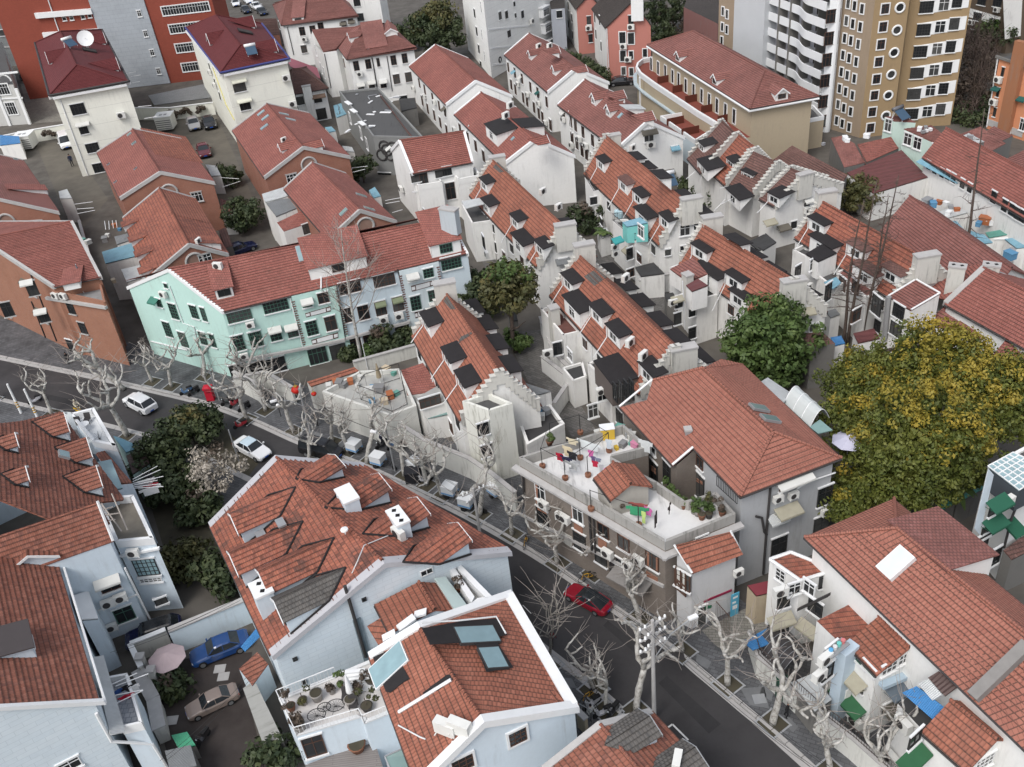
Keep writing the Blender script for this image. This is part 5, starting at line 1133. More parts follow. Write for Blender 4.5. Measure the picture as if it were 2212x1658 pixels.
qw=[P(T12(590,435),9.3),P(T12(700,420),9.3),P(T12(850,222),12),P(T12(497,258),11.6)];slope(wg,qw,RD2);q2=P(T12(480,330),9.0);foot(wg,[qw[0]-Z*.1,qw[1]-Z*.1,qw[2]-Z*.1,qw[3]-Z*.1,q2]);wg.done(WHT);f=wallface(q2,qw[0]);wr(wg,f,.8,2.2,'w',T12,(530,420),(575,570),(600,610));pipe(wg,wallface(qw[0],qw[1]),[T12(600,450),T12(655,735)],.08,GUT)
s0_=b9.F['s0'];shed(b9,s0_,[T12(1010,285)],4.0,1.7,RD2,WHT,.35,sill='b');gdorm(b9,b9.F['s3'],[T12(800,275)],2.4,1.8,.7,RD2,st='w');gdorm(b9,s0_,[T12(1150,240)],2.4,1.9,.7,RD2,st=None)
F=b8.W[0];wr(b8,F,1.3,1.9,'b',T12,(415,262),(503,250),(570,225));wr(b8,F,1.3,1.7,'b',T12,(430,410));wr(b8,F,1.2,1.2,'b',T12,(760,200),(820,180));ac(b8,F,tt(T12,(435,325)),1.3);pipe(b8,F,[T12(290,225),T12(345,460)],.09,GUT);awn(b8,F,tt(T12,(755,190),(825,175)),1.6,.8,AWD);wr(b8,b8.W[3],.9,1.8,'b',T12,(225,210))
shed(b8,b8.F['s0'],[T12(385,75)],2.6,1.4,RD2,WHT,.3,sill='k')
F=hc.W[0];win(hc,F,tt(T12,(545,825)),1.5,1.4,'k');win(hc,F,[T12(395,840)],1.6,1.6,'k');win(hc,F,[T12(575,950)],2.0,2.2,'k',name='door');awn(hc,F,[T12(550,790)],2.6,.9,plain('rusty_awning',(.22,.15,.11),.8,.3));h=F.hit(T12(445,712));stack(hc,h+F.n*.3,1.6,.8,5,Z.cross(F.n),WHS,down=1.5)
for b,T,ws in ((w4,T11,(((650,910),2.4,1.9),((695,1078),1.5,1.7),((770,1232),2.2,1.7),((828,1397),2.2,1.7))),):
 F=b.W[3]
 for p,ww,hh in ws:win(b,F,[T(*p)],ww,hh,'k')
 awn(b,F,[T11(682,1025)],2.4,.7,AWW);ac(b,F,[T11(1008,955)],1.6);pipe(b,F,tt(T11,(500,830),(740,1480)),.08);F=b.W[0];wr(b,F,2.6,1.8,'w',T11,(1040,870),(1100,1030));wr(b,F,2,1.6,'k',T11,(1030,790))
 for z in (1,):pass
F=w4b.W[3];win(w4b,F,[T11(1992,720)],2.2,1.9,'k');win(w4b,F,[T11(2040,878)],1.9,1.7,'k');awn(w4b,F,tt(T11,(1985,665),(2030,830)),2.6,.5,plain('cream_awning',(.6,.6,.5)));ac(w4b,F,tt(T12,(275,645),(330,862)),1.6);G=w4b.W[2];wr(w4b,G,1.0,1.6,'k',T11,(1745,560),(1790,690),(1830,800));pipe(w4b,G,tt(T11,(1740,480),(1880,870),(1950,1000)),.1,plain('yellow_pipe',(.55,.5,.2)));ac(w4b,G,tt(T11,(1760,600),(1800,710)),1.4)
BLT=plain('blue_trim',(.05,.06,.2),.6)
for b,m in ((w4,GUT),(w4b,BLT)):
 mb=MB()
 for i in range(4):mb.tube([b.q[i]+Z*.05,b.q[(i+1)%4]+Z*.05],.2,6)
 mb.build('roof_edge',m,b.e);mb=MB()
 for i in range(4):
  a,c=b.w4[i],b.w4[(i+1)%4];n=wallface(a,c).n
  if n.dot((a+c)/2-sum(b.w4,V((0,0,0)))/4)<0:n=-n
  mb.prism([a-Z*.7,c-Z*.7,c-Z*.7+n*.7,a-Z*.7+n*.7],Z*.4)
 mb.build('cornice',TRM,b.e)
gdorm(w4,w4.F['s0'],tt(T11,(950,485),(845,275)),3.4,2.0,1.6,MRN,WHT,st=None,verge=TRM);gdorm(w4,w4.F['s2'],tt(T11,(385,435)),3.4,2.0,1.6,MRN,WHT,st=None,verge=TRM)
gdorm(w4b,w4b.F['s0'],tt(T12,(170,330)),3.4,2.0,1.6,MRN,WHT,st=None,verge=TRM);gdorm(w4b,w4b.F['s2'],tt(T11,(1725,280)),3.4,2.0,1.6,MRN,WHT,st=None,verge=TRM);gdorm(w4b,w4b.F['s0'],tt(T11,(2090,135)),3.4,2.0,1.6,MRN,WHT,st=None,verge=TRM)
skyl(w4,w4.F['s0'],[T11(745,420)],2.4,2.4,SLT,BLK);skyl(w4b,w4b.F['s0'],[T11(2040,265)],2.6,2.6,SLT,BLK)
f=b12.Fs;
for F in f:
 h=F.hit(T12(1150,1270))
 if 0<h.z<7 and F.n.y<-.8:
  for p in ((1100,1220),(1080,1290),(1150,1290),(1120,1250),(1170,1230)):ring(b12,F,T12(*p),.9,GUT,'ring_ornament',GRY)
  win(b12,F,[T12(1110,1500)],2.4,2.6,'k',name='door')
 h=F.hit(T12(860,1000))
 if F.n.x<-.5:win(b12,F,tt(T12,(815,985),(905,1110),(955,1200)),1.4,2.0,'w');
mb=MB();q=[P(T12(*p),6.5) for p in ((1060,790),(1110,800),(1440,1160),(1330,1160))];q=[q[0]+Z*.2,q[1]-Z*.9,q[2]-Z*.9,q[3]+Z*.2];tiled(mb,q);mb.build('side_roof',BRW,b12.e)
random.seed(3)
for k in range(16):
 p=P(T12(random.choice((850,960,1000,1100,1180))+random.uniform(-60,60),random.choice((810,830,930,1040,1080))+random.uniform(-30,30)),6.42);mb=MB();a=random.uniform(0,3);L=random.uniform(.2,1.2);mb.box(p+Z*.08,V((math.cos(a),math.sin(a),0))*L,V((-math.sin(a),math.cos(a),0))*random.uniform(.08,.3),Z*.05);tag(mb.build('roof_debris',TRM if k%3 else MET),'pale plank lying on the old black flat roof','debris','scraps on the black flat roof')
for p in ((800,870),(845,935),(915,1040)):h=P(T12(*p),6.5);mb=MB();mb.box(h+Z*.25,V((.5,-1.1,0)),V((.35,.16,0)),Z*.06);mb.build('parapet_slab',TRM,b12.e)
F=b13.F['side'];G=b13.F['front'];wr(b13,F,1.4,1.4,'k',T12,(1360,1480),(1560,1440),(1620,1425));win(b13,F,[T12(1425,1480)],1.2,2.0,'b',name='door');
for pts in (((1325,1525),(1385,1590),(1585,1560),(1520,1480)),((1672,1490),(1720,1540),(1905,1505),(1860,1440))):
 fs,q=wing(b13,tt(T12,*pts),5.6,WHT,.9,FLT,'balcony_wing');f=wl(fs,(T12(pts[1][0]+90,pts[1][1]+150)),7);win(b13,f,[T12(pts[1][0]+45,pts[1][1]+175)],.8,1.0,'k')
win(b13,F,[T12(1650,1590)],1.4,2.6,'b',name='door');lean('porch_roof','small brown tiled porch roof between the two balconies of the white house',[(T12(1555,1500),4.6),(T12(1590,1555),4.1),(T12(1690,1530),4.1),(T12(1680,1475),4.6)],RD2,WHT,walls=False,cat='porch roof')
strip(b13,F,T12(1330,1600),T12(1590,1580),.2,.1,TRM);awn(b13,G,[T12(1150,1225)],1,.8,AWW);ac(b13,G,[T12(1255,1570)],1.3)
def sd(b,which,T,w,*ps,**k):
 w*=1.2
 shed(b,b.F[which],[T(*p) for p in ps],w,k.pop('hf',1.35)*1.12,k.pop('roof',BLK),WHT,k.pop('pit',.12),sill='w',**k)
sd(s1,'rl',T13,2.2,(830,1325),down=-1);sd(s1,'rl',T13,2.4,(1020,1500),roof=BRW,down=-1);sd(s1,'rl',T13,2.4,(1142,1602),down=-1);sd(s1,'rl',T23,3.4,(1182,170),hf=1.7);sd(s1,'rl',T23,2.2,(1368,208),down=-1)
sd(s1,'rr',T13,2.2,(1090,1300),(1182,1378),(1300,1455));sd(s1,'rr',T23,2.2,(1490,30),(1640,160))
sd(s3,'rl',T12,2.2,(1962,1495),down=-1);sd(s3,'rl',T22,2.6,(1985,80),hf=1.5);sd(s3,'rl',T23,2.2,(122,208),down=-1);sd(s3,'rl',T23,3.4,(160,385),hf=1.7);sd(s3,'rl',T23,2.2,(332,428),down=-1)
sd(s3,'rr',T13,2.2,(130,1450),(205,1540));sd(s3,'rr',T23,2.2,(290,30),(415,165),(515,268),(640,375))
sd(s4,'rl',T23,2.4,(570,712),down=-1);sd(s4,'rl',T23,3.6,(622,918),hf=1.8);sd(s4,'rl',T23,2.4,(812,975),down=-1);sd(s4,'rl',T23,2.4,(955,1142),down=-1);sd(s4,'rl',T23,2.4,(1238,1462),down=-1)
sd(s4,'rr',T23,2.3,(890,648),(1008,780),(1140,912),(1285,1068),(1430,1218),(1615,1372))
sd(s5,'rl',T22,2.5,(1500,1050),down=-1);sd(s5,'rl',T22,2.5,(1682,1342),down=-1);sd(s5,'rl',T22,2.5,(1800,1540),down=-1)
sd(s5,'rr',T22,2.4,(1842,962),(1948,1098),(2035,1258),(2140,1442))
sd(s2,'rl',T23,2.4,(1652,462),down=-1);sd(s2,'rl',T23,3.8,(1715,655),hf=1.8);sd(s2,'rl',T23,2.4,(1940,705),down=-1);sd(s2,'rl',T23,2.4,(1975,850))
sd(s2,'rr',T23,2.3,(1935,405),(2060,520),(2185,645));sd(s2,'rr',T24,2.3,(105,640),(232,728),(395,832))
sd(s7,'rl',T24,2.4,(520,238),down=-1);sd(s7,'rl',T24,3.4,(565,405),hf=1.7);sd(s7,'rl',T24,2.4,(850,455),roof=BRW,down=-1);sd(s7,'rl',T24,3.2,(925,640),roof=BRW,hf=1.6);sd(s7,'rl',T24,2.4,(1145,650),roof=BRW)
six=[o for o in COL.objects if o.name.startswith('stepped_gable_house')]
def s6(A,Bp,C,R):pass
for T,p,w,a,c,r in ((T13,(1705,1182),2.2,T13(1640,1440),T13(1530,1315),T13(1925,1130)),(T13,(1930,1322),2.2,T13(1840,1535),T13(1690,1400),T13(2095,1250)),(T13,(1725,1355),4.2,T13(1840,1535),T13(1690,1400),T13(2095,1250)),(T13,(2052,1425),2.2,T14(-40,1620),T13(1850,1510),T14(160,1370)),(T13,(1960,1600),4.2,T14(-40,1620),T13(1850,1510),T14(160,1370)),(T14,(192,1600),2.2,T24(140,120),T14(20,1650),T14(385,1470))):
 best=min(six,key=lambda o:abs(Q(o.location+Z*7)[0]-T(*p)[0])+abs(Q(o.location+Z*7)[1]-T(*p)[1]))
 class BB:pass
 bb_=BB();bb_.e=best
 rd=[x for x in best.children if x.name.startswith('roof')][0]
 f=rd.data.polygons[0];n=max((pl for pl in rd.data.polygons if pl.area>.5 and pl.normal.z>.3 and pl.normal.z<.9),key=lambda pl:-(pl.normal.x+pl.normal.y*.6));fc=Face(V(n.center)+V(best.location),n.normal)
 shed(bb_,fc,[T(*p)],w,1.5 if w>3 else 1.3,BLK,WHT,.12,sill='w',down=-1)
for b,p in ((s3,T23(505,330)),(s1,T23(1552,110)),(s4,T23(1485,1365)),(s2,T24(290,800)),(s7,T24(1395,590))):
 h=b.F['front'].hit(p);stack(b,h+Z*.9,2.5,1.0,1.2,b.v,STW,down=2.2)
for b,p in ((s4,T23(660,470)),(s2,T23(1725,240)),(s5,T22(1600,790)),(s1,T13(895,1150)),(s7,T24(565,30)),(s3,T12(2035,1330))):
 h=Face(b.c,b.F['front'].n).hit(p);stack(b,h+Z*.5,2.3,1.0,1.2,b.v,STW,down=2.0)
slope(s4,[s4.F['rl'].lift(.06).hit(T23(*p)) for p in ((662,712),(762,648),(852,718),(748,790))],GRT,'roof_patch',.02)
slope(s5,[s5.F['rl'].lift(.06).hit(T22(*p)) for p in ((1590,915),(1622,870),(1705,985),(1650,985))],GRT,'roof_patch',.02)
slope(s5,[s5.F['rl'].lift(.05).hit(T22(*p)) for p in ((1735,1215),(1830,1170),(1825,1195),(1745,1245),(1700,1290))],GRT,'roof_patch',.02)
slope(s3,[s3.F['rl'].lift(.06).hit(T12(*p)) for p in ((2005,1395),(2040,1350),(2125,1425),(2060,1440))],GRT,'roof_patch',.02)
for b,T,ps in ((s1,T13,[(1050,1250)]),(s4,T23,[(985,745),(1020,1280),(1128,1392)]),(s3,T23,[(302,22),(432,152)])):
 for p in ps:acat(b,P(T(*p),HS+2.6),.8,1.2)
win(s1,s1.F['front'],tt(T23,(1500,325),(1612,298)),1.3,1.5,'w');win(s1,s1.F['front'],tt(T23,(1485,480),(1358,510)),.7,.8,'k')
awn(s3,s3.F['front'],[T23(480,565)],1.8,.8,SHG);win(s3,s3.F['front'],[T23(485,585)],1,.8,'k')
G=s2.F['front'];win(s2,G,tt(T24,(345,1032),(235,1052)),1.4,1.3,'k');win(s2,G,tt(T24,(300,920)),.7,1.1,'k');win(s2,G,[T24(465,1135)],.9,.9,'k');ac(s2,G,tt(T24,(362,1100),(300,1112)),1.2);awn(s2,G,[T24(330,985)],3.4,.9,AWB)
G=[o for o in six if 'last of the brown' in o['label']][0]
class BB:pass
s6d=BB();s6d.e=G;gf=wallface(P(T24(140,120),HS),P(T24(700,-30),HS));win(s6d,gf,tt(T24,(405,95),(295,280)),.8,1.0,'k');ac(s6d,gf,[T24(405,150)],1.3);awn(s6d,gf,[T24(410,60)],1.3,.7,AWW);awn(s6d,gf,[T24(200,285)],1.8,.9,AWD);awn(s6d,gf,[T24(85,240)],1.8,.9,AWB)
h=gf.hit(T14(385,1480));stack(s6d,h+Z*.6,2.0,.9,1.2,gf.n.cross(Z),STW,down=2.2);h=gf.hit(T24(580,20));stack(s6d,h+Z*.2,1.8,.9,1,gf.n.cross(Z),STW,down=1.6)
wl2=lambda b,fs,H,w,h,st,T,*ps:[win(b,wl(fs,T(*p),H),[T(*p)],w,h,st) for p in ps]
fs,q=wing(s1,tt(T13,(668,1490),(742,1608),(925,1575),(850,1470)),HS-.6,WHT,.25,FLT);railing(s1,[p+Z*.25 for p in q]+[q[0]+Z*.25]);wl2(s1,fs,HS,1,1.1,'k',T23,(740,80),(855,80));wl2(s1,fs,HS,1,1,'k',T23,(805,250));awn(s1,wl(fs,T23(850,40),HS),[T23(850,40)],1.6,.7,AWB);awn(s1,wl(fs,T23(850,40),HS),[T23(810,215)],1.4,.7,AWD)
fs,q=wing(s1,tt(T23,(900,262),(1085,432),(1205,390),(1015,248)),HS-.7,WHT,.3,FLT);railing(s1,[p+Z*.3 for p in q]+[q[0]+Z*.3]);wl2(s1,fs,HS,1.1,1.2,'b',T23,(1120,555),(1045,680));wl2(s1,fs,HS,.9,1.6,'k',T23,(1040,520));awn(s1,wl(fs,T23(1110,560),HS),[T23(1030,480)],1.4,.7,AWB);awn(s1,wl(fs,T23(930,400),HS),[T23(925,390)],1.4,.8,plain('teal_awning2',(.05,.3,.3),.7));ac(s1,wl(fs,T23(900,490),HS),tt(T23,(905,455),(912,510)),1.1)
th=lean('roof_hut','turquoise glazed hut under pale blue sheet roof on a roof terrace',[(T23(980,265),HS+1.6),(T23(1018,300),HS+1.5),(T23(1192,268),HS+1.8),(T23(1130,225),HS+1.9)],SHL,plain('turquoise_panel',(.2,.55,.52),.5),cat='hut',z0=HS-.7);win(th,wl(th.Fs,T23(1120,330),HS+2),[T23(1135,335)],1.4,1.5,'w')
for i,p in enumerate(((935,210),(965,225),(1005,180))):
 c=P(T23(*p),HS-.65);mb=MB();mb.lathe(c,[(.32,0),(.36,.5),(.36,.8),(.2,.95)],10);tag(mb.build('water_barrel',plain('pale_blue_plastic',(.4,.55,.6),.4)),'pale blue plastic barrel beside the turquoise roof hut','barrel','barrels by the turquoise roof hut')
fs,q=wing(s4,tt(T23,(302,1008),(488,1232),(645,1195),(520,960)),HS-1.2,WHS,.5,plain('red_brown_floor',(.13,.06,.05),.9,.3));wl2(s4,fs,HS,1.3,1.2,'w',T23,(545,1365));wl2(s4,fs,HS,1,1.6,'k',T23,(440,1310));ac(s4,wl(fs,T23(360,1335),HS),[T23(350,1335)],1.2);h=P(T23(405,965),HS+1.0);stack(s4,h,1.0,1.0,3,s4.u,STW,down=1.5)
fs,q=wing(s4,tt(T23,(480,1490),(570,1600),(680,1560),(650,1440)),3.2,WHS,.3,DKG)
fs,q=wing(s4,tt(T23,(690,1445),(885,1640),(1110,1570),(960,1350)),HS-1.6,WHS,.2,FLT);ph=HS+.9;lq=tt(T23,(735,1418),(890,1618),(1115,1560),(970,1340))
lo=lean('glazed_loft','glazed roof room under a square black felt roof beside the orange stepped-gable roof',[(p,ph) for p in lq],BLK,plain('loft_brown',(.13,.11,.10),.7),cat='roof room',inset=.05,z0=HS-1.7)
f=wl(lo.Fs,T33(985,100),ph+1);
for p in ((920,105),(965,95),(1010,85),(1055,75)):win(lo,f,[T33(*p)],1.0,2.0,'kn')
wl2(s4,fs,HS,1.1,1.6,'w',T33,(810,120),(735,260));wl2(s4,fs,HS,1.2,1.8,'k',T33,(955,310));ac(s4,wl(fs,T33(790,100),7),tt(T33,(790,85)),1.1)
fs,q=wing(s3,tt(T22,(1745,130),(1830,290),(1995,268),(1935,85)),HS-.8,WHS,.4,FLT);wl2(s3,fs,HS,1.2,1.8,'k',T22,(1925,420));ac(s3,wl(fs,T22(1970,520),HS),[T22(1970,522)],1.1);h=P(T22(1790,75),HS+.4)
lean('roof_shed','white sheet roof over the rear terrace left of the orange stepped-gable roof',[(T22(1742,92),HS+1.2),(T22(1775,150),HS+1.0),(T22(1935,110),HS+1.3),(T22(1890,62),HS+1.4)],SHW,WHS,walls=False)
fs,q=wing(s2,tt(T23,(1372,665),(1600,945),(1775,890),(1575,600)),HS-1.0,WHS,.5,FLT);wl2(s2,fs,HS,.9,1.5,'k',T23,(1440,1060),(1560,1180),(1450,920));wl2(s2,fs,HS,.8,1.0,'k',T23,(1560,1010));ac(s2,wl(fs,T23(1390,915),HS),[T23(1388,915)],1.1);awn(s2,wl(fs,T23(1430,880),HS),[T23(1425,875)],1.4,.7,AWB);pipe(s2,wl(fs,T23(1490,1000),HS),tt(T23,(1480,750),(1500,1150)),.08)
lean('roof_room','red tiled lean-to roof with blue awning on the rear wing of an orange stepped-gable house',[(T23(1375,650),HS+.9),(T23(1530,765),HS+.6),(T23(1690,690),HS+1.7),(T23(1580,565),HS+1.8)],RD2,WHS,cat='roof room',z0=HS-1.1);h=P(T23(1522,690),HS+1.9);stack(s2,h,1.0,.9,2.5,s2.u,STW,down=1)
lean('stair_hut','small stair hut with a maroon ribbed roof on white rear wing',[(T23(1510,790),HS+1.5),(T23(1560,840),HS+1.4),(T23(1690,790),HS+1.6),(T23(1610,735),HS+1.7)],MATS['maroon_ribbed_sheet'],WHT,cat='hut',z0=HS-1)
fs,q=wing(s7,tt(T24,(285,520),(520,645),(660,560),(440,440)),HS-.8,WHS,.5,FLT);wl2(s7,fs,HS,1.0,1.6,'k',T24,(328,670));wl2(s7,fs,HS,1.1,1.4,'w',T24,(450,610));ac(s7,wl(fs,T24(400,790),HS),[T24(400,790)],1.1)
lean('roof_room','white roof room with black felt roof left of the redwood trunks',[(T24(392,528),HS+1.2),(T24(500,592),HS+1.2),(T24(655,520),HS+1.4),(T24(530,448),HS+1.4)],BLK,WHT,cat='roof room',z0=HS-1)
fs,q=wing(s7,tt(T24,(490,720),(640,830),(770,740),(620,640)),HS-1.0,WHS,.3,FLT);wl2(s7,fs,HS,1.2,2.2,'k',T24,(580,840));lean('roof_shed','rippled pale blue sheet roof beside the redwood trunks',[(T24(545,765),HS-.2),(T24(620,820),HS-.3),(T24(690,770),HS),(T24(650,720),HS)],SHL,WHS,walls=False)
fs,q=wing(s7,tt(T24,(650,690),(900,900),(1080,800),(800,600)),HS-.4,WHS,.2,RD2);wl2(s7,fs,HS,1.4,1.6,'b',T24,(700,770),(810,800),(815,1030));wl2(s7,fs,HS,1.6,2.2,'k',T24,(985,950))
H5=zof(T32(2035,905),T32(1975,300));
t5=flat('square_annex','stained white square annex with open roof and dark roof clutter, facing the street wall',tt(T32,(1755,222),(1975,302),(2170,240),(1965,150)),H5-.6,plaster('mossy_white',(.70,.70,.64),1.0,(.2,.19,.13)),FLT,par=.6,cat='house')
f=wl(t5.Fs,T32(1920,410),H5);win(t5,f,tt(T32,(1920,410),(1950,590)),1.1,1.4,'k')
dk=flat('yard_annex','low annex with a dark roof terrace, blue crate and ladder beside the paved lane',tt(T33,(102,330),(190,575),(500,400),(380,235)),3.6,WHS,plain('dark_terrace',(.05,.048,.048),.8,.2),par=.5,cat='house')
lean('roof_shed','weathered grey shed roof over a dark terrace beside the lane',[(T33(25,105),6.2),(T33(205,150),5.6),(T33(385,100),5.6),(T33(165,30),6.4)],SHG,WHS,cat='roof room')
sb5=lean('tiled_annex','low annex with red tiled roof between street yard and orange stepped gables',[(T22(1240,1490),4.4),(T22(1290,1700),4.0),(T22(1570,1660),4.0),(T22(1420,1430),5.0)],RD,WHS,'house')
lean('grey_annex','shed with a black felt roof at the foot of stained stepped gable, beside the redwoods',[(T24(330,1205),4.4),(T24(430,1290),4.2),(T24(640,1270),4.4),(T24(530,1175),4.6)],BRW,DCON,'shed')
for lb_,T,pts,z in (('low white annex with black felt roof between two stepped gables near the turquoise hut',T23,((1085,640),(1135,715),(1330,690),(1240,600)),3.0),('low white annex with black felt roof behind the orange house beside the evergreen',T23,((2020,430),(2120,500),(2260,440),(2160,365)),3.2),('low annex with black felt roof right of the stepped gable with awnings',T24,((0,470),(40,500),(150,430),(60,355)),3.4),('low annex with black felt roof below the brown stepped roofs',T24,((20,600),(110,680),(210,665),(110,595)),3.2)):
 lean('low_annex',lb_,[(T(*p),z+.1*i) for i,p in enumerate(pts)],DKG,WHS,'house')
F=bo.F['side'];win(bo,F,[T34(275,845)],2.2,1.2,'b');awn(bo,F,[T34(280,795)],3.2,.9,AWW);win(bo,F,[T34(205,1120)],1.2,1.5,'k');awn(bo,F,[T34(225,1050)],2.2,1.0,AWB);win(bo,F,[T34(552,965)],1.4,2.0,'k');win(bo,F,tt(T34,(170,1395),(520,1225)),1.5,2.4,'k',name='door');ac(bo,F,tt(T34,(150,975),(275,945)),.95);ac(bo,F,[T34(545,1085)],.95);awn(bo,F,[T34(140,1120)],1.6,.8,SHW)
pipe(bo,F,tt(T34,(105,860),(65,1290),(40,1620)),.1,GUT,.15);pipe(bo,F,tt(T34,(-20,1140),(30,1150),(50,1270),(70,1290)),.1,GUT,.2);pipe(bo,F,tt(T34,(320,910),(420,850),(640,775)),.07,PIP,.12)
G=bo.F['front'];win(bo,G,[T33(1625,680)],1.0,1.4,'b');win(bo,G,[T33(1625,890)],1.3,2.6,'k',name='door');win(bo,bo.F2,tt(T33,(1245,780),(1350,790)),1.2,2.6,'k',name='door');panel(bo,bo.F2,tt(T33,(1215,705),(1260,740),(1262,790),(1218,750)),ORB,.04);panel(bo,G,tt(T33,(1598,815),(1650,850),(1650,880),(1598,845)),ORB,.04);win(bo,bo.F2,[T33(1240,590)],.8,.8,'w')
h=bo.F['near'].hit(T33(1525,440));stack(bo,h+Z*.4,.5,.5,.5,(1,0,0),MET,down=.2,name='roof_vent');skyl(bo,bo.F['far'],tt(T34,(5,240),(98,330)),.9,1.7,GLG)
wire(bo,'window_grille',[G.hit(p,.4) for p in tt(T33,(1765,800),(1935,950),(1935,1035),(1765,880),(1765,800))],.03,IRON)
mb=MB()
for k in range(13):
 a=T33(1765+170*k/12,800+150*k/12);c=T33(1765+170*k/12,880+155*k/12);mb.tube([G.hit(a,.4),G.hit(c,.4)],.025,4)
mb.build('window_grille_bars',IRON,bo.e)
gl=[(T34(15,-20),9.0),(T34(100,60),9.0)]
lean('canopy_roof','grey white sheet canopy along the far eave of the big salmon roof',[(T34(0,35),10.0),(T34(210,195),10.0),(T34(285,130),9.4),(T34(75,-10),9.4)],SHW,WHS,walls=False,cat='canopy')
vb=B('vaulted_canopy','translucent vaulted plastic canopy along the far eave of the big salmon roof','canopy',P(T34(400,280)))
a,c=P(T34(215,195),9.6),P(T34(430,395),9.6);e=P(T34(590,320),9.0)-c;mb=MB();pr=None
for k in range(9):
 t=k/8;o=e*t+Z*(1.3*math.sin(math.pi*min(1,t*1.0)));cur=(a+o,c+o)
 if pr:mb.prism([pr[0],pr[1],cur[1],cur[0]],Z*.04)
 pr=cur
mb.build('canopy_skin',plain('milky_plastic',(.5,.53,.52),.35,.1),vb.e)
mb=MB()
for s in (0,.33,.66,1):mb.tube([a.lerp(c,s)+e*(k/8)+Z*(1.3*math.sin(math.pi*k/8)+.05) for k in range(9)],.04,4)
mb.build('hoop',TRM,vb.e)
gh=lean('glass_gable','small gabled glass canopy between the vaulted canopy and the laundry corner',[(T34(430,400),10),(T34(500,455),10),(T34(620,425),10.4),(T34(515,338),10.4)],GLG,GRN,walls=False,cat='canopy')
F=tb.fr
for (x,y),w_,h_,st in (((297,935),1.2,1.9,'w'),((608,1112),1.2,1.9,'w'),((820,1235),1.2,2.0,'b'),((990,1340),1.2,2.0,'b'),((1228,1495),1.3,2.0,'b'),((318,1145),1.4,1.9,'k'),((625,1345),1.4,2.0,'k'),((800,1470),1.3,1.8,'k'),((930,1600),1.4,1.8,'k')):win(tb,F,[T33(x,y)],w_,h_,st)
for ps in (((258,862),(275,870),(280,1035),(262,1025)),((275,1020),(350,1060),(352,1120),(276,1080)),((555,1060),(570,1068),(575,1175),(560,1168)),((775,1160),(850,1205),(850,1225),(775,1180)),((960,1270),(1030,1315),(1030,1335),(960,1290)),((780,1310),(850,1350),(850,1430),(782,1390)),((1185,1425),(1205,1440),(1205,1560),(1188,1548)),((1262,1475),(1275,1482),(1275,1590),(1262,1582)),((580,1190),(650,1230),(650,1300),(582,1260)),((1180,1590),(1275,1650),(1275,1710),(1180,1650))):panel(tb,F,tt(T33,*ps),ORB,.05,'orange_brickwork')
ac(tb,F,tt(T33,(875,1430),(1048,1525),(1132,1488),(520,1140),(490,1125),(345,1025)),1.15);pipe(tb,F,tt(T33,(700,1100),(725,1420)),.1,GUT,.2);pipe(tb,F,tt(T33,(735,1120),(755,1440)),.08,GUT,.2);pipe(tb,F,tt(T33,(150,770),(160,1000)),.1,GUT,.2);strip(tb,F,T33(120,1110),T43(1330,150),.3,.15,STO,'string_course')
h=F.hit(T43(1020,60));mb=MB();mb.prism([F.hit(p) for p in tt(T43,(930,-30),(1230,130))]+[F.hit(p)+F.n*1.3-Z*.5 for p in tt(T43,(1230,130),(930,-30))],Z*.12);mb.build('shop_canopy',plain('concrete_canopy',(.2,.19,.18),.9,.3),tb.e);win(tb,F,tt(T43,(1080,70),(1000,20)),1.8,2.0,'k',name='shop_window')
panel(tb,F,tt(T33,(465,1255),(565,1310),(560,1400),(470,1335)),STW,.06,'notice_wall')
for s in (tb.sd,):win(tb,s,[T33(1640,1350)],1,1.2,'k')
f=bay.front;g=bay.left;win(bay,g,[T43(1480,100)],1.4,1.8,'b');panel(bay,g,tt(T43,(1420,-20),(1510,40),(1505,240),(1425,160)),plain('timber_white',(.55,.54,.5)),.05);
for ps in (((1425,-10),(1425,170)),((1465,20),(1465,200)),((1505,45),(1505,240)),((1425,90),(1505,160)),((1425,165),(1505,235)),((1425,100),(1505,230))):pipe(bay,g,tt(T43,*ps),.07,BRN,.1,'timber')
panel(bay,f,tt(T43,(1665,315),(1720,305),(1720,330),(1668,340)),plain('green_sign',(.03,.15,.08)),.06,'green_sign');win(bay,f,[T43(1640,400)],.9,2.2,'w',name='door');ac(bay,f,[T43(1930,20)],.9)
mb=MB()
for k in range(13):h=f.hit(T43(1668+17*k,272-7*k));mb.box(h+f.n*.05,Z.cross(f.n)*.16,f.n*.03,Z*.1)
mb.build('red_lettering',plain('crimson_letters',(.25,.02,.06),.6),bay.e)
LED=plain('lead_flashing',(.1,.085,.085),.8,.3)
gdorm(nc1,nc1.F['rr'],tt(T32,(1030,797),(1348,998),(1688,1212)),2.5,2.2,.85,MIXT,LBL,st='w',flash=True);gdorm(nc1,nc1.F['rr'],[T32(668,645)],2.2,1.6,.5,MIXT,LBL,st=None,flash=True)
gdorm(nc1,nc1.F['rl'],[T31(1942,1120)],2.6,2.3,.85,MIXT,LBL,st='k',flash=True);gdorm(nc1,nc1.F['rl'],[T31(1935,1442)],2.8,2.5,.9,MIXT,LBL,st='k',flash=True);gdorm(nc1,nc1.F['rl'],[T32(78,1595)],2.8,2.5,.9,MIXT,LBL,st='k',flash=True);gdorm(nc1,nc1.F['rl'],[T42(208,268)],2.5,2.3,.85,GRT,LBL,st='k',flash=True)
rr=nc1.F['rr'];rl=nc1.F['rl'];dx=nc1.u.normalized()
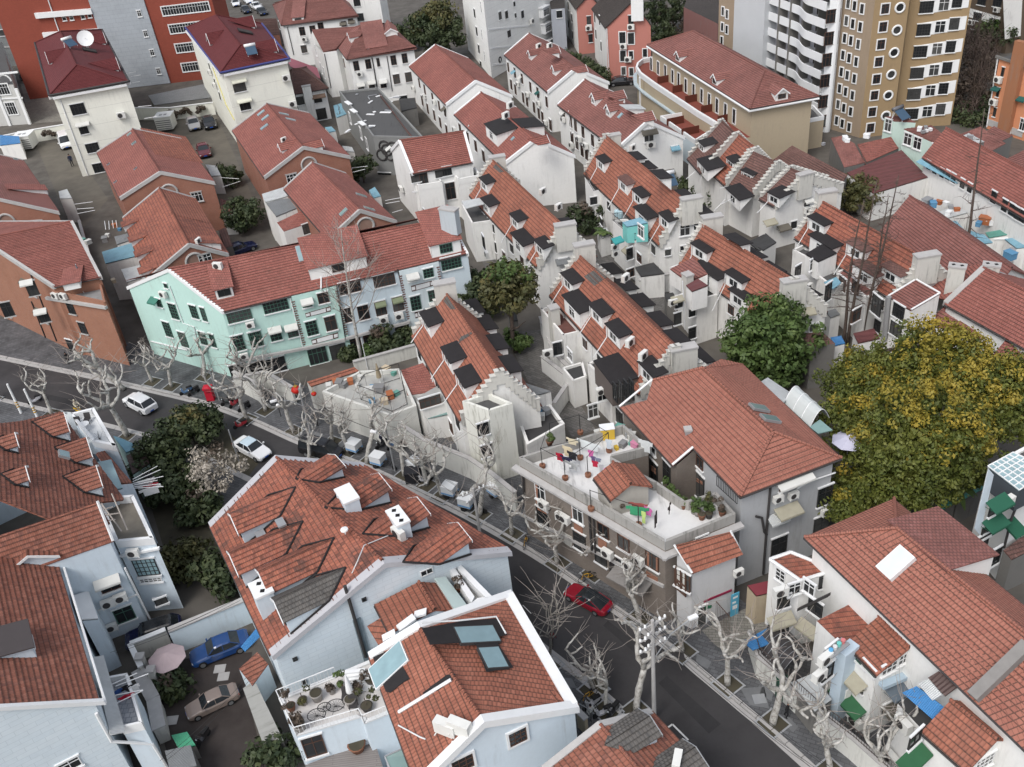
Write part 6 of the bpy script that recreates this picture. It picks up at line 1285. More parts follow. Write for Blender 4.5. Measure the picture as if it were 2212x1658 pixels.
stack(nc1,rr.lift(1.3).hit(T32(785,950)),2.0,1.2,1.4,dx,LBL,cap=TRM);stack(nc1,rr.lift(1.6).hit(T32(1210,1135)),2.0,1.0,1.6,dx,LBL,3,TRM);stack(nc1,rl.lift(2.0).hit(T42(70,165)),1.7,1.3,2,dx,LBL,2,TRM,down=2.5)
acat(nc1,rr.hit(T32(1042,995)),-.9,1.2);acat(nc1,rr.lift(.1).hit(T32(1258,1300)),-.9,1.35)
stack(nc1,rl.lift(.5).hit(T32(235,1190)),.9,.5,.5,dx,MET,cap=MET,name='roof_vent',down=.3);stack(nc1,rl.lift(.4).hit(T32(72,1295)),1.0,.6,.4,dx,MET,cap=MET,name='roof_vent',down=.3)
win(nc1,nc1.F['front'],[T32(1450,1600)],1.0,.6,'wn');win(nc1,nc1.F['front'],tt(T42,(355,758),(430,950),(930,262)),.35,.35,'kn',name='vent')
pipe(nc1,nc1.F['front'],tt(T42,(770,150),(880,520),(945,740)),.14,GUT,.2);
mb=MB();h=[nc1.F['front'].hit(p) for p in tt(T42,(745,130),(835,180))];mb.prism([V((p.x,p.y,0)) for p in (h[0],h[1])]+[V((p.x,p.y,0))+nc1.F['front'].n*.12 for p in (h[1],h[0])],Z*7.3);mb.build('wall_recess',plain('recess_blue',(.2,.25,.28),.9,.3),nc1.e)
mb=MB();mb.lathe(rr.hit(T32(775,1285)),[(.05,0),(.05,.35),(.3,.4),(.28,.5),(.05,.55)],10);mb.build('dish_cap',TRM,nc1.e)
wire(nc1,'roof_cable',[rr.lift(.12).hit(p) for p in tt(T32,(1140,1295),(930,1380),(880,1500))]+[rl.lift(.12).hit(T32(830,1610))],.04,PIP)
rl=nc3.F['rl'];rr=nc3.F['rr']
def felt(b,f,T,*ps):
 q=[f.lift(.09).hit(T(*p)) for p in ps];mb=MB();mb.prism(q,f.n*.03);mb.build('felt_patch',BLK,b.e)
felt(nc3,rl,T42,(1005,745),(1168,672),(1312,925),(1262,950),(1150,1040),(1112,1030));felt(nc3,rr,T42,(1412,505),(1740,445),(1860,640),(1790,620),(1480,640));felt(nc3,rr,T42,(1740,445),(2045,420),(2120,560),(2010,580),(2172,830),(1948,868),(1860,640));felt(nc3,rl,T42,(1420,1040),(1620,890),(1690,880),(1680,920),(1560,1010),(1440,1070))
skyl(nc3,rl,[T42(1140,812)],1.9,3.0,GLB,TRM);skyl(nc3,rr,[T42(1868,565)],1.6,3.0,GLB,GUT);skyl(nc3,rr,[T42(2000,758)],1.9,1.6,GLB,GUT)
wire(nc3,'flashing',[rl.lift(.15).hit(p) for p in tt(T42,(1218,1200),(1420,1075),(1655,930))],.12,TRM)
sk=lean('glass_roof','sloping green glass roof with white frame low on the near orange roof',[(T42(1105,1580),7.2),(T42(1165,1720),6.8),(T42(1630,1540),7.2),(T42(1530,1390),7.7)],GLG,TRM,cat='glass roof')
mb=MB()
for k in (0,.33,.62,1):mb.tube([sk.q[0].lerp(sk.q[3],k)+Z*.13,sk.q[1].lerp(sk.q[2],k)+Z*.13],.06,4)
mb.tube([sk.q[0]+Z*.13,sk.q[3]+Z*.13],.06,4);mb.build('glazing_bar',MET,sk.e)
F=nc3.F['front'];win(nc3,F,tt(T43,(108,1402)),1.2,1.3,'bGf');win(nc3,F,[T42(1750,1628)],1.4,1.3,'bGf')
acat(nc3,rl.lift(.2).hit(T42(1590,1425)),2.6,1.6);acat(nc3,rl.lift(.2).hit(T42(1705,1425)),2.6,1.6)
wire(nc3,'roof_cable',[rl.lift(.12).hit(p) for p in tt(T42,(1215,1310),(1400,1410),(1440,1425))],.05,PIP);wire(nc3,'roof_cable',[rr.lift(.5).hit(p) for p in tt(T42,(1410,455),(1700,440),(2030,405),(2110,545))],.06,PIP)
nc2=gable('tiled_house','small orange roofed house with a glass lean-to behind the white parapet',T42(1145,545),T42(1690,360),T42(1030,322),T42(1520,350),7.9,LBL,OR,over=.1,eo=.1)
lean('glass_lean_to','long milky glass lean-to roof beside the small orange roof',[(T42(1515,95),8.3),(T42(1690,368),8.3),(T42(1805,345),7.9),(T42(1605,80),7.9)],plain('milky_glass',(.5,.6,.58),.25,.1,.6),WHT,cat='glass roof')
wt2=flat('parapet_terrace','narrow white roof terrace with potted plants behind a thick white parapet by the road',tt(T42,(1640,60),(1840,358),(2040,345),(1735,35)),7.2,LBL,plain('pale_terrace',(.45,.44,.41),.9,.2),par=.9,pw=.4,parm=TRM,cat='roof terrace')
slope(nc2,[P(p,z) for p,z in ((T42(955,485),7.6),(T42(1050,645),7.0),(T42(1190,555),7.4),(T42(1085,405),8.0))],OR,'side_roof')
for ps in (((1085,600),(1190,545)),((1215,515),(1350,415)),((1350,400),(1450,370))):
 a,c=P(T42(*ps[0]),8.6),P(T42(*ps[1]),8.9);mb=MB();t=(c-a).normalized();n=V((-t.y,t.x,0));mb.prism([a-n*.3,c-n*.3,c+n*.3,a+n*.3],Z*.18);mb.build('coping_slab',TRM,nc3.e)
TZ=6.2
nt=flat('roof_terrace','white rooftop terrace with wire chairs and potted plants beside the rust roof',tt(T42,(222,1092),(372,1402),(905,1245),(935,1300),(1195,1195),(1005,765)),TZ,LBL,plain('pale_screed',(.60,.58,.56),.9,.12,.7),par=.12,cat='roof terrace',parm=TRM)
q=[V((p.x,p.y,TZ+.12)) for p in nt.q];ip=[P(p,TZ+.12) for p in tt(T42,(222,1092),(372,1402),(905,1245),(935,1300),(1195,1195))];railing(nt,ip,.95,TRM,.25);railing(nt,[P(p,TZ+.12) for p in tt(T42,(222,1092),(700,900))],.95,TRM,.25)
mb=MB()
for k in range(6):a=P(T42(905+12*k,945+13*k),TZ);mb.bx(a.x-.9,a.x+.5,a.y-.14,a.y+.14,TZ+.01,TZ+1.2-.2*k)
mb.build('stairs',TRM,nt.e)
fw=wallface(P(T42(372,1402),TZ),P(T42(905,1245),TZ));win(nt,fw,[T42(512,1480)],1.4,2.1,'b',name='door');
dkk=flat('timber_deck','grey timber deck with a black rail and large pot below the white terrace',tt(T42,(440,1640),(470,1900),(1120,1760),(1010,1420)),3.3,LBL,brick('deck_boards',(.24,.22,.21),(.19,.175,.165),(.08,.07,.07),6,.16,.2,.012),par=0,cat='deck');railing(dkk,[P(p,3.3) for p in tt(T42,(435,1600),(1000,1390),(985,1320))],.95,IRON,.6)
rr=nr1.F['rr'];rl=nr1.F['rl']
gdorm(nr1,rr,tt(T43,(1180,1255),(1560,1515)),2.0,1.2,.5,GRT,LBL,st=None,verge=MET);acat(nr1,rr.lift(.2).hit(T43(1385,1640)),1.2,1.3)
e=nl1.rs
gdorm(nl1,e,tt(T31,(505,283),(692,492),(772,728)),3.0,2.2,1.0,NEAR,LBL,st='w',flash=True);gdorm(nl1,e,tt(T31,(95,455),(182,735)),1.8,1.4,.6,NEAR,LBL,st=None,flash=True);skyl(nl1,e.lift(1.2),[T31(530,628)],1.0,.9,GLB,MET)
gdorm(nl1,nl1.fs,[T31(230,1455)],3.6,1.4,.9,NEAR,LBL,st=None)
F=nl1.F['front'];win(nl1,F,[T41(915,150)],1.5,1.0,'b');awn(nl1,F,[T41(880,85)],2.0,.7,AWW);win(nl1,F,[T41(1035,385)],1.5,1.6,'g');win(nl1,F,[T41(1340,275)],1.0,.7,'k');ac(nl1,F,tt(T41,(893,275),(1000,228)),1.15);ac(nl1,F,[T41(925,475)],1.05);pipe(nl1,F,tt(T41,(1040,0),(1260,450)),.09);strip(nl1,F,T41(810,355),T41(1150,215),.15,.06,TRM)
tz=8.2
t1=flat('white_terrace','small white roof terrace with two dark chairs and a round table, left of the street',tt(T31,(600,330),(800,280),(985,600),(795,560)),tz,LBL,plain('white_floor',(.66,.68,.69),.8,.08),par=.7,parm=TRM,cat='roof terrace')
for pts in (((520,270),(590,275),(650,415),(580,425)),((690,500),(760,505),(805,620),(735,625))):
 mb=MB();q=[P(T31(*p),tz+1.9) for p in pts];mb.prism(q,Z*.06);o=mb.build('canopy',MATS['milky_plastic'],t1.e)
t2=flat('stone_terrace','old roof terrace with cluttered dark floor and white parapet under a timber frame',tt(T31,(830,1030),(985,1400),(1300,1370),(1130,1010)),7.6,LBL,plain('dark_screed',(.17,.155,.13),.9,.4),par=.7,parm=TRM,cat='roof terrace')
f=wl(t2.Fs,T31(1210,1560),8);win(t2,f,[T31(1215,1560)],1.9,1.9,'kGB');win(t2,f,[T41(1255,100)],1.9,.5,'wG',name='balustrade');ac(t2,f,[T31(1115,1420)],1.1);strip(t2,f,T31(1000,1460),T31(1330,1395),.2,.25,TRM);win(t2,f,[T41(1340,275)],1.1,.7,'k')
mb=MB()
for a,c in (((930,950),(1060,1250)),((810,985),(1010,1260)),((870,1130),(1000,1110)),((880,1175),(960,1165)),((860,1080),(940,1060))):mb.tube([P(T31(*a),tz+1.5),P(T31(*c),tz+1.2)],.06,5)
mb.build('timber_frame',plain('pale_timber',(.4,.36,.32),.9,.2),t2.e)
lean('glass_roof','grey glazed roof strip between the dormers and the old terrace',[(T31(768,700),8.8),(T31(865,945),8.6),(T31(1020,905),8.2),(T31(925,672),8.4)],GLB,LBL,cat='glass roof')
lean('tiled_strip','rust tiled lean-to above pale green wall near the laundry poles',[(T31(800,610),8.6),(T31(1000,870),8.2),(T31(1100,860),7.4),(T31(870,600),7.8)],NEAR,LBL,cat='roof')
lean('yard_shed','pale green lean-to with ragged blue sheet roof behind the garden tree',[(T31(945,475),3.8),(T31(1050,610),3.6),(T31(1170,565),3.2),(T31(1000,490),3.4)],SHL,plain('pale_green_wall',(.42,.55,.5),.8))
lean('yard_shed','dark open lean-to beside the ragged blue sheet roof',[(T31(1050,640),3.6),(T31(1105,790),3.4),(T31(1245,700),3.0),(T31(1180,580),3.2)],SHD,MATS['pale_green_wall'])
shed(nl2,nl2.rs,[T41(60,600)],2.6,1.1,plain('dark_dormer_top',(.07,.06,.06)),LBL,.25)
vb2=flat('balcony_annex','balcony with patterned tiles and a white rail below the steep orange roof',tt(T41,(920,965),(1035,1385),(1210,1345),(1085,935)),5.0,LBL,brick('patterned_tiles',(.45,.47,.5),(.30,.33,.37),(.2,.22,.25),.4,.4,.1,.03),par=.8,pw=.15,parm=TRM,cat='balcony')
lean('sheet_roof','white ribbed sheet roof strip beside the patterned balcony',[(T41(770,752),6.4),(T41(915,1395),6.4),(T41(1040,1372),5.9),(T41(860,735),5.9)],SHW,LBL,cat='roof',walls=False)
lean('sheet_roof','plain white sheet awning beside the steep orange roof',[(T41(600,240),6.2),(T41(680,435),6.2),(T41(815,425),5.6),(T41(735,195),5.6)],TRM,LBL,cat='roof')
win(nl2,nl2.F['front'],[T41(580,1640)],1.4,1.0,'w')
wire(nl2,'wall_pipe',[nl2.F['front'].hit(p,.15) for p in tt(T41,(800,1210),(930,1445),(1270,1465),(1390,1658))],.12,TRM)
shed(br,br.F['s2'],[T34(1520,1320)],5.0,1.9,RD2,WHT,.18,sill='w');skyl(br,br.F['s0'],[T34(1150,1535)],1.4,2.2,plain('pale_skylight',(.6,.65,.63),.3),TRM,.3)
a,c=br.F['s0'].hit(T44(1795,1088)),br.F['s0'].hit(T44(2250,650));t=(c-a).normalized();n=br.F['s0'].n;s_=n.cross(t);mb=MB();mb.prism([a-s_*.35-n*.2,a+s_*.35-n*.2,c+s_*.35-n*.2,c-s_*.35-n*.2],n*.75);mb.build('firewall',plain('firewall_grey',(.22,.21,.2),.9,.25),br.e)
W1=wg1.Fs
def onw(b,H,w,h,st,T,*ps,**k):
 for p in ps:win(b,wl(b.Fs,T(*p),H),[T(*p)],w,h,st,**k)
onw(wg1,H1,1.0,1.2,'w',T44,(300,172),(425,165));onw(wg1,H1,.9,1.2,'wG',T34,(185,1628));onw(wg1,H1,1.0,1.3,'k',T44,(210,278));onw(wg1,H1,1.2,1.4,'k',T44,(565,100),(475,325));ac(wg1,wl(wg1.Fs,T44(165,170),H1),[T44(165,170)],1.2);awn(wg1,wl(wg1.Fs,T44(170,400),H1),[T44(170,390)],2.0,.9,AWB);onw(wg1,H1,1.8,1.4,'kG',T44,(165,490));strip(wg1,wl(wg1.Fs,T44(450,250),H1),T44(345,335),T44(600,215),.3,.3,GUT);awn(wg1,wl(wg1.Fs,T44(440,500),H1),[T44(440,470)],1.8,.8,AWB)
mb=MB()
for i in range(4):mb.tube([wg1.q[i]+Z*.05,wg1.q[(i+1)%4]+Z*.05],.14,6)
mb.build('roof_edge',TRM,wg1.e)
G=wg2.F['front'];S2=wg2.F['side']
win(wg2,G,tt(T44,(1225,745),(1090,830)),1.3,1.0,'wG');strip(wg2,G,T44(1000,960),T44(1290,840),.3,.5,plain('blue_ledge',(.4,.5,.58)),'ledge');awn(wg2,G,[T44(1170,940)],2.6,1.0,plain('slate_awning',(.12,.15,.18),.8));awn(wg2,G,[T44(1120,1110)],2.2,.8,AWD);ac(wg2,G,[T44(1320,830)],1.3);win(wg2,G,[T44(1110,1140)],1.6,1.0,'k')
win(wg2,S2,tt(T44,(845,765),(925,835)),1.1,.6,'gG');win(wg2,S2,[T44(825,960)],1.2,1.0,'k');awn(wg2,S2,[T44(810,880)],2.4,.9,AWB);ac(wg2,S2,tt(T44,(740,985),(840,1260)),1.2);awn(wg2,S2,[T44(785,1075)],2.8,.9,plain('green_sheet_awning',(.03,.11,.05),.7,.2));win(wg2,S2,[T44(765,1165)],2.2,1.6,'kG')
h=wg2b.q;f=wl(wg2b.Fs,T44(600,690),8);win(wg2b,f,tt(T44,(600,690)),1.1,1.3,'kB');win(wg2b,f,tt(T44,(577,860)),1.1,1.5,'k');ac(wg2b,f,tt(T44,(522,730),(475,865)),1.2)
hh=f.hit(T44(720,600));mb=MB();t=Z.cross(f.n);mb.box(V((hh.x,hh.y,wg2.He*.5))+f.n*.3,t*.7,f.n*.4,Z*(wg2.He*.5+.5));mb.build('chimney_breast',plaster('chimney_blue',(.5,.6,.68),.25),wg2.e)
hh=f.hit(T44(615,640));mb=MB();t=Z.cross(f.n);mb.box(hh+f.n*.35,t*.9,f.n*.35,Z*.04);mb.build('shelf',MET,wg2b.e)
for k,cc in enumerate(((.1,.35,.6),(.6,.6,.6),(.15,.5,.45),(.6,.2,.2))):mb=MB();mb.lathe(hh+f.n*.35+t*(-.6+.4*k)+Z*.05,[(.13,0),(.16,.3),(.15,.32)],8);tag(mb.build('wash_bowl',plain('bowl_%d'%k,cc,.4)),['blue','white','teal','red'][k]+' plastic bowl on the wall shelf left of the blue chimney breast','bowl','bowls on the wall shelf')
lean('tarpaulin','bright blue corrugated sheet sagging over the gap beside the lowest orange gable',[(T44(1200,1040),wg2.He+.2),(T44(1480,1285),wg2.He),(T44(1590,1190),wg2.He+.7),(T44(1320,985),wg2.He+.8)],SHT,WHT,walls=False,cat='roof sheet')
lean('roof_sheet','pale sheet roof between the blue corrugated sheet and a brown sheet',[(T44(1330,965),wg2.He+1),(T44(1450,1105),wg2.He+.9),(T44(1535,1060),wg2.He+1.3),(T44(1420,925),wg2.He+1.4)],SHW,WHT,walls=False,cat='roof sheet')
lean('roof_sheet','dark brown sheet roof against the salmon eave above the pale sheet',[(T44(1415,918),wg2.He+1.5),(T44(1555,1072),wg2.He+1.4),(T44(1670,990),wg2.He+1.9),(T44(1505,862),wg2.He+2)],SHD,WHT,walls=False,cat='roof sheet')
S3=wg3.F['side'];win(wg3,wl(wg3b.Fs,T44(1300,1410),6),[T44(1305,1415)],1.2,1.3,'k');G=wg3.F['front'];win(wg3,G,[T44(1880,1615)],1.5,1.2,'wG');ac(wg3b,wl(wg3b.Fs,T44(1240,1280),6),tt(T44,(1245,1280),(1135,1555)),1.3);awn(wg3b,wl(wg3b.Fs,T44(1220,1540),6),[T44(1240,1530)],2.4,1.0,MATS['green_sheet_awning'])
onw(rb_,9,1.3,1.3,'k',T34,(1975,1060),(1910,1250));onw(rb_,9,1.6,1.8,'k',T34,(1850,1370),(1955,1480));F=wl(rb_.Fs,T34(1975,1060),9);awn(rb_,F,tt(T34,(1968,985),(1935,1150)),2.0,1.0,plain('green_awning2',(.02,.10,.06),.7));ac(rb_,F,[T34(2035,995)],1.3);panel(rb_,F,tt(T34,(1912,740),(1955,790),(1840,1290),(1795,1240)),LBL,.05,'blue_pier');pipe(rb_,F,tt(T34,(2150,1050),(2110,1150),(2045,1400)),.1,GUT,.15);awn(rb_,wl(rb_.Fs,T34(2200,1200),9),[T34(2190,1210)],1.8,.9,MATS['green_awning2'])
gz=rb_.H+2.0
gr_=lean('glass_roof_room','glazed roof room with white bars on the pale blue house, right edge',[(T34(1908,730),gz),(T34(2170,930),gz),(T34(2420,760),gz+.6),(T34(2120,615),gz+.6)],GLB,plain('roof_room_frame',(.06,.07,.08),.6),cat='roof room',inset=.03,z0=rb_.H)
mb=MB()
for k in range(7):mb.tube([gr_.q[0].lerp(gr_.q[3],k/6)+Z*.13,gr_.q[1].lerp(gr_.q[2],k/6)+Z*.13],.05,4);mb.tube([gr_.q[0].lerp(gr_.q[1],k/6)+Z*.13,gr_.q[3].lerp(gr_.q[2],k/6)+Z*.13],.05,4)
mb.build('glazing_bar',TRM,gr_.e)
lean('yard_roof','brown tiled lean-to beside the pale blue house at the right edge',[(T34(2040,1420),4),(T34(2110,1500),3.6),(T34(2300,1400),3.8),(T34(2220,1290),4.2)],BRW,DCON)
lean('yard_wall_canopy','long green glass canopy over a dark passage behind the pale blue house',[(T34(1640,990),2.8),(T34(1655,1030),2.6),(T34(1870,910),2.6),(T34(1860,865),2.8)],plain('green_glass_canopy',(.08,.3,.25),.3),DCON,cat='canopy')
lean('yard_wall_canopy','long green glass canopy over a dark passage behind the salmon-roofed house',[(T34(1380,1110),2.8),(T34(1410,1150),2.6),(T34(1640,1030),2.6),(T34(1620,985),2.8)],MATS['green_glass_canopy'],DCON,cat='canopy')
win(k1,k1.F['left'],tt(T24,(1168,1000),(1145,1150)),1.6,1.6,'k');pipe(k1,k1.F['left'],tt(T24,(1085,880),(1050,1230)),.3,plain('grey_stack_pipe',(.25,.25,.25),.8),.3)
win(k4,k4.front,[T24(1950,1295)],.8,1.6,'k');win(k4,wallface(kz[0],kz[1]),[T24(1445,1150)],1.2,1.4,'w')
for p,pots in ((T24(1660,620),2),(T24(1945,610),2)):h=P(p,10.2);stack(k3,h,1.6,.9,2.4,(1,-.6,0),STW,pots,down=1.5)
SW=plaster('street_wall_white',(.62,.62,.58),.7)
gwall('street_wall','long white street wall topped by an iron fence, before the white annexes',[T43(2040,690),T44(-10,905),T44(225,1130),T44(480,1370),T44(760,1590),T44(1100,1900)],2.3,SW,STO)
fnb=B('iron_fence','dark iron fence standing on the long white street wall','fence',P(T44(225,1130)));railing(fnb,[P(p,0)+Z*2.42 for p in (T43(2040,690),T44(-10,905),T44(225,1130),T44(480,1370),T44(760,1590),T44(1100,1900))],.9,plain('rusty_iron',(.07,.055,.05),.8),.2,'fence_bars')
gwall('street_wall','white street wall behind the delivery trikes, between square annex and the brick corner building',[T32(1230,520),T32(1480,680),T32(1830,830),T32(2020,960),T33(110,1120)],2.6,SW,STO)
gwall('street_wall','white street wall below the roof yard with the dining sets',[T31(1985,130),T32(150,80),T32(370,215)],2.4,SW,STO)
tr_=flat('yard_building','low white building whose roof yard holds patio furniture beside the red lanterns',tt(T32,(590,130),(1150,330),(1370,250),(1230,-60),(900,-40)),3.8,SW,plain('yard_floor',(.36,.36,.34),.9,.25),par=.5,cat='building')
lean('porch_canopy','long orange tiled canopy over the yard below the mint terrace',[(T22(455,1588),3.6),(T22(490,1630),3.2),(T22(890,1500),3.2),(T22(850,1465),3.6)],OR,SW,cat='canopy')
sd_=lean('glazed_porch','small grey roofed porch with a glazed front beside the tiled annex',[(T32(1365,160),4.6),(T32(1420,230),4.4),(T32(1620,170),4.4),(T32(1545,55),4.8)],plain('porch_roof',(.3,.3,.29),.8,.2),WHS,'house');win(sd_,wl(sd_.Fs,T32(1480,170),5),[T32(1480,180)],2.2,1.2,'b');lean('glazed_porch','lower glass roofed porch in the yard beside the square annex',[(T32(1430,270),3.0),(T32(1460,330),2.8),(T32(1640,290),2.8),(T32(1590,230),3.0)],GLG,WHS,'house')
hutm=lean('guard_hut','small cream guard hut with maroon roof behind the iron gate',[(T43(2020,150),3.6),(T43(2095,235),3.3),(T43(2290,190),3.3),(T43(2200,110),3.6)],plain('maroon_roof_sheet',(.17,.03,.04),.6),BEI,'hut')
gt=B('iron_gate','dark iron gate beside the corner shop lane','gate',P(T43(1800,560)));railing(gt,[P(T43(1755,455),0),P(T43(1868,585),0)],2.4,BRN,.18,'gate_bars')
ps=B('poster_board','blue poster board leaning by the iron gate','sign',P(T43(1905,410)));a,c=P(T43(1875,415),0),P(T43(1940,385),0);n=wallface(a,c).n;mb=MB();mb.prism([a,c,c+Z*2.6,a+Z*2.6],n*.06);mb.build('board',plain('poster_blue',(.09,.36,.52),.5,.1),ps.e)
mb=MB();
for z0,z1,k0,k1 in ((2.1,2.3,.2,.8),(1.55,1.75,.15,.6),(.9,1.3,.2,.8)):mb.prism([a.lerp(c,k0)+Z*z0+n*.065,a.lerp(c,k1)+Z*z0+n*.065,a.lerp(c,k1)+Z*z1+n*.065,a.lerp(c,k0)+Z*z1+n*.065],n*.01)
mb.build('poster_print',TRM,ps.e)
lean('tarpaulin','bright blue tarpaulin roof on posts beside the white annex and street wall',[(T43(1980,615),2.9),(T43(2065,690),2.9),(T43(2290,600),2.9),(T43(2195,505),2.9)],SHT,WHT,walls=False,cat='tarpaulin')
ag=B('arched_canopy','arched dark glass canopy behind the iron fence beside the blue tarpaulin','canopy',P(T44(250,750)));a,c=P(T44(-30,640),2.4),P(T44(190,885),2.4);e=P(T44(440,720),2.4)-c;mb=MB();hb_=MB();pr=None
for k in range(9):
 o=e*(k/8)+Z*(.9*math.sin(math.pi*k/8));cur=(a+o,c+o)
 if pr:mb.prism([pr[0],pr[1],cur[1],cur[0]],Z*.04)
 pr=cur
mb.build('canopy_skin',plain('smoked_plastic',(.05,.045,.045),.25,.3,1,0,.5),ag.e)
for s in [i/7 for i in range(8)]:hb_.tube([a.lerp(c,s)+e*(k/8)+Z*(.9*math.sin(math.pi*k/8)+.06) for k in range(9)],.022,4)
hb_.build('hoop',MET,ag.e)
lean('yard_slab_roof','pale flat yard roof stained grey behind the street wall',[(T44(270,960),2.6),(T44(470,1200),2.6),(T44(610,1100),2.6),(T44(440,890),2.6)],plaster('pale_slab',(.5,.52,.52),1.0,(.15,.15,.15)),DCON)
gwall('yard_wall','pale blue rendered yard wall behind the blue car',[T41(1480,700),T41(2110,440)],2.6,PBL,STO,.35)
lean('yard_shed','bright blue sheet lean-to against the patched-roof house, behind the blue car',[(T41(2005,660),2.6),(T41(2040,700),2.4),(T41(2170,570),2.6),(T41(2140,500),2.8)],SHT,DCON,walls=False)
lean('low_roof','mossy grey slab roof along the right side of the car yard',[(T41(2025,1010),2.4),(T41(2180,1440),2.4),(T42(260,1440),2.4),(T42(20,940),2.4)],plaster('mossy_slab',(.33,.33,.31),1.0,(.1,.1,.08)),DCON)
lean('low_roof','narrow rusty tiled lean-to beside the patched-roof house wall',[(T41(1990,840),3.0),(T41(2100,980),2.6),(T42(130,800),2.8),(T42(40,700),3.2)],NEAR,PBL)
lean('yard_shed','low green and grey shed roof in the car yard by the scooter',[(T41(1375,1530),2.4),(T41(1420,1700),2.4),(T41(1640,1650),2.4),(T41(1590,1480),2.4)],SHG,DCON)
lean('yard_shed','green tarpaulin crate stack in the car yard by the parked scooter',[(T41(1430,1400),1.5),(T41(1490,1510),1.5),(T41(1630,1480),1.5),(T41(1560,1370),1.5)],corr('green_tarp',(.08,.38,.22)),DCON)
gwall('yard_wall','low stone wall with planted top dividing the two parking yards',[T41(1200,960),T41(1330,1200),T41(1380,1450)],1.6,STW,STO,.8)
gwall('yard_wall','white trimmed wall enclosing a small dark patio with a pink parasol',[T41(1240,960),T41(1150,770),T41(1440,650)],2.0,STW,TRM,.25)
sheet('yard_ground_dark',tt(T41,(1250,900),(1500,760),(2100,700),(2050,1000),(2200,1658),(2250,1900),(1500,1900),(1350,1400)),.01,gmat('dark_yard',(.035,.028,.026),(.06,.05,.045),.4,.3))
BK1=barky('plane_bark',(.50,.49,.46),(.34,.325,.295),(.11,.10,.085),2.6)
BK2=barky('brown_bark',(.11,.085,.07),(.08,.06,.05),(.05,.04,.033),4)
BK3=barky('grey_bark',(.24,.225,.2),(.17,.155,.135),(.09,.08,.07),4)
TWG=plain('twig',(.27,.24,.215),.9,.2);TWD=plain('dark_twig',(.085,.062,.053),.9,.2)
LDK=leafy('dark_leaf',[(.016,.026,.013),(.03,.045,.019),(.05,.065,.026),(.075,.085,.034)])
LGR=leafy('green_leaf',[(.022,.042,.013),(.045,.078,.02),(.075,.115,.032),(.12,.155,.05)])
LOL=leafy('olive_leaf',[(.028,.034,.015),(.055,.06,.022),(.085,.08,.028),(.13,.105,.035)])
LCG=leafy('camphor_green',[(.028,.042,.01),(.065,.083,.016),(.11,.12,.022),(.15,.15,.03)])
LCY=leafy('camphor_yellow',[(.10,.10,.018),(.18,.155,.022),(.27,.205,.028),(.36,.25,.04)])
LBR=leafy('dry_leaf',[(.05,.04,.03),(.08,.06,.045),(.11,.085,.06)])
LPW=leafy('pale_blossom',[(.12,.11,.09),(.25,.22,.18),(.4,.36,.3),(.5,.45,.4)])
def leafcloud(mb,c,r,n,sz,ms=(0,),yb=0,clump=1.1,seed=0,shell=.72,gap=0):
 rn=random.Random(seed);c=V(c);nc=max(4,int(n/55))
 for k in range(nc):
  while True:
   d=V((rn.gauss(0,1),rn.gauss(0,1),rn.gauss(0,1)))
   if d.length>.05:break
  d.normalize()
  if d.z<-.55:d.z*=.4;d.normalize()
  q=rn.uniform(shell,1.0)*(1 if rn.random()>gap else rn.uniform(.6,1.15));cc=c+V((d.x*r[0],d.y*r[1],d.z*r[2]))*q
  cr=clump*rn.uniform(.6,1.25);u0,v0=rn.random()*9,rn.random()*9
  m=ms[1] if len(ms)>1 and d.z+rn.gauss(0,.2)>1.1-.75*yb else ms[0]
  for i in range(55):
   e=V((rn.gauss(0,1),rn.gauss(0,1),rn.gauss(0,1)*.8));e.normalize();p=cc+e*cr*rn.uniform(.55,1.05)
   nrm=(e+V((rn.uniform(-.6,.6),rn.uniform(-.6,.6),rn.uniform(-.3,.8)))).normalized();x=nrm.orthogonal().normalized();a=rn.uniform(0,6.28);y=nrm.cross(x);x,y=x*math.cos(a)+y*math.sin(a),y*math.cos(a)-x*math.sin(a)
   s=sz*rn.uniform(.6,1.3);uv=(round(u0+rn.random()*.25,2),round(v0,2))
   mb.v+=[p-x*s,p+y*s*.55,p+x*s,p-y*s*.55];k0=len(mb.v)-4;mb.f.append((k0,k0+1,k0+2,k0+3));mb.uv.append([uv]*4);mb.m.append(m)
def limb(mb,p,d,L,r0,r1,rn,wob=.25,n=6,knob=0,up=.05,sides=6):
 pts=[V(p)];rs=[r0];d=V(d).normalized()
 for i in range(n):
  d=(d+V((rn.uniform(-wob,wob),rn.uniform(-wob,wob),rn.uniform(-wob,wob)*.7+up))).normalized();pts.append(pts[-1]+d*(L/n));t=(i+1)/n
  rs.append((r0+(r1-r0)*t)*(1+(knob*rn.uniform(-.2,.7) if knob else 0)))
 mb.tube(pts,rs,sides);return pts,d
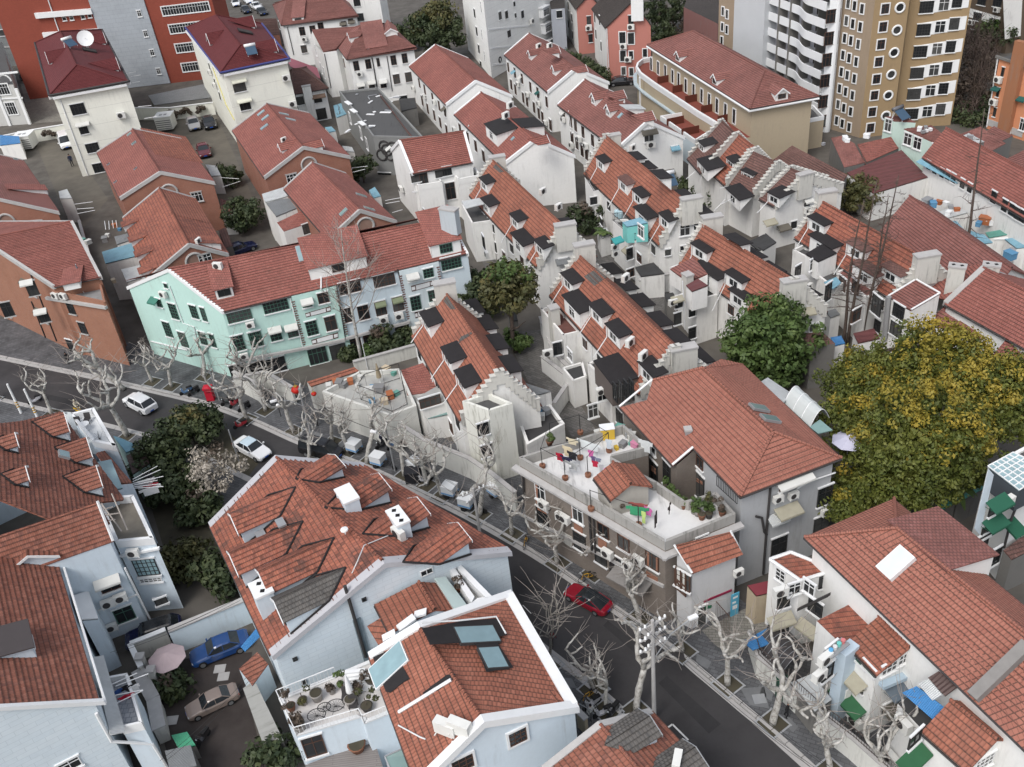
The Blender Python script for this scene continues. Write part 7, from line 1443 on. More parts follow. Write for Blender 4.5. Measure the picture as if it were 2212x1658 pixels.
def leaftree(name,label,base,top,rad,mats,n,sz=.3,clump=1.1,yb=0,group=None,trunk=.3,bark=None,subs=None,seed=1,crown_lo=.35,gap=.2,lift=0,cat='tree'):
 b0=P(base,0);h=zof(base,top);h=min(max(h,1.2),26);e=empty(name,b0,label,cat,group)
 tr=MB();rn=random.Random(seed);pts,_=limb(tr,b0,(0,0,1),h*.62,trunk,trunk*.5,rn,.12,5)
 for k in range(6):
  a=rn.uniform(0,6.28);limb(tr,pts[rn.choice((2,3,4))],(math.cos(a),math.sin(a),.8),rad*.75,trunk*.45,trunk*.12,rn,.2,5)
 tr.build('trunk',bark or BK2,e,True)
 mb=MB();zc=h*(1+crown_lo)/2;rz=h*(1-crown_lo)/2
 if subs is None:
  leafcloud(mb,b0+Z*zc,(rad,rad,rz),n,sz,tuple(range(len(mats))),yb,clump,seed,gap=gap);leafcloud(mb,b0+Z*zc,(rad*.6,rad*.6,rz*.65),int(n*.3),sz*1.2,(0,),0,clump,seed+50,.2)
 else:
  for i,(dx,dy,z,r,rz_,k) in enumerate(subs):leafcloud(mb,b0+V((dx,dy,z)),(r,r,rz_),k,sz,tuple(range(len(mats))),yb,clump,seed+i,gap=gap);leafcloud(mb,b0+V((dx,dy,z-.4)),(r*.62,r*.62,rz_*.6),k//4,sz*1.3,(0,),0,clump,seed+70+i,.2)
 mb.build('crown',mats,e);return e
def camphor(label,base,bl,seed):
 b0=P(base,0);e=empty('camphor_tree',b0,label,'tree','yellow-green camphor trees');tr=MB();rn=random.Random(seed);mb=MB();pts,_=limb(tr,b0,(0,0,1),5,.55,.4,rn,.06,4)
 for i,(px,z,r,yb) in enumerate(bl):
  z+=rn.uniform(-.9,.7);r*=rn.uniform(.72,.95);c=P(px,z);lp=[pts[-1],pts[-1].lerp(c,.5)+Z*.5,c];tr.tube(lp,[.3,.2,.06],6)
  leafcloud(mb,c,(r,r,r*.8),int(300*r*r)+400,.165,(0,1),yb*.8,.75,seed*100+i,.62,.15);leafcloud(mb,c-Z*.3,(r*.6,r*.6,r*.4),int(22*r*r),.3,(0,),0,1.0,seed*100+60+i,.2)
 tr.build('trunk',BK2,e,True);mb.build('crown',[LCG,LCY],e)
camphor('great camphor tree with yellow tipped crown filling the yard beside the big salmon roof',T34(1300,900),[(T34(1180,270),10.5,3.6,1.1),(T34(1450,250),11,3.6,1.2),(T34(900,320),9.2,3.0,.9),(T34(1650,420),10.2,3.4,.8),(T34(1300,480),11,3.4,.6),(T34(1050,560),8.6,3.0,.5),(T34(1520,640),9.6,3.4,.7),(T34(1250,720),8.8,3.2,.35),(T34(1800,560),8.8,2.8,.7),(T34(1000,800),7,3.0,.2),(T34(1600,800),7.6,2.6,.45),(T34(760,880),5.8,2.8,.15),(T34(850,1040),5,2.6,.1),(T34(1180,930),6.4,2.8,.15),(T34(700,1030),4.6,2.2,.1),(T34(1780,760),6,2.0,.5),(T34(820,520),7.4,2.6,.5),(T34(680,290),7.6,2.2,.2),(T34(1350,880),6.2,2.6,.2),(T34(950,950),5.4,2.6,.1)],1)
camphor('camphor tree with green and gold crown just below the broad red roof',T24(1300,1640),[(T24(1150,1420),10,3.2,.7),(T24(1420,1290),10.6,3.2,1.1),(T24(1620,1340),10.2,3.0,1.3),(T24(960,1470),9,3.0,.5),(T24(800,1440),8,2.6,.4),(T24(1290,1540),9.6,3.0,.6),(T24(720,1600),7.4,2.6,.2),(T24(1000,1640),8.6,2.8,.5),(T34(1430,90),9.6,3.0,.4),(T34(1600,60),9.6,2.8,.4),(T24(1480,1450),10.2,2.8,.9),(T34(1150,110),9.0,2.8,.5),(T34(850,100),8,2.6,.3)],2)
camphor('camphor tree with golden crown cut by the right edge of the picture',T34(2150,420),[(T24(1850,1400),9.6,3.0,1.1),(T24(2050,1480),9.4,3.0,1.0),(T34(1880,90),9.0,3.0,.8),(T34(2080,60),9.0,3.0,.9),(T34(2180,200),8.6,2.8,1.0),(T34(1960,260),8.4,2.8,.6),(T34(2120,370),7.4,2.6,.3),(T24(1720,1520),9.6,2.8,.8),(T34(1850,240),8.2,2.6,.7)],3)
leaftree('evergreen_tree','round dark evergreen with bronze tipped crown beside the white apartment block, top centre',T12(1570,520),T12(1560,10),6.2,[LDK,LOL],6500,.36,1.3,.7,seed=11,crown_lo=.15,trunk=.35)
leaftree('evergreen_tree','dark evergreen behind the right side of the round bronze tipped crown',T12(1290,420),T12(1260,190),4.2,[LDK],2500,.36,1.2,seed=12,crown_lo=.05)
leaftree('evergreen_tree','dense bright green tree before the orange stepped gable house, right of centre',T33(2180,60),T23(2090,830),4.6,[LGR],7500,.27,.95,seed=13,crown_lo=.12,subs=[(0,0,8.2,3.0,2.4,2200),(-1.6,.4,6.4,3.2,2.8,2200),(1.8,.2,6.2,3.2,2.8,2200),(.2,-.8,4.4,3.6,3.0,2400),(-1,0,2.6,3.0,2.0,1200),(1.5,0,2.4,2.8,1.8,1000)])
leaftree('evergreen_tree','leaning dark evergreen over the paved lane, bushy crown above a bare double trunk',T23(90,1340),T23(140,560),3.0,[LOL,LGR],3600,.26,.95,.5,seed=14,crown_lo=.42)
leaftree('evergreen_shrub','broad dark evergreen shrub at the right end of the pale blue terrace front',T22(1880,1050),T22(1830,690),3.4,[LDK],3800,.26,.9,seed=15,crown_lo=.1)
leaftree('evergreen_tree','small bushy evergreen low on the double trunk by the lane entrance',T23(120,1330),T23(150,1170),1.5,[LGR],700,.24,.7,seed=16,crown_lo=.25)
leaftree('evergreen_tree','dark round evergreen at the corner of the beige balcony building',T13(2090,1290),T13(2060,850),3.6,[LDK],3800,.32,1.1,seed=17,crown_lo=.05)
for lb_,bs,tp,rd,m,nn in (('dark wooded tree behind the pink gabled house',T13(1260,330),T13(1230,-60),4.6,[LDK],2600),('dark tree left of the red brick house at the top edge',T13(1400,260),T13(1420,-20),4.4,[LDK],2600),('bushy dark tree between the pink house and red brick house',T13(1300,400),T13(1330,200),3.4,[LDK],1800),('green tree in front of the brown block, top right corner',T14(1960,420),T14(1985,170),4.2,[LDK,LGR],2200),('small evergreen behind the orange house at the top right corner',T14(2190,330),T14(2190,230),2.5,[LDK],700),
 ('evergreen bush behind the long grey-brown roof at right',T24(800,190),T14(800,1470),3.2,[LOL],2600),('small dark tree against the white single-pitch house, right',T24(1300,1230),T24(1290,1010),1.7,[LDK],900),('small evergreen beside the white stepped gable terrace, right of centre',T23(1550,-20),T13(1560,1480),1.9,[LDK],900),('bushy evergreen in the court below the brown stepped gables',T23(1700,120),T13(1690,1545),2.3,[LDK],1400),('vine covered bush between the two rows of orange stepped gables',T23(680,330),T23(640,120),2.6,[LDK,LBR],1500),
 ('dark garden tree left of the blossoming magnolia, beside the street',T31(1640,560),T31(1650,210),3.0,[LDK,LOL],3000),('dark spreading garden tree nearest the ragged blue roof',T31(1400,800),T31(1400,440),3.0,[LDK],3400),('dark garden tree in front of the blossoming magnolia',T31(1480,1000),T31(1500,700),2.8,[LDK],2600),('low garden tree behind the patched-roof house corner',T31(1700,1150),T31(1720,940),2.2,[LDK,LBR],1500),
 ('dark court tree between the two red brick rows',T21(2060,330),T21(2050,60),3.2,[LDK],2400),('dark bush beside the second red brick row court',T11(1900,1560),T11(1880,1390),2.6,[LDK],1300),('dark shrub at the end of the old workshop wall',T12(930,1520),T12(900,1290),2.4,[LDK],1200),('twiggy dark shrub at the foot of the pale blue terrace',T22(1130,1340),T22(1130,1120),2.0,[LDK,LBR],1300),('dark shrub under the bay windows of the pale blue terrace',T22(1290,1300),T22(1280,1180),1.6,[LDK],800),('small yellow-green shrub at the foot of the tall bare tree',T22(975,1390),T22(975,1310),.8,[LGR],300),('dark shrub left of the tall bare tree',T22(820,1400),T22(815,1320),1.0,[LDK],350),
 ('overgrown garden bush by the stone steps of the pale blue house',T41(1560,40),T31(1560,1380),2.4,[LOL],1600),('dark garden bush below the patched-roof house',T41(1850,170),T31(1800,1500),2.4,[LDK],1600),('climbing shrub over the small dark patio',T41(1450,1000),T41(1420,880),1.5,[LDK,LBR],800),('leafy dark plant in the yard under the white roof terrace',T42(200,1620),T42(190,1420),1.7,[LDK],900),('mossy shrub in the gap beside the sheds at right',T24(1180,60),T14(1150,1600),2.2,[LOL,LGR],900),('rusty shrub in the yard behind the long brown roof',T24(1290,480),T24(1270,380),1.6,[LBR],500)):
 leaftree('evergreen_tree' if rd>1.8 else 'shrub',lb_,bs,tp,rd,m,nn,.26,.85,.4,seed=len(lb_)*7+int(rd*10),crown_lo=.12,trunk=.16,cat='tree' if rd>1.8 else 'shrub')
leaftree('magnolia_tree','pale blossoming magnolia beside the patched tile roof and the police car',T31(1850,980),T31(1820,560),2.6,[LPW,LBR],1500,.17,.9,.35,seed=91,crown_lo=.25,bark=BK3,trunk=.12,gap=.5)
hd=empty('hedge',P(T13(700,600),0),'dark hedge climbing the wall between the long white terrace and pink houses','hedge');mb=MB()
for k in range(9):leafcloud(mb,P(T13(545+36*k,470+24*k),1.6),(1.5,1.5,1.6),420,.28,(0,),0,.9,300+k)
mb.build('foliage',LDK,hd)
for i,(p,lb_) in enumerate(((T11(420,1135),'dry brown creeper hanging on the cream wall behind the white van'),(T11(1480,960),'dry brown creeper on the cream wall, left clump behind the silver car'),(T11(1570,945),'dry brown creeper on the cream wall, middle clump behind the silver car'),(T11(1660,935),'dry brown creeper on the cream wall, right clump above the black car'))):
 e=empty('wall_creeper',P(p,0),lb_,'creeper');mb=MB();leafcloud(mb,P(p,1.0)+V((0,-.4,.6)),(1.6,.4,.7),400,.22,(0,),0,.5,400+i);mb.build('foliage',LBR,e)
def thicket(label,pts,h,seed):
 rn=random.Random(seed);e=empty('bare_thicket',P(pts[0],0),label,'trees');e['kind']='stuff';mb=MB();lf=MB()
 for p in pts:
  b0=P(p,0)
  for k in range(5):
   o=V((rn.uniform(-2,2),rn.uniform(-2,2),0));q,_=limb(mb,b0+o,(0,0,1),h*rn.uniform(.7,1),.12,.04,rn,.14,6,sides=4)
   for j in range(9):a=rn.uniform(0,6.28);limb(mb,q[rn.randint(2,6)],(math.cos(a),math.sin(a),.8),h*.35,.04,.012,rn,.3,5,sides=3)
  leafcloud(lf,b0+Z*h*.35,(2.6,2.6,h*.35),500,.3,(0,),0,1.2,seed+int(p[0]))
 mb.build('branches',TWD,e);lf.build('undergrowth',LBR if seed%2 else LDK,e)
thicket('dark bare woodland between the tan tower and the orange house',tt(T14,(1720,560),(1800,660),(1700,760),(1830,800),(1760,900),(1680,950),(1850,560),(1760,480),(1880,700)),8,31)
thicket('dark undergrowth at the foot of the woodland beside the tan tower',tt(T14,(1700,1000),(1780,1020),(1860,960),(1840,880)),3.5,32)
thicket('bare scrubby trees at the top edge right of the pink house',tt(T13,(1540,260),(1600,230),(1480,330)),6,33)
def baretree(name,label,base,top,seed,bark,twig,r=.25,nb=16,sp=.5,bl=.4,start=.35,group=None,up=.1,lean=0,tw=7):
 b0=P(base,0);h=min(zof(base,top),30);rn=random.Random(seed);e=empty(name,b0,label,'tree',group);t=MB();pts,_=limb(t,b0,(lean,0,1),h,r,.04,rn,.05,10,up=.03);t.build('trunk',bark,e,True);mb=MB()
 for k in range(nb):
  f=start+(1-start)*k/nb;i=min(9,int(f*10));p=pts[i].lerp(pts[i+1],f*10-i);a=k*2.4+rn.uniform(-.5,.5);L=h*bl*(1.05-f*.75)*rn.uniform(.7,1.1)
  q,d=limb(mb,p,(math.cos(a)*sp,math.sin(a)*sp,up*6),L,r*.38*(1.1-f),.02,rn,.18,6,up=up,sides=5)
  for j in range(tw):a2=rn.uniform(0,6.28);limb(mb,q[rn.randint(1,6)],d*.6+V((math.cos(a2),math.sin(a2),rn.uniform(-.1,.6)))*.7,L*.42,.025,.008,rn,.25,4,sides=3)
 mb.build('branches',twig,e);return e
baretree('bare_tree','tall pale bare tree in front of the pale blue terrace wall',T22(915,1420),T22(760,290),41,BK1,TWG,.24,22,.7,.5,.3,tw=9)
GT='bare redwoods by the stepped gable'
for i,(bs,tp,lb_) in enumerate(((T24(705,1280),T24(800,30),'bare redwood, leftmost thin trunk of the group before the stepped gable house'),(T24(745,1280),T14(1000,1500),'bare redwood with straight trunk, second from the left of the group'),(T24(850,1265),T14(1110,1420),'bare redwood with the tallest trunk in the middle of the group'),(T24(915,1225),T24(1085,60),'bare redwood, rightmost trunk of the group before the white single-pitch house'))):
 baretree('bare_redwood',lb_,bs,tp,50+i,BK2,TWD,.2,26,.9,.16,.25,GT,0,tw=7)
baretree('bare_redwood','lone thin bare redwood rising over the long brown roof at right',T24(1715,640),T14(1985,930),57,BK2,TWD,.22,22,.9,.14,.2,None,0,tw=6)
baretree('topped_tree','topped bare tree with a twiggy tuft standing before the blank white gable',T13(345,1640),T13(290,1215),58,BK2,TWD,.2,10,.5,.22,.62,tw=8)
for i,(bs,tp,lb_) in enumerate(((T13(1560,300),T13(1540,60),'thin bare tree right of the dark trees, before the old brick house'),(T12(760,1100),T12(740,870),'thin bare tree behind the old workshop'),(T21(1250,1400),T21(1215,1210),'thin bare street tree before the mint gable'),(T24(1180,420),T24(1230,60),'thin bare tree among redwoods behind, with pale tips'),(T14(2200,980),T14(2180,700),'thin bare tree in front of orange house wall'))):
 baretree('bare_tree',lb_,bs,tp,60+i,BK3,TWD,.09,10,.6,.3,.3,tw=6)
def planetree(seed,h=3.6,big=1.0,young=False):
 rn=random.Random(seed);t=MB();w=MB()
 pts,_=limb(t,(0,0,0),(rn.uniform(-.15,.15),rn.uniform(-.15,.15),1),h*big,.18 if not young else .1,.135 if not young else .07,rn,.10,6,knob=.28,sides=8)
 nl=rn.choice((3,4,4)) if not young else 5
 for k in range(nl):
  a=k*6.283/nl+rn.uniform(-.5,.5);sl=rn.uniform(.45,1.25)
  q,d=limb(t,pts[-1]-Z*.1,(math.cos(a),math.sin(a),sl),rn.uniform(1.9,3.1)*big*(.8 if young else 1),.115 if not young else .05,.06 if not young else .03,rn,.42,8,knob=.6 if not young else .1,up=.06,sides=7)
  for j in range(3):
   a2=rn.uniform(0,6.28);q2,d2=limb(t,q[rn.choice((3,5,6,8))],d*.4+V((math.cos(a2),math.sin(a2),rn.uniform(.2,1.1))),rn.uniform(.9,1.8)*big,.075 if not young else .035,.045 if not young else .02,rn,.45,6,knob=.7,up=.06,sides=6)
   for m in range(rn.randint(3,5)):
    a3=rn.uniform(0,6.28);limb(w,q2[rn.choice((4,6,6))],V((math.cos(a3),math.sin(a3),rn.uniform(.1,1.2))),rn.uniform(.6,2.1)*big,.02,.007,rn,.2,4,sides=4)
 return t,w
PT=[]
for sd_i in range(7):
 t,w=planetree(200+sd_i*3,2.5,1.0);to=t.build('trunk',BK1,None,True);wo=w.build('twigs',TWG);PT.append((to.data,wo.data));bpy.data.objects.remove(to);bpy.data.objects.remove(wo)
t,w=planetree(333,2.6,1.05,True);to=t.build('trunk',BK3,None,True);wo=w.build('twigs',TWG);YT=(to.data,wo.data);bpy.data.objects.remove(to);bpy.data.objects.remove(wo)
PITM=plain('pit_frame',(.30,.31,.32),.85,.2)
def street_tree(px,label,v,s=1.0,rz=0,tilt=(0,0),pit=True,young=False):
 b0=P(px,.13);s*=.92 if px[1]>1130 and not young else 1;e=empty('plane_tree',b0,label,'tree','bare pollarded plane trees along the street',rz);e.scale=(s,s,s);e.rotation_euler=(tilt[0],tilt[1],rz)
 d=YT if young else PT[v%7];link('trunk',d[0],e);link('branches',d[1],e)
 if pit:
  j=min(range(len(rk)),key=lambda i:(rk[i]-b0).length);t=(rk[min(j+1,len(rk)-1)]-rk[max(j-1,0)]).normalized();n=V((-t.y,t.x,0));mb=MB();c=V((b0.x,b0.y,.14))
  for a,x,y in ((n*.85,t*.95,n*.06),(n*-.85,t*.95,n*.06),(t*.85,n*.79,t*.06),(t*-.85,n*.79,t*.06)):mb.box(c+a,x,y,Z*.02)
  mb.prism([c+t*.78+n*.78,c-t*.78+n*.78,c-t*.78-n*.78,c+t*.78-n*.78],Z*.01,1);tag(mb.build('tree_pit',[PITM,SOIL]),kind='structure')
for i,(px,lb_,s,tl) in enumerate((
 (T21(1030,1650),'tall pale plane tree reaching over the brick corner house balcony, far pavement',1.6,(-.1,-.3)),
 (T21(1270,1590),'slim plane tree on the far pavement below the mint gable',.95,(0,0)),
 (T31(1430,60),'plane tree between white car and red postbox, far pavement',1.1,(0,0)),
 (T22(60,1650),'twisted plane tree before the mint shopfronts, left of the red lanterns',1.3,(0,.1)),
 (T32(110,260),'plane tree at the left of the lane mouth with lanterns',1.15,(0,0)),
 (T32(345,430),'plane tree standing beneath the red lanterns',1.3,(0,.1)),
 (T32(665,520),'short plane tree just right of the dark-coated walker',1.0,(0,0)),
 (T32(955,690),'plane tree between the two upper delivery trikes',1.45,(0,-.15)),
 (T32(1265,800),'plane tree beside the black bin and covered scooter',1.15,(0,0)),
 (T32(1580,970),'plane tree left of the pair of middle delivery trikes',1.25,(.1,.1)),
 (T32(1890,1130),'plane tree right of the pair of middle delivery trikes',1.45,(0,.1)),
 (T33(440,1530),'plane tree before the left half of the brick terrace building',1.25,(0,.05)),
 (T33(745,1610),'plane tree touching the middle of the brick terrace building',1.2,(0,0)),
 (T43(1120,420),'plane tree behind the tail of the red car',1.35,(0,-.05)),
 (T43(1475,695),'plane tree in front of the corner shop',1.2,(0,0)),
 (T43(1855,970),'plane tree opposite the blue tarpaulin',1.4,(0,.05)),
 (T44(120,1295),'plane tree on the pavement by the green gate in the white street wall',1.5,(0,.05)),
 (T44(600,1700),'plane tree at the bottom edge beside the white street wall',1.3,(0,0)),
 (T44(1010,1800),'plane tree at the bottom edge near the low white annex',1.3,(0,0)),
 (T43(740,1010),'plane tree on the near pavement by the yellow bicycle',1.0,(0,0)),
 (T43(850,1190),'gnarled plane tree by the parked scooters, near pavement',.95,(0,.2)),
 (T43(1095,1190),'tall crooked plane tree on the near pavement beside the power pole',1.6,(0,-.12)),
 (T31(430,285),'plane tree on the near pavement by the cream-coated rider',1.1,(0,0)),
 (T31(1060,470),'tall forked plane tree in front of the white car',1.7,(0,.05)),
 (T31(-60,170),'plane tree at the left edge beside striped posts',1.2,(0,0)),
 (T31(2060,330),'plane tree on the far pavement behind the row of scooters',1.3,(0,.1)),(T31(1700,-20),'plane tree by the postbox with branches over the hoarding wall',1.2,(0,-.1)),(T32(800,600),'slender plane tree between the uppermost trike and the dark van',1.1,(0,.15)),(T32(1450,880),'plane tree rising behind the covered scooter',1.25,(0,.1)),(T33(60,1290),'plane tree at the corner where the white wall meets the brick terrace building',1.2,(0,-.1)),
 (T32(480,690),'plane tree on the near pavement beside the dark van',1.0,(0,0)))):
 street_tree(px,lb_,i,s,i*1.37,tl,pit=i not in(0,))
street_tree(T43(370,805),'young thin plane tree in a square pit, near pavement opposite the red car',0,1.25,.4,young=True)
def palm(label,base,h,seed,r=1.5,n=16):
 b0=P(base,0);rn=random.Random(seed);e=empty('palm',b0,label,'palm');t=MB();t.tube([b0,b0+Z*h*.5,b0+Z*h],[.14,.11,.1],7);t.build('trunk',BK2,e);mb=MB()
 for k in range(n):
  a=k*2.4;d=V((math.cos(a),math.sin(a),0));el=rn.uniform(-.2,1.0);pts=[b0+Z*h+d*(r*s*math.cos(el*(1-s)))+Z*(r*(s*math.sin(el)-s*s*.55)) for s in (0,.35,.7,1)];x=V((-d.y,d.x,0))
  for i in range(3):
   w0,w1=(.08,.3,.26,.03)[i],(.08,.3,.26,.03)[i+1];mb.face([pts[i]-x*w0,pts[i]+x*w0,pts[i+1]+x*w1,pts[i+1]-x*w1],0,[(k*.37,.5)]*4)
 mb.build('fronds',LGR,e)
palm('fan palm in the court between rows of orange stepped gables',T23(825,520),3.2,1);palm('fan palm beside the dark passage with the green canopy',T34(1570,1180),4.2,2,1.9,20)
def paint_mat(name,c,rough=.25):
 if name in MATS:return MATS[name]
 m,nt,b=_mat(name);b.inputs['Base Color'].default_value=(*c,1);b.inputs['Roughness'].default_value=rough;b.inputs['Coat Weight'].default_value=.5;b.inputs['Coat Roughness'].default_value=.08;b.inputs['Specular IOR Level'].default_value=.5
 MATS[name]=m;return m
CGL=plain('car_glass',(.02,.024,.028),.06,.2,1,0,.6);TYR=plain('tyre',(.015,.015,.016),.85,.1);RIM=plain('alloy_rim',(.3,.31,.32),.35,.1,2,.6);HDL=plain('headlight_glass',(.5,.53,.55),.1,.1);TLL=plain('tail_light',(.25,.012,.012),.25,.1);BLU=plain('number_plate_blue',(.02,.08,.35),.4,.1)
def loft(mb,st,m=0,close=True):
 for a,b in zip(st,st[1:]):
  n=len(a)
  for i in range(n-1):mb.face([a[i],b[i],b[i+1],a[i+1]],m)
 if close:mb.face(st[0],m);mb.face(st[-1][::-1],m)
KINDS_={
 'sedan':dict(L=4.75,W=1.8,st=[(0,.78,.38,.62),(.03,.9,.24,.72),(.10,.97,.18,.80),(.28,1,.16,.93),(.55,1,.16,.95),(.80,1,.17,.97),(.95,.95,.22,.95),(1,.82,.34,.82)],cab=(.27,.42,.70,.86,1.44)),
 'coupe':dict(L=4.95,W=1.92,st=[(0,.72,.36,.55),(.03,.88,.22,.66),(.10,.97,.16,.76),(.28,.98,.15,.88),(.55,.98,.15,.92),(.80,1.02,.16,.96),(.95,.93,.22,.92),(1,.78,.36,.80)],cab=(.29,.46,.66,.93,1.40)),
 'suv':dict(L=4.7,W=1.85,st=[(0,.8,.42,.78),(.03,.92,.28,.92),(.10,.98,.24,1.0),(.26,1,.22,1.08),(.55,1,.22,1.1),(.85,1,.22,1.12),(.97,.95,.28,1.12),(1,.88,.4,1.0)],cab=(.24,.36,.86,.975,1.68)),
 'van':dict(L=4.9,W=1.85,st=[(0,.85,.38,.8),(.03,.95,.26,.95),(.12,1,.22,1.08),(.25,1,.2,1.15),(.55,1,.2,1.16),(.9,1,.2,1.16),(.98,.97,.25,1.16),(1,.92,.35,1.1)],cab=(.12,.26,.95,.985,1.95))}
def car(label,kind,rear,front,paint,group=None,size=None,z=.0,roofmat=None,name='parked_car',plate=True,rails=False):
 k=KINDS_[kind];a,b=P(rear,z),P(front,z);L=(b-a).length;
 s=size or max(.85,min(1.9,L/k['L']));c=(a+b)/2;hd=math.atan2((a-b).y,(a-b).x)
 e=empty(name,c,label,'car' if kind!='van' else 'van',group,hd);e.scale=(s,s,s)
 Lk,W=k['L'],k['W'];X=lambda t:(t-.5)*Lk
 st=[]
 for t,w,zb,zt in k['st']:
  w=w*W/2;x=X(t);r=min(.12,(zt-zb)*.3);half=[(x,w*.88,zb),(x,w,zb+r),(x,w*1.0,zt-r*1.3),(x,w*.93,zt-r*.35),(x,w*.82,zt)];st.append([V((p[0],-p[1],p[2])) for p in half]+[V(p) for p in half[::-1]])
 mb=MB();loft(mb,st);bo_=mb.build('body',paint,e,True,False)
 x0,x1,x2,x3,h=k['cab'];zb=lambda t:max(q[3] for q in k['st'] if abs(q[0]-t)<.3)-.05
 wb,wt=W*.46,W*.355;cs=[]
 def sec(t,zz,w):x=X(t);return [V((x,-w,zz)),V((x,w,zz))]
 B0,B3=sec(x0,.86 if kind in('sedan','coupe') else 1.02,wb*.93),sec(x3,.9 if kind in('sedan','coupe') else 1.05,wb*.93);T1,T2=sec(x1,h-.05,wt),sec(x2,h-.05,wt);M1,M2=sec(x1,.88 if kind in('sedan','coupe') else 1.05,wb),sec(x2,.9 if kind in('sedan','coupe') else 1.05,wb)
 g=MB();g.face([B0[0],B0[1],T1[1],T1[0]]);g.face([B3[1],B3[0],T2[0],T2[1]])
 for i in (0,1):g.face([M1[i],M2[i],T2[i],T1[i]]);g.face([B0[i],M1[i],T1[i]]);g.face([M2[i],B3[i],T2[i]])
 g.build('windows',CGL,e,world=False)
 r=MB();up=Z*.07;rm=MB()
 xs=[x1,x1+.04,(x1+x2)/2,x2-.04,x2];zs=[h-.06,h-.01,h+.02,h-.01,h-.06];S2=[]
 for t,zz in zip(xs,zs):x=X(t);S2.append([V((x,-wt-.03,zz-.05)),V((x,-wt*.85,zz+.03)),V((x,0,zz+.05)),V((x,wt*.85,zz+.03)),V((x,wt+.03,zz-.05))])
 loft(r,S2,0,False);r.face([p-Z*.02 for p in (S2[0][0],S2[0][-1],S2[-1][-1],S2[-1][0])]);r.build('roof_panel',roofmat or paint,e,True,False)
 p=MB()
 for i in (0,1):
  sg=-1 if i==0 else 1;o=V((0,sg*.012,0))
  for u,v in ((B0[i],T1[i]),(B3[i],T2[i]),(M1[i].lerp(M2[i],.48),T1[i].lerp(T2[i],.48)),(B0[i],M1[i]),(M1[i],M2[i]),(M2[i],B3[i])):p.tube([u+o,v+o],.035 if u is not M1[i] else .03,4)
 p.build('pillars',paint,e,world=False)
 WR=.33 if kind!='suv' else .37
 for t in (.17,.80):
  for sg in (-1,1):
   w=MB();y=sg*(W/2-.08);w.tube([(X(t),y-.11,WR),(X(t),y+.11,WR)],WR,16);wo=w.build('wheel',TYR,e,world=False);w=MB();w.tube([(X(t),y+sg*.10,WR),(X(t),y+sg*.125,WR)],WR*.62,12);w.build('rim',RIM,wo,world=False)
 for sg in (-1,1):
  w=MB();w.ell((X(.025),sg*W*.33,.62 if kind in('sedan','coupe') else .75),.09,.2,.07,8,5);w.build('headlight',HDL,e,True,False);w=MB();w.ell((X(.985),sg*W*.34,.74 if kind!='van' else .95),.07,.2,.09,8,5);w.build('tail_light',TLL,e,True,False)
  w=MB();w.box((X(x0+.06),sg*(W/2+.1),.98 if kind in('sedan','coupe') else 1.12),(.06,0,0),(0,.1,0),Z*.07);w.build('wing_mirror',paint,e,world=False)
 if plate:
  for t,n in ((1.003,1),(-.003,-1)):w=MB();w.box((X(t),0,.5),(.012,0,0),(0,.22,0),Z*.07);w.build('number_plate',BLU,e,world=False)
 w=MB();w.box((X(.0)+.03,0,.42),(.04,0,0),(0,W*.3,0),Z*.07);w.build('grille',TYR,e,world=False)
 return e
WC_=paint_mat('white_paint',(.72,.73,.74));BC=paint_mat('black_paint',(.012,.012,.014));RC=paint_mat('red_paint',(.22,.006,.018));TC=paint_mat('champagne_paint',(.22,.175,.15));UC=paint_mat('blue_paint',(.012,.05,.17));NC_=paint_mat('navy_paint',(.01,.013,.05));SC=paint_mat('silver_paint',(.36,.36,.36));MC=paint_mat('maroon_paint',(.1,.01,.015));LC=paint_mat('pale_blue_paint',(.5,.62,.70))
car('dark red coupe driving along the street past the plane trees','coupe',T43(835,365),T43(560,215),RC,name='moving_car',roofmat=CGL)
car('white hatchback car on the street behind plane branches, upper left','suv',T31(1285,290),T31(1075,180),WC_,name='moving_car',roofmat=WC_,size=1.0)
car('white and pale blue patrol car half hidden by the pale blossoms','sedan',T31(1990,545),T31(2230,670),WC_,name='patrol_car',roofmat=LC,size=1.0)
car('black van parked on the street behind the ridge of the patched roof','van',T32(440,590),T32(730,660),BC,size=.95)
car('champagne sedan parked in the dark yard at the lower left','sedan',T41(1960,1060),T41(1600,1230),TC)
car('bright blue sedan parked beside the pale blue yard wall','sedan',T41(2010,640),T41(1680,770),UC,size=1.0)
car('navy car parked close under the pale blue house windows','suv',T41(1500,520),T41(1100,650),NC_,size=.98,roofmat=BC)
car('white minivan parked by the cream garden wall at the left','van',T11(530,1150),T11(580,1285),WC_,size=1.25)
car('silver sedan parked beside a black car below the cream block','sedan',T11(1600,1010),T11(1640,1115),SC,size=1.35)
car('black sedan parked beside the silver sedan below the cream block','sedan',T11(1725,1000),T11(1775,1105),BC,size=1.35)
car('maroon car half hidden behind the red brick house roof','sedan',T11(1690,1240),T11(1720,1330),MC,size=1.3)
car('black people carrier parked on the forecourt of the arched building','van',T11(345,680),T11(165,655),BC,size=1.2)
car('black saloon parked against the pink gabled house','sedan',T13(885,715),T13(1060,700),BC,size=1.15)
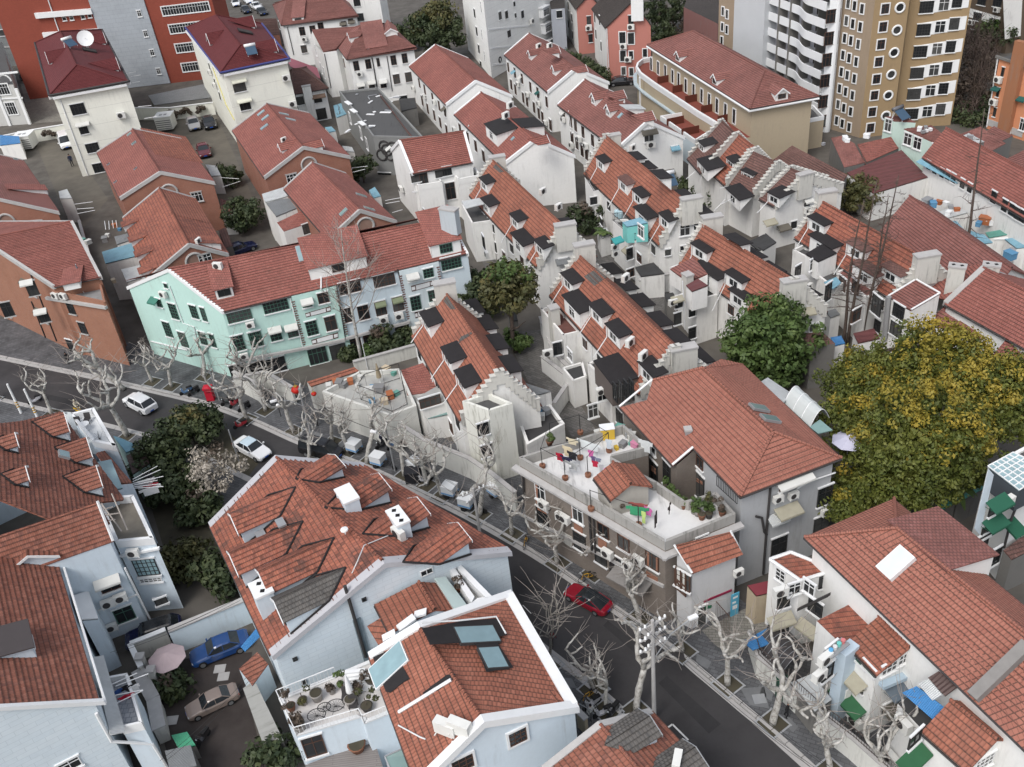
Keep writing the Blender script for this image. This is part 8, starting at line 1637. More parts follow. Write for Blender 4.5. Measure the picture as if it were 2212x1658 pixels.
for i,(r,f,m,lb_) in enumerate(((T11(1960,20),T11(1975,75),WC_,'white car at the left end of the car park at the top edge'),(T11(2040,0),T11(2100,50),WC_,'white car in the middle of the car park at the top edge'),(T11(2020,80),T11(2080,130),BC,'black car in the front row of the car park at the top edge'),(T11(2120,55),T11(2170,90),SC,'grey car behind the front row in the car park at the top edge'),(T12(60,100),T12(110,140),BC,'dark car by the brown shed roof in the car park at the top edge'),(T12(10,60),T12(60,90),WC_,'pale car deep in the car park at the top edge'))):
 car(lb_,'sedan',r,f,m,'cars in the car park at the top edge',1.25)
car('small dark blue car in the court behind the long red roof','sedan',T21(1960,530),T21(2040,500),NC_,size=1.1)
for lb_,p,sc_ in (('white box cabin with two roof vents by the cream wall at the left',T11(240,1240),1.25),('white box cabin with two roof vents behind the red brick house ridge',T11(1400,1080),1.25)):
 c=P(p,0);e=empty('site_cabin',c,lb_,'cabin');mb=MB();mb.bx(c.x-1.6,c.x+1.6,c.y-1.7,c.y+1.7,.5,3.0);mb.build('body',ACW,e);mb=MB();mb.bx(c.x-1.7,c.x+1.7,c.y-1.8,c.y+1.8,3.0,3.15);rf=mb.build('roof_panel',TRM,e)
 for dx in (-.5,.4):mb=MB();mb.bx(c.x+dx-.28,c.x+dx+.28,c.y-.7,c.y-.0,3.15,3.22);mb.build('roof_vent',MET,rf)
 mb=MB()
 for k in range(5):mb.bx(c.x-1.5,c.x+1.5,c.y-1.76,c.y-1.7,.7+k*.4,.8+k*.4)
 mb.build('louvre',GUT,e)
BXM=plain('trike_box_white',(.62,.64,.65),.5,.08);BXB=plain('trike_band_blue',(.12,.28,.5),.5,.15)
def trike_meshes():
 out={}
 m=MB();m.bx(-.55,.75,-.55,.55,.55,1.45);m.bx(-.58,.78,-.58,.58,1.45,1.5);out['box']=(m,BXM)
 m=MB();m.bx(-.565,.765,-.565,.565,.6,.78);m.bx(.76,.77,-.3,.3,.9,1.3);out['band']=(m,BXB)
 m=MB();m.bx(-.5,.7,-.45,.45,.42,.52);m.tube([(-.5,0,.5),(-1.3,0,.55),(-1.55,0,1.0)],.04,5);m.tube([(-1.75,0,.3),(-1.5,0,1.05)],.04,5);m.tube([(-1.45,-.32,1.1),(-1.45,.32,1.1)],.025,5);out['frame']=(m,IRON)
 m=MB();m.bx(-1.05,-.6,-.18,.18,.75,.85);out['seat']=(m,TYR)
 for i,(x,y) in enumerate(((.25,-.5),(.25,.5),(-1.75,0))):m=MB();m.tube([(x,y-.05,.28),(x,y+.05,.28)],.28,12);out['wheel%d'%i]=(m,TYR)
 r=[]
 for k,(m,mt) in out.items():o=m.build('x',mt);r.append((k.rstrip('012'),o.data));bpy.data.objects.remove(o)
 return r
TRK=trike_meshes()
for p,a,lb_ in ((T32(865,610),2.55,'white delivery trike standing uppermost, between two plane trees on the pavement'),(T32(1065,720),2.6,'white delivery trike second from the top, left of the slim lamp post'),(T32(1660,975),2.6,'white delivery trike in the middle of the pavement, with dark rider gear behind'),(T32(1800,1075),2.6,'white delivery trike at the foot of the insulator pole, nearest the kerb'),(T32(2035,975),2.2,'white delivery trike against the white wall, with two black straps'),(T32(1370,770),2.4,'delivery trike partly covered beside a black bin')):
 e=empty('delivery_trike',P(p,.13),lb_,'cargo trike','white delivery trikes on the pavement',a)
 for n,d in TRK:link(n,d,e)
def scooter(label,p,a,c,z=.13,name='scooter',cat='scooter',group='parked scooters'):
 e=empty(name,P(p,z),label,cat,group,a);m=MB();st=[]
 for x,w,z0,z1 in ((-.55,.06,.45,.95),(-.4,.16,.3,.9),(-.3,.17,.25,.4),(.05,.17,.25,.4),(.15,.17,.3,.7),(.6,.14,.4,.72),(.75,.06,.5,.66)):st.append([V((x,-w,z0)),V((x,-w,z1)),V((x,w,z1)),V((x,w,z0))])
 loft(m,st);m.build('body',c,e,world=False);m=MB();m.bx(.05,.7,-.15,.15,.72,.84);m.build('seat',TYR,e,world=False);m=MB();m.tube([(-.48,0,.9),(-.4,0,1.08)],.035,5);m.tube([(-.38,-.32,1.1),(-.38,.32,1.1)],.025,5);m.build('handlebar',IRON,e,world=False)
 for x in (-.62,.55):m=MB();m.tube([(x,-.06,.24),(x,.06,.24)],.24,12);m.build('wheel',TYR,e,world=False)
 m=MB();m.ell((-.56,0,.86),.06,.09,.08,8,5);m.build('headlight',HDL,e,True,False)
SCB=paint_mat('scooter_black',(.02,.02,.022),.35);SCR=paint_mat('scooter_red',(.3,.02,.03),.35);SCW=paint_mat('scooter_white',(.5,.5,.52),.35);SCY=paint_mat('scooter_yellow',(.55,.33,.02),.35);SCU=paint_mat('scooter_blue',(.08,.16,.3),.35)
for p,a,c,lb_ in ((T41(1700,1440),1.1,SCB,'black scooter parked alone in the dark yard'),(T32(1085,560),.6,SCB,'black scooter at the porch corner, left of the crowd of bikes'),(T32(1170,560),.9,SCU,'blue-grey scooter in the middle of the porch crowd of bikes'),(T32(1250,580),1.2,SCB,'dark scooter with the yellow crate behind it by the porch'),(T31(1560,115),.5,SCU,'blue scooter by the red postbox, left side'),(T31(1620,120),.8,SCB,'black scooter next to the red postbox'),(T31(1900,200),.6,SCB,'black scooter under the branches right of the red postbox'),(T31(1960,215),.9,SCR,'red scooter under the branches right of the red postbox'),(T31(2040,250),.7,SCB,'dark scooter furthest right in the row after the postbox'),(T43(730,1150),.5,SCW,'white scooter among the gnarled plane tree roots, near pavement'),(T43(900,1215),.8,SCB,'black scooter beside the low gate wall, near pavement'),(T43(820,1225),.3,SCW,'pale scooter leaning by the low gate wall, near pavement'),(T32(1440,850),.2,SCW,'scooter under a white crumpled cover beside the black bin'),(T31(300,190),.5,SCW,'white scooter beside the striped posts at left edge'),(T31(2010,395),.4,SCR,'dark red scooter at the kerb beneath the blossoms'),(T31(90,500),.7,SCB,'black scooter in the shade beside the white wall at left edge')):
 scooter(lb_,p,a,c)
def bike(label,p,a,c,z=.13):
 e=empty('bicycle',P(p,z),label,'bicycle','parked bicycles',a)
 for x in (-.52,.52):
  m=MB();m.tube([(x+.33*math.cos(t),0,.34+.33*math.sin(t)) for t in [2*math.pi*k/16 for k in range(17)]],.028,5,cap=False);m.build('wheel',TYR,e,world=False)
 m=MB();m.tube([(-.52,0,.34),(-.38,0,.85),(.2,0,.8),(.02,0,.36),(-.4,0,.75)],.035,5);m.tube([(.2,0,.8),(.52,0,.34),(.02,0,.36)],.03,5);m.build('frame',c,e,world=False);m=MB();m.tube([(-.4,-.28,.98),(-.4,.28,.98)],.025,5);m.tube([(-.38,0,.85),(-.4,0,.98)],.025,5);m.build('handlebar',IRON,e,world=False);m=MB();m.bx(.1,.36,-.08,.08,.88,.94);m.tube([(.2,0,.8),(.22,0,.9)],.02,4);m.build('saddle',TYR,e,world=False)
YB=paint_mat('share_bike_yellow',(.5,.27,.01),.4)
for p,a,lb_ in ((T43(700,1095),.6,'yellow shared bicycle lying among the near plane trees'),(T43(690,105),.3,'yellow shared bicycle behind the red car, by the shop canopy'),(T33(180,1375),1.2,'yellow shared bicycle on the far pavement before the brick terrace building')):bike(lb_,p,a,YB)
SKN=plain('skin',(.42,.24,.17),.6,.05);HAR=plain('black_hair',(.012,.011,.011),.6,.1)
def figure(label,p,rz,top,legs,z=.13,walk=.3,hat=None,sit=False,hold=None):
 e=empty('person',P(p,z),label,'person',None,rz)
 J=[(0,0,.93),(0,0,1.15),(0,-.01,1.38),(0,-.02,1.5),(0,-.04,1.60),(0,-.04,1.70),
       (-.09,0,.88),(-.1,-walk*.35,.48),(-.1,walk*.1,.08),(-.1,walk*.1-.14,.03),(.09,0,.88),(.1,walk*.2,.5),(.1,walk*.75,.12),(.1,walk*.75-.13,.05),
       (-.19,0,1.37),(-.25,walk*.2,1.1),(-.24,-.12,.88),(-.23,-.16,.78),(.19,0,1.37),(.25,-walk*.25,1.1),(.24,-.22,.9),(.23,-.28,.82)]
 if sit:
  J[7]=(-.14,-.42,.86);J[8]=(-.14,-.4,.42);J[9]=(-.14,-.54,.38);J[11]=(.14,-.42,.86);J[12]=(.14,-.4,.42);J[13]=(.14,-.54,.38);J[15]=(-.27,-.2,1.12);J[16]=(-.24,-.45,1.12);J[17]=(-.24,-.53,1.13);J[19]=(.27,-.2,1.12);J[20]=(.24,-.45,1.12);J[21]=(.24,-.53,1.13)
 E=[(0,1),(1,2),(2,3),(3,4),(4,5),(0,6),(6,7),(7,8),(8,9),(0,10),(10,11),(11,12),(12,13),(2,14),(14,15),(15,16),(16,17),(2,18),(18,19),(19,20),(20,21)]
 R=[.15,.15,.165,.06,.1,.085,.095,.07,.05,.045,.095,.07,.05,.045,.07,.055,.042,.035,.07,.055,.042,.035]
 me=bpy.data.meshes.new('body');me.from_pydata(J,E,[]);o=link('body',me,e)
 m,nt,b=_mat('clothes');tc=nd(nt,'ShaderNodeTexCoord');sp=nd(nt,'ShaderNodeSeparateXYZ');nt.links.new(tc.outputs['Object'],sp.inputs[0])
 col=ramp(nt,mth(nt,'DIVIDE',sp.outputs[2],2.0),[(0,(.015,.015,.015)),(.05,legs),(.45,top),(.755,SKN_C)],'CONSTANT');nt.links.new(col,b.inputs['Base Color']);b.inputs['Roughness'].default_value=.8;me.materials.append(m)
 bpy.context.view_layer.objects.active=o;o.select_set(True)
 o.modifiers.new('skin','SKIN');lay=me.skin_vertices[0] if len(me.skin_vertices) else None
 if lay is None:
  import bmesh;bm=bmesh.new();bm.from_mesh(me);bm.verts.layers.skin.verify();bm.to_mesh(me);bm.free();lay=me.skin_vertices[0]
 for i,v in enumerate(lay.data):v.radius=(R[i],R[i]*(.75 if i<3 else .95));v.use_root=(i==0)
 sb=o.modifiers.new('sub','SUBSURF');sb.levels=1;sb.render_levels=1;o.select_set(False)
 hm=MB();hm.ell((0,-.03,1.675),.105,.115,.1,10,6)
 hm.build('hat' if hat else 'hair',hat or HAR,e,True,False)
 return e
SKN_C=(.42,.24,.17);WH=plain('white_hat',(.6,.58,.52),.8);
figure('pedestrian in black clothes walking on the pavement below the brick corner house',T21(578,1440),.8,(.02,.02,.022),(.015,.015,.018))
figure('man in dark jacket walking in the car park behind the white minivan',T11(608,1390),.3,(.02,.025,.05),(.02,.02,.025),z=0).scale=(1.45,1.45,1.45)
figure('walker in a long dark coat and white hat on the pavement near red lanterns',T32(540,385),2.4,(.018,.018,.02),(.02,.018,.018),hat=WH)
figure('person in pale top near the white globe lamp beside the lane mouth',T32(205,215),.4,(.25,.25,.27),(.02,.02,.03))
figure('person with a red and black jacket behind the thin young tree at the kerb',T43(400,650),.9,(.12,.02,.025),(.015,.015,.018),z=.0)
figure('person in dark clothes sorting bikes at the porch',T32(1085,545),1.2,(.03,.03,.06),(.02,.02,.03))
figure('dark dressed pedestrian passing the white street wall at the right',T44(235,1245),.9,(.018,.018,.02),(.015,.015,.018))
figure('person in a white hooded coat by the low gate wall at the bottom',T43(720,1260),.6,(.55,.55,.53),(.1,.1,.1))
rd_=P(T31(655,285),.0)
scooter('yellow scooter ridden by a person in a cream raincoat',T31(660,275),2.55,SCY,0,'ridden_scooter','scooter',None)
r_=figure('person in a cream raincoat riding a yellow scooter at the left of the street',T31(655,270),2.55+math.pi*.5-math.pi,(.52,.47,.37),(.4,.36,.28),z=.12,hat=plain('cream_hood',(.5,.46,.36),.8),sit=True)
def polelight(label,p,h,r=.13,arms=0,lamp=None,mat=None,stripes=False,ins=3,name='utility_pole'):
 b0=P(p,.0);e=empty(name,b0,label,'pole' if not lamp else 'street lamp');m=MB();m.tube([b0,b0+Z*h],[r,r*.7],10);m.build('pole',mat or STO,e)
 d=V((.78,-.62,0))
 for k in range(arms):
  z=h-.4-k*.55;m=MB();a=V((d.y,-d.x,0)) if k%2 else V((.9,.43,0));m.box(b0+Z*z,a*1.1,Z.cross(a)*.05,Z*.05);ao=m.build('cross_arm',STO,e);m=MB()
  for s in (-1,-.6,.6,1):m.lathe(b0+Z*(z+.05)+a*s,[(.03,0),(.09,.06),(.05,.12),(.09,.18),(.04,.25)],8)
  m.build('insulator',TRM,ao)
 if stripes:
  m=MB()
  for k in range(3):m.tube([b0+Z*(1.0+k*.3),b0+Z*(1.15+k*.3)],r*1.06,10,cap=False)
  m.build('warning_stripe',plain('stripe_yellow',(.5,.28,.02),.6),e)
 if lamp:
  l=V(lamp);m=MB();m.tube([b0+Z*(h*.62),b0+Z*(h*.8)+l*.5,b0+Z*(h*.86)+l],.04,6);m.build('lamp_arm',MET,e);m=MB();m.box(b0+Z*(h*.87)+l*1.12,l.normalized()*.34,Z.cross(l).normalized()*.16,Z*.07);m.build('lamp_head',TRM,e)
 return e
polelight('concrete power pole with stacked cross-arms of white insulators and a lamp arm, near kerb',T43(1245,1260),10.5,.17,5,(2.6,.9,0))
polelight('concrete pole with white insulators by the two middle delivery trikes',T32(1905,1340),6.2,.15,2)
polelight('slim grey lamp post beside the second delivery trike',T32(1190,770),5.5,.09,0,(-1.2,.6,0),MET)
polelight('grey post carrying a cross-street arm near the dark-coated walker',T32(490,455),6.0,.1,0,(-2.4,-.6,0),MET)
polelight('grey post in front of the red postbox',T31(1830,180),5,.09,0,None,MET)
polelight('grey post by the covered scooter, thin, with a small box',T32(1440,890),4,.08,0,None,MET)
polelight('grey post hidden in the blossoms beside the patrol car',T31(2010,740),5,.09,0,None,MET)
polelight('white post with yellow stripes at the left edge, left one of two',T31(180,285),4.2,.16,0,None,TRM,True)
polelight('white post with yellow stripes at the left edge, right one of two',T31(320,330),4.2,.16,0,None,TRM,True)
polelight('thin white lamp post in front of tall bare tree',T22(965,1500),4.5,.05,0,None,TRM)
def wires(name,label,pts,n=4,sag=.5):
 e=empty(name,V(pts[0]).xy.to_3d(),label,'cable');
 m=MB()
 for k in range(n):
  o=V((k*.28-.4,k*.16,-(k%2)*.3))
  for a,c in zip(pts,pts[1:]):m.tube([V(a).lerp(V(c),t)+o-Z*sag*4*t*(1-t) for t in [i/8 for i in range(9)]],.014,4)
 m.build('cable',IRON,e)
pa,pb=P(T43(1245,1260),0)+Z*9.6,P(T32(1905,1340),0)+Z*5.6
pc=P(T44(700,2500),0)+Z*8
wires('overhead_cables','bundle of overhead cables running from the power pole along the street',[pb,pa,pc],4,.7)
wires('overhead_cables','overhead cables between the insulator pole and the lantern post',[P(T32(490,455),0)+Z*5.4,P(T32(1190,770),0)+Z*5.0,pb],2,.4)
wires('overhead_cables','loose cables crossing the dark car yard at the lower left',[P(T41(2000,260),5),P(T41(960,700),5)],3,.3)
wires('overhead_cables','thin cables hanging over the champagne sedan',[P(T42(0,900),4.5),P(T41(1380,1600),4)],2,.4)
pbx=P(T31(1760,165),.13);e=empty('postbox',pbx,'red pillar postbox on the far pavement under plane branches','postbox');m=MB();m.bx(pbx.x-.42,pbx.x+.42,pbx.y-.38,pbx.y+.38,.13,1.7);m.build('body',plain('post_red',(.42,.012,.03),.45,.08),e);m=MB();m.bx(pbx.x-.5,pbx.x+.5,pbx.y-.46,pbx.y+.46,1.7,1.9);m.lathe(V((pbx.x,pbx.y,1.9)),[(.45,0),(.2,.15)],10);m.build('cap',MATS['post_red'],e);m=MB();m.bx(pbx.x-.25,pbx.x+.25,pbx.y-.40,pbx.y-.383,1.3,1.36);m.build('slot',DRK,e)
for p,z,r,lb_ in ((T32(365,85),3.6,.55,'large red paper lantern over the lane gate, left of the pair'),(T32(512,118),3.0,.3,'small red paper lantern over the lane gate, right of the pair')):
 c=P(p,z);e=empty('lantern',c,lb_,'lantern');m=MB();m.ell(c,r,r,r*.8,16,8);m.build('shade',plain('lantern_red',(.5,.02,.012),.5,.08),e,True);m=MB();m.tube([c+Z*r*.75,c+Z*r*.95],r*.35,10);m.tube([c-Z*r*.95,c-Z*r*.75],r*.35,10);m.tube([c+Z*r,c+Z*(r+.6)],.02,4);m.build('cap',plain('lantern_gold',(.4,.25,.05),.5),e)
e=empty('globe_lamp',P(T32(212,235),.13),'white globe lamp at the lane mouth','lamp');c=P(T32(212,215),1.6);m=MB();m.ell(c,.22,.22,.22,12,8);m.build('globe',TRM,e,True);m=MB();m.tube([V((c.x,c.y,.13)),c-Z*.2],.05,6);m.build('post',IRON,e)
def binbox(label,p,z0,s,mat,name='bin',cat='bin',lid=None):
 c=P(p,z0);e=empty(name,c,label,cat);m=MB();m.prism([(c.x-s[0],c.y-s[1],z0),(c.x+s[0],c.y-s[1],z0),(c.x+s[0],c.y+s[1],z0),(c.x-s[0],c.y+s[1],z0)],(0,0,s[2]));m.build('body',mat,e);m=MB();m.bx(c.x-s[0]-.04,c.x+s[0]+.04,c.y-s[1]-.04,c.y+s[1]+.04,z0+s[2]+.002,z0+s[2]+.08);m.build('lid',lid or mat,e)
binbox('large black bin beside the covered scooter',T32(1340,835),.13,(.7,.6,1.2),plain('bin_black',(.02,.02,.024),.5))
binbox('green bin at the foot of the white annexes wall',T44(195,1080),.13,(.4,.35,1.9),plain('bin_green',(.02,.07,.045),.6),'meter_cupboard','cupboard')
for p,lb_,mt in ((T41(1830,840),'flat grey drain slab between blue and champagne sedans, upper',STO),(T41(1860,905),'flat grey drain slab between blue and champagne sedans, lower',STO),(T41(1430,1270),'pale paving slab beside the low stone wall in the yard',STO),(T43(2120,1090),'square manhole cover set in the pale pavement patch at right',MET),(T43(1445,735),'dark drain grate at the far kerb behind the power pole',GUT)):
 c=P(p,.14 if mt is not STO else .02);m=MB();m.bx(c.x-.45,c.x+.45,c.y-.4,c.y+.4,c.z,c.z+.03);tag(m.build('drain_cover',mt),lb_,'drain cover')
def parasol(label,p,z,r,h,mat,closed=False):
 c=P(p,z);e=empty('parasol',c,label,'parasol');m=MB();m.tube([c,c+Z*h],.035,6);m.build('pole',TRM,e);m=MB()
 if closed:m.lathe(c+Z*(h*.3),[(.28,0),(.2,h*.3),(.06,h*.68)],10)
 else:
  k=8;top=c+Z*(h+.1);ring_=[c+V((math.cos(i*6.283/k)*r,math.sin(i*6.283/k)*r,h-.55)) for i in range(k)]
  for i in range(k):m.prism([top,ring_[i],ring_[(i+1)%k]],(0,0,.03))
 m.build('canopy',mat,e)
parasol('faded pink parasol open over the dark patio',T41(1450,880),0,1.5,2.4,plain('faded_pink',(.48,.38,.39),.8,.2))
parasol('closed beige parasol in the roof yard beside patio tables',T22(1065,1600),3.8,1,2.6,plain('beige_cloth',(.3,.25,.17),.8,.2),True)
parasol('pale lilac parasol at the corner below the big salmon roof',T34(735,640),6.5,1.4,2.2,plain('lilac_cloth',(.5,.5,.62),.7,.1))
parasol('white folded parasol on the white rooftop terrace',T42(830,1080),TZ,1,2.4,TRM,True)
random.seed(11)
def clutter(label,cat,name,T,pts,z,mats,szs,group):
 for i,p in enumerate(pts):
  c=P(T(*p),z);s=random.uniform(*szs);a=random.uniform(0,3);m=MB();x=V((math.cos(a),math.sin(a),0));y=V((-x.y,x.x,0));m.box(c+Z*s*.4,x*s*.6,y*s*.45,Z*s*.4);m.box(c+Z*(s*.8+.03),x*s*.66,y*s*.5,Z*.03);tag(m.build(name,mats[i%len(mats)]),label,cat,group)
COLS=[plain('crate_%d'%i,c,.6) for i,c in enumerate(((.55,.55,.52),(.2,.2,.2),(.35,.12,.05),(.1,.25,.4),(.5,.42,.3),(.12,.3,.25)))]
clutter('crate standing in the walled roof yard below the mint terrace','crate','crate',T22,((640,1640),(730,1620),(820,1600),(1000,1650),(1120,1500),(1180,1530),(900,1560)),3.8,COLS,(.4,.8),'crates in the roof yard')
clutter('crate standing in the railed half of the roof yard','crate','crate',T32,((980,110),(1060,100),(1150,150),(1000,190),(1100,200),(1200,130),(880,60),(760,60),(700,40)),3.8,COLS,(.4,.9),'crates in the railed yard')
rl_=empty('yard_railing',P(T32(1000,150),3.8),'black railing cage around the patio tables in the roof yard','railing');q=[P(p,3.8) for p in tt(T32,(905,170),(1165,270),(1290,210),(1240,-10),(960,80),(905,170))];railing(rl_,q,1.9,IRON,1.6,'rails',.03)
clutter('box on the dark terrace by the lane','box','storage_box',T33,((250,315),(290,290),(300,330),(345,280),(220,300)),3.6,[COLS[2],COLS[3],COLS[0],MET],(.3,.7),'boxes on the dark terrace')
clutter('box piled with others on the white laundry terrace by the wall','box','storage_box',T33,((770,450),(850,440),(920,430),(960,420),(1000,440),(1030,470),(1060,490),(930,580),(985,555),(1050,540),(1090,560),(890,420)),TH,[COLS[0],plain('crate_yellow',(.6,.4,.05),.6),COLS[1],COLS[5],plain('crate_pink',(.5,.2,.3),.6),MET],(.3,.6),'boxes piled on the laundry terrace')
clutter('scrap on a back yard roof among blue sheets','scrap','scrap_piece',T24,((1340,120),(1400,110),(1450,130),(1500,110),(1560,120),(1600,150),(1830,290),(1880,270),(1920,280),(2110,520),(2090,560),(1650,170),(1580,200)),3.0,[TRM,MET,COLS[3],COLS[2]],(.5,1.1),'scrap among the blue sheets')
clutter('scrap on the flat red roof below the tower','scrap','scrap_piece',T14,((1340,1090),(1370,1110),(1400,1100),(1430,1090),(1390,1075),(720,1170),(740,1185),(540,1210),(900,1150),(1700,1190),(1760,1160)),7.9,[TRM,MET,TRM],(.3,.7),'scrap on the low roofs')
clutter('potted clutter in the courtyard of red brick rows','crate','crate',T21,((900,380),(880,420),(960,300),(1000,330),(950,760),(700,420),(740,440),(780,700)),4.5,COLS,(.4,.9),'clutter between brick rows')
clutter('odds and ends in the yard beside the glazed porch','crate','crate',T32,((1330,330),(1400,360),(1450,380),(1530,390),(1300,480),(1270,520),(1330,540)),.2,COLS,(.4,.9),'clutter by the glazed porch')
POTM=[plain('grey_pot',(.32,.3,.28),.8,.2),plain('clay_pot',(.22,.1,.06),.8,.2),plain('dark_pot',(.06,.055,.05),.8,.2)]
def pot(label,c,r,h,pm,leaf=None,lr=.5,lh=.6,seed=1,group=None,n=220):
 e=empty('potted_plant' if leaf else 'plant_pot',c,label,'potted plant' if leaf else 'pot',group);m=MB();m.lathe(c,[(r*.7,0),(r,h*.9),(r*1.08,h)],12);po=m.build('pot',pm,e,True);m=MB();m.tube([c+Z*(h+.003),c+Z*(h+.012)],r*.92,12);m.build('soil',SOIL,po)
 if leaf:m=MB();m.tube([c+Z*h*.8,c+Z*(h+lh*.5)],.03,4);m.build('stem',BK2,e);m=MB();leafcloud(m,c+Z*(h+lh*.55),(lr,lr,lh*.6),n,.1,(0,),0,.25,seed);m.build('foliage',leaf,e)
for i,(p,r,h,pm,lf,lr,lh,lb_) in enumerate(((( 430,1130),.4,.6,0,LOL,.7,1.3,'round bushy plant in a pale pot at the corner of the white terrace'),((545,1095),.55,.9,0,None,0,0,'large empty grey pot second from the terrace corner'),((667,1040),.35,.7,0,LBR,.2,.3,'grey pot with withered stems midway along the terrace rail'),((735,985),.28,.4,1,LGR,.5,.7,'small palm-like plant in a clay pot by the terrace steps'),((1000,970),.5,.8,2,LBR,.7,.6,'dark pot with spiky dry plant beneath the long rooflight'),((960,1180),.5,.6,2,LOL,1.0,1.5,'tall shrub in a dark planter by the inner terrace rail'),((825,1140),.5,.8,0,None,0,0,'round grey tub among chairs on the white terrace'),((880,1050),.4,.9,0,LBR,.3,.3,'grey stone jar at the foot of the terrace steps'),((405,1350),.5,.8,0,LBR,.3,.5,'grey pot with bare twigs at the front corner of the white terrace'),((330,1180),.4,.6,1,LBR,.8,1.1,'rusty dry shrub in a pot along the left terrace rail'),((370,1290),.35,.5,1,LBR,.4,.5,'small dry plant in clay pot along the left terrace rail'))):
 pot(lb_,P(T42(*p),TZ+.01),r*.8,h*.8,POTM[pm],lf,lr,lh,500+i)
pot('wide dark bowl pot on the grey timber deck',P(T42(880,1510),3.31),.6,.6,POTM[1])
pot('small potted conifer on the narrow parapet terrace by the road',P(T42(1720,190),7.2),.3,.5,POTM[1],LBR,.5,.9,520)
def wirechair(label,c,r,table=False):
 e=empty('wire_table' if table else 'wire_chair',c,label,'table' if table else 'chair');m=MB();rg=[c+V((math.cos(a)*r,math.sin(a)*r*.8,.42 if not table else .55)) for a in [6.283*k/16 for k in range(17)]];m.tube(rg,.03,5,cap=False)
 for k in range(0,16,1):m.tube([rg[k],c+Z*(.28 if not table else .55)],.012,3)
 m.build('seat' if not table else 'tabletop',IRON,e);
 for k in range(3):a=k*2.09;m=MB();m.tube([c+V((math.cos(a)*r*.3,math.sin(a)*r*.3,.3)),c+V((math.cos(a)*r*.8,math.sin(a)*r*.8,0))],.02,4);m.build('leg',IRON,e)
wirechair('black wire chair on the white terrace nearest the front rail',P(T42(545,1255),TZ+.02),.62);wirechair('black wire chair on the white terrace nearer the round tub',P(T42(702,1175),TZ+.02),.62);wirechair('round wire table between the two black wire chairs',P(T42(612,1200),TZ+.02),.45,True)
def stool(label,p,z):
 c=P(p,z);e=empty('garden_chair',c,label,'chair');m=MB();m.bx(c.x-.3,c.x+.3,c.y-.3,c.y+.3,z+.4,z+.47);m.build('seat',GUT,e);m=MB();m.prism([(c.x-.3,c.y+.25,z+.47),(c.x+.3,c.y+.25,z+.47),(c.x+.3,c.y+.38,z+.95),(c.x-.3,c.y+.38,z+.95)],(0,.05,0));m.build('backrest',GUT,e)
 for sx in (-.25,.25):
  for sy in (-.25,.25):m=MB();m.tube([(c.x+sx,c.y+sy,z),(c.x+sx,c.y+sy,z+.4)],.03,5);m.build('leg',GUT,e)
stool('dark chair on the small white terrace, left of the round table',T31(650,395),tz);stool('dark chair on the small white terrace, behind the round table',T31(735,360),tz)
c=P(T31(718,420),tz);e=empty('round_table',c,'white round table between two dark chairs on the small terrace','table');m=MB();m.lathe(c,[(.3,0),(.05,.05),(.05,.7),(.5,.71),(.5,.75)],14);m.build('tabletop',TRM,e)
e=empty('wire_plant',P(T31(830,490),tz),'bare wire sculpture standing on the small white terrace','sculpture');m=MB();rn=random.Random(5)
for k in range(8):limb(m,P(T31(835,500),tz),(rn.uniform(-1,1),rn.uniform(-1,1),1.4),.9,.02,.01,rn,.3,4,sides=3)
m.build('wires',GUT,e)
stool('dark chair on the white terrace among the grey tubs, back one',T42(790,1100),TZ);stool('dark chair on the white terrace among the grey tubs, front one',T42(850,1170),TZ)
def cloth(label,c,w,h,mat,rz,name='garment',cat='laundry',trousers=False,group=None):
 m=MB();x=V((math.cos(rz),math.sin(rz),0));y=V((-x.y,x.x,0));n=4
 def col(x0,x1,z0,z1):
  for i in range(n):
   a,b=x0+(x1-x0)*i/n,x0+(x1-x0)*(i+1)/n;o=lambda t:y*(.04*math.sin(t*9));m.prism([c+x*a+o(a)-Z*z1,c+x*b+o(b)-Z*z1,c+x*b+o(b)-Z*z0,c+x*a+o(a)-Z*z0],y*.03)
 if trousers:col(-w/2,w/2,0,h*.25);col(-w/2,-w*.08,h*.25,h);col(w*.08,w/2,h*.25,h)
 else:col(-w/2,w/2,0,h);col(-w*.75,-w/2,.02,h*.35);col(w/2,w*.75,.02,h*.35)
 return tag(m.build(name,mat),label,cat,group)
CC=lambda n,c:plain('cloth_'+n,c,.85,.1,4)
TE=wallface(tq[0],tq[1]);trz=math.atan2((tq[1]-tq[0]).y,(tq[1]-tq[0]).x)
posts=[T33(*p) for p in ((315,730),(505,830),(630,660),(695,805),(870,600),(720,1085),(1115,1220),(630,450),(385,520))]
for i,p in enumerate(posts):
 c=P(p,TH);e=empty('laundry_post',c,'thin iron laundry post planted in a tub on the white terrace','post','laundry posts on the terrace');m=MB();m.tube([c,c+Z*2.1],.035,6);m.build('post',IRON,e);m=MB();m.lathe(c,[(.25,0),(.28,.3)],8);m.build('tub',POTM[1],e)
lp=[P(p,TH)+Z*2.05 for p in posts];e=empty('laundry_lines',P(posts[3],TH),'clothes lines strung between the iron posts on the white terrace','clothes line');m=MB()
for a,c in ((0,1),(1,4),(4,7),(7,8),(8,0),(3,4),(2,0),(5,6)):m.tube([lp[a],lp[c]],.025,4)
m.build('line',IRON,e)
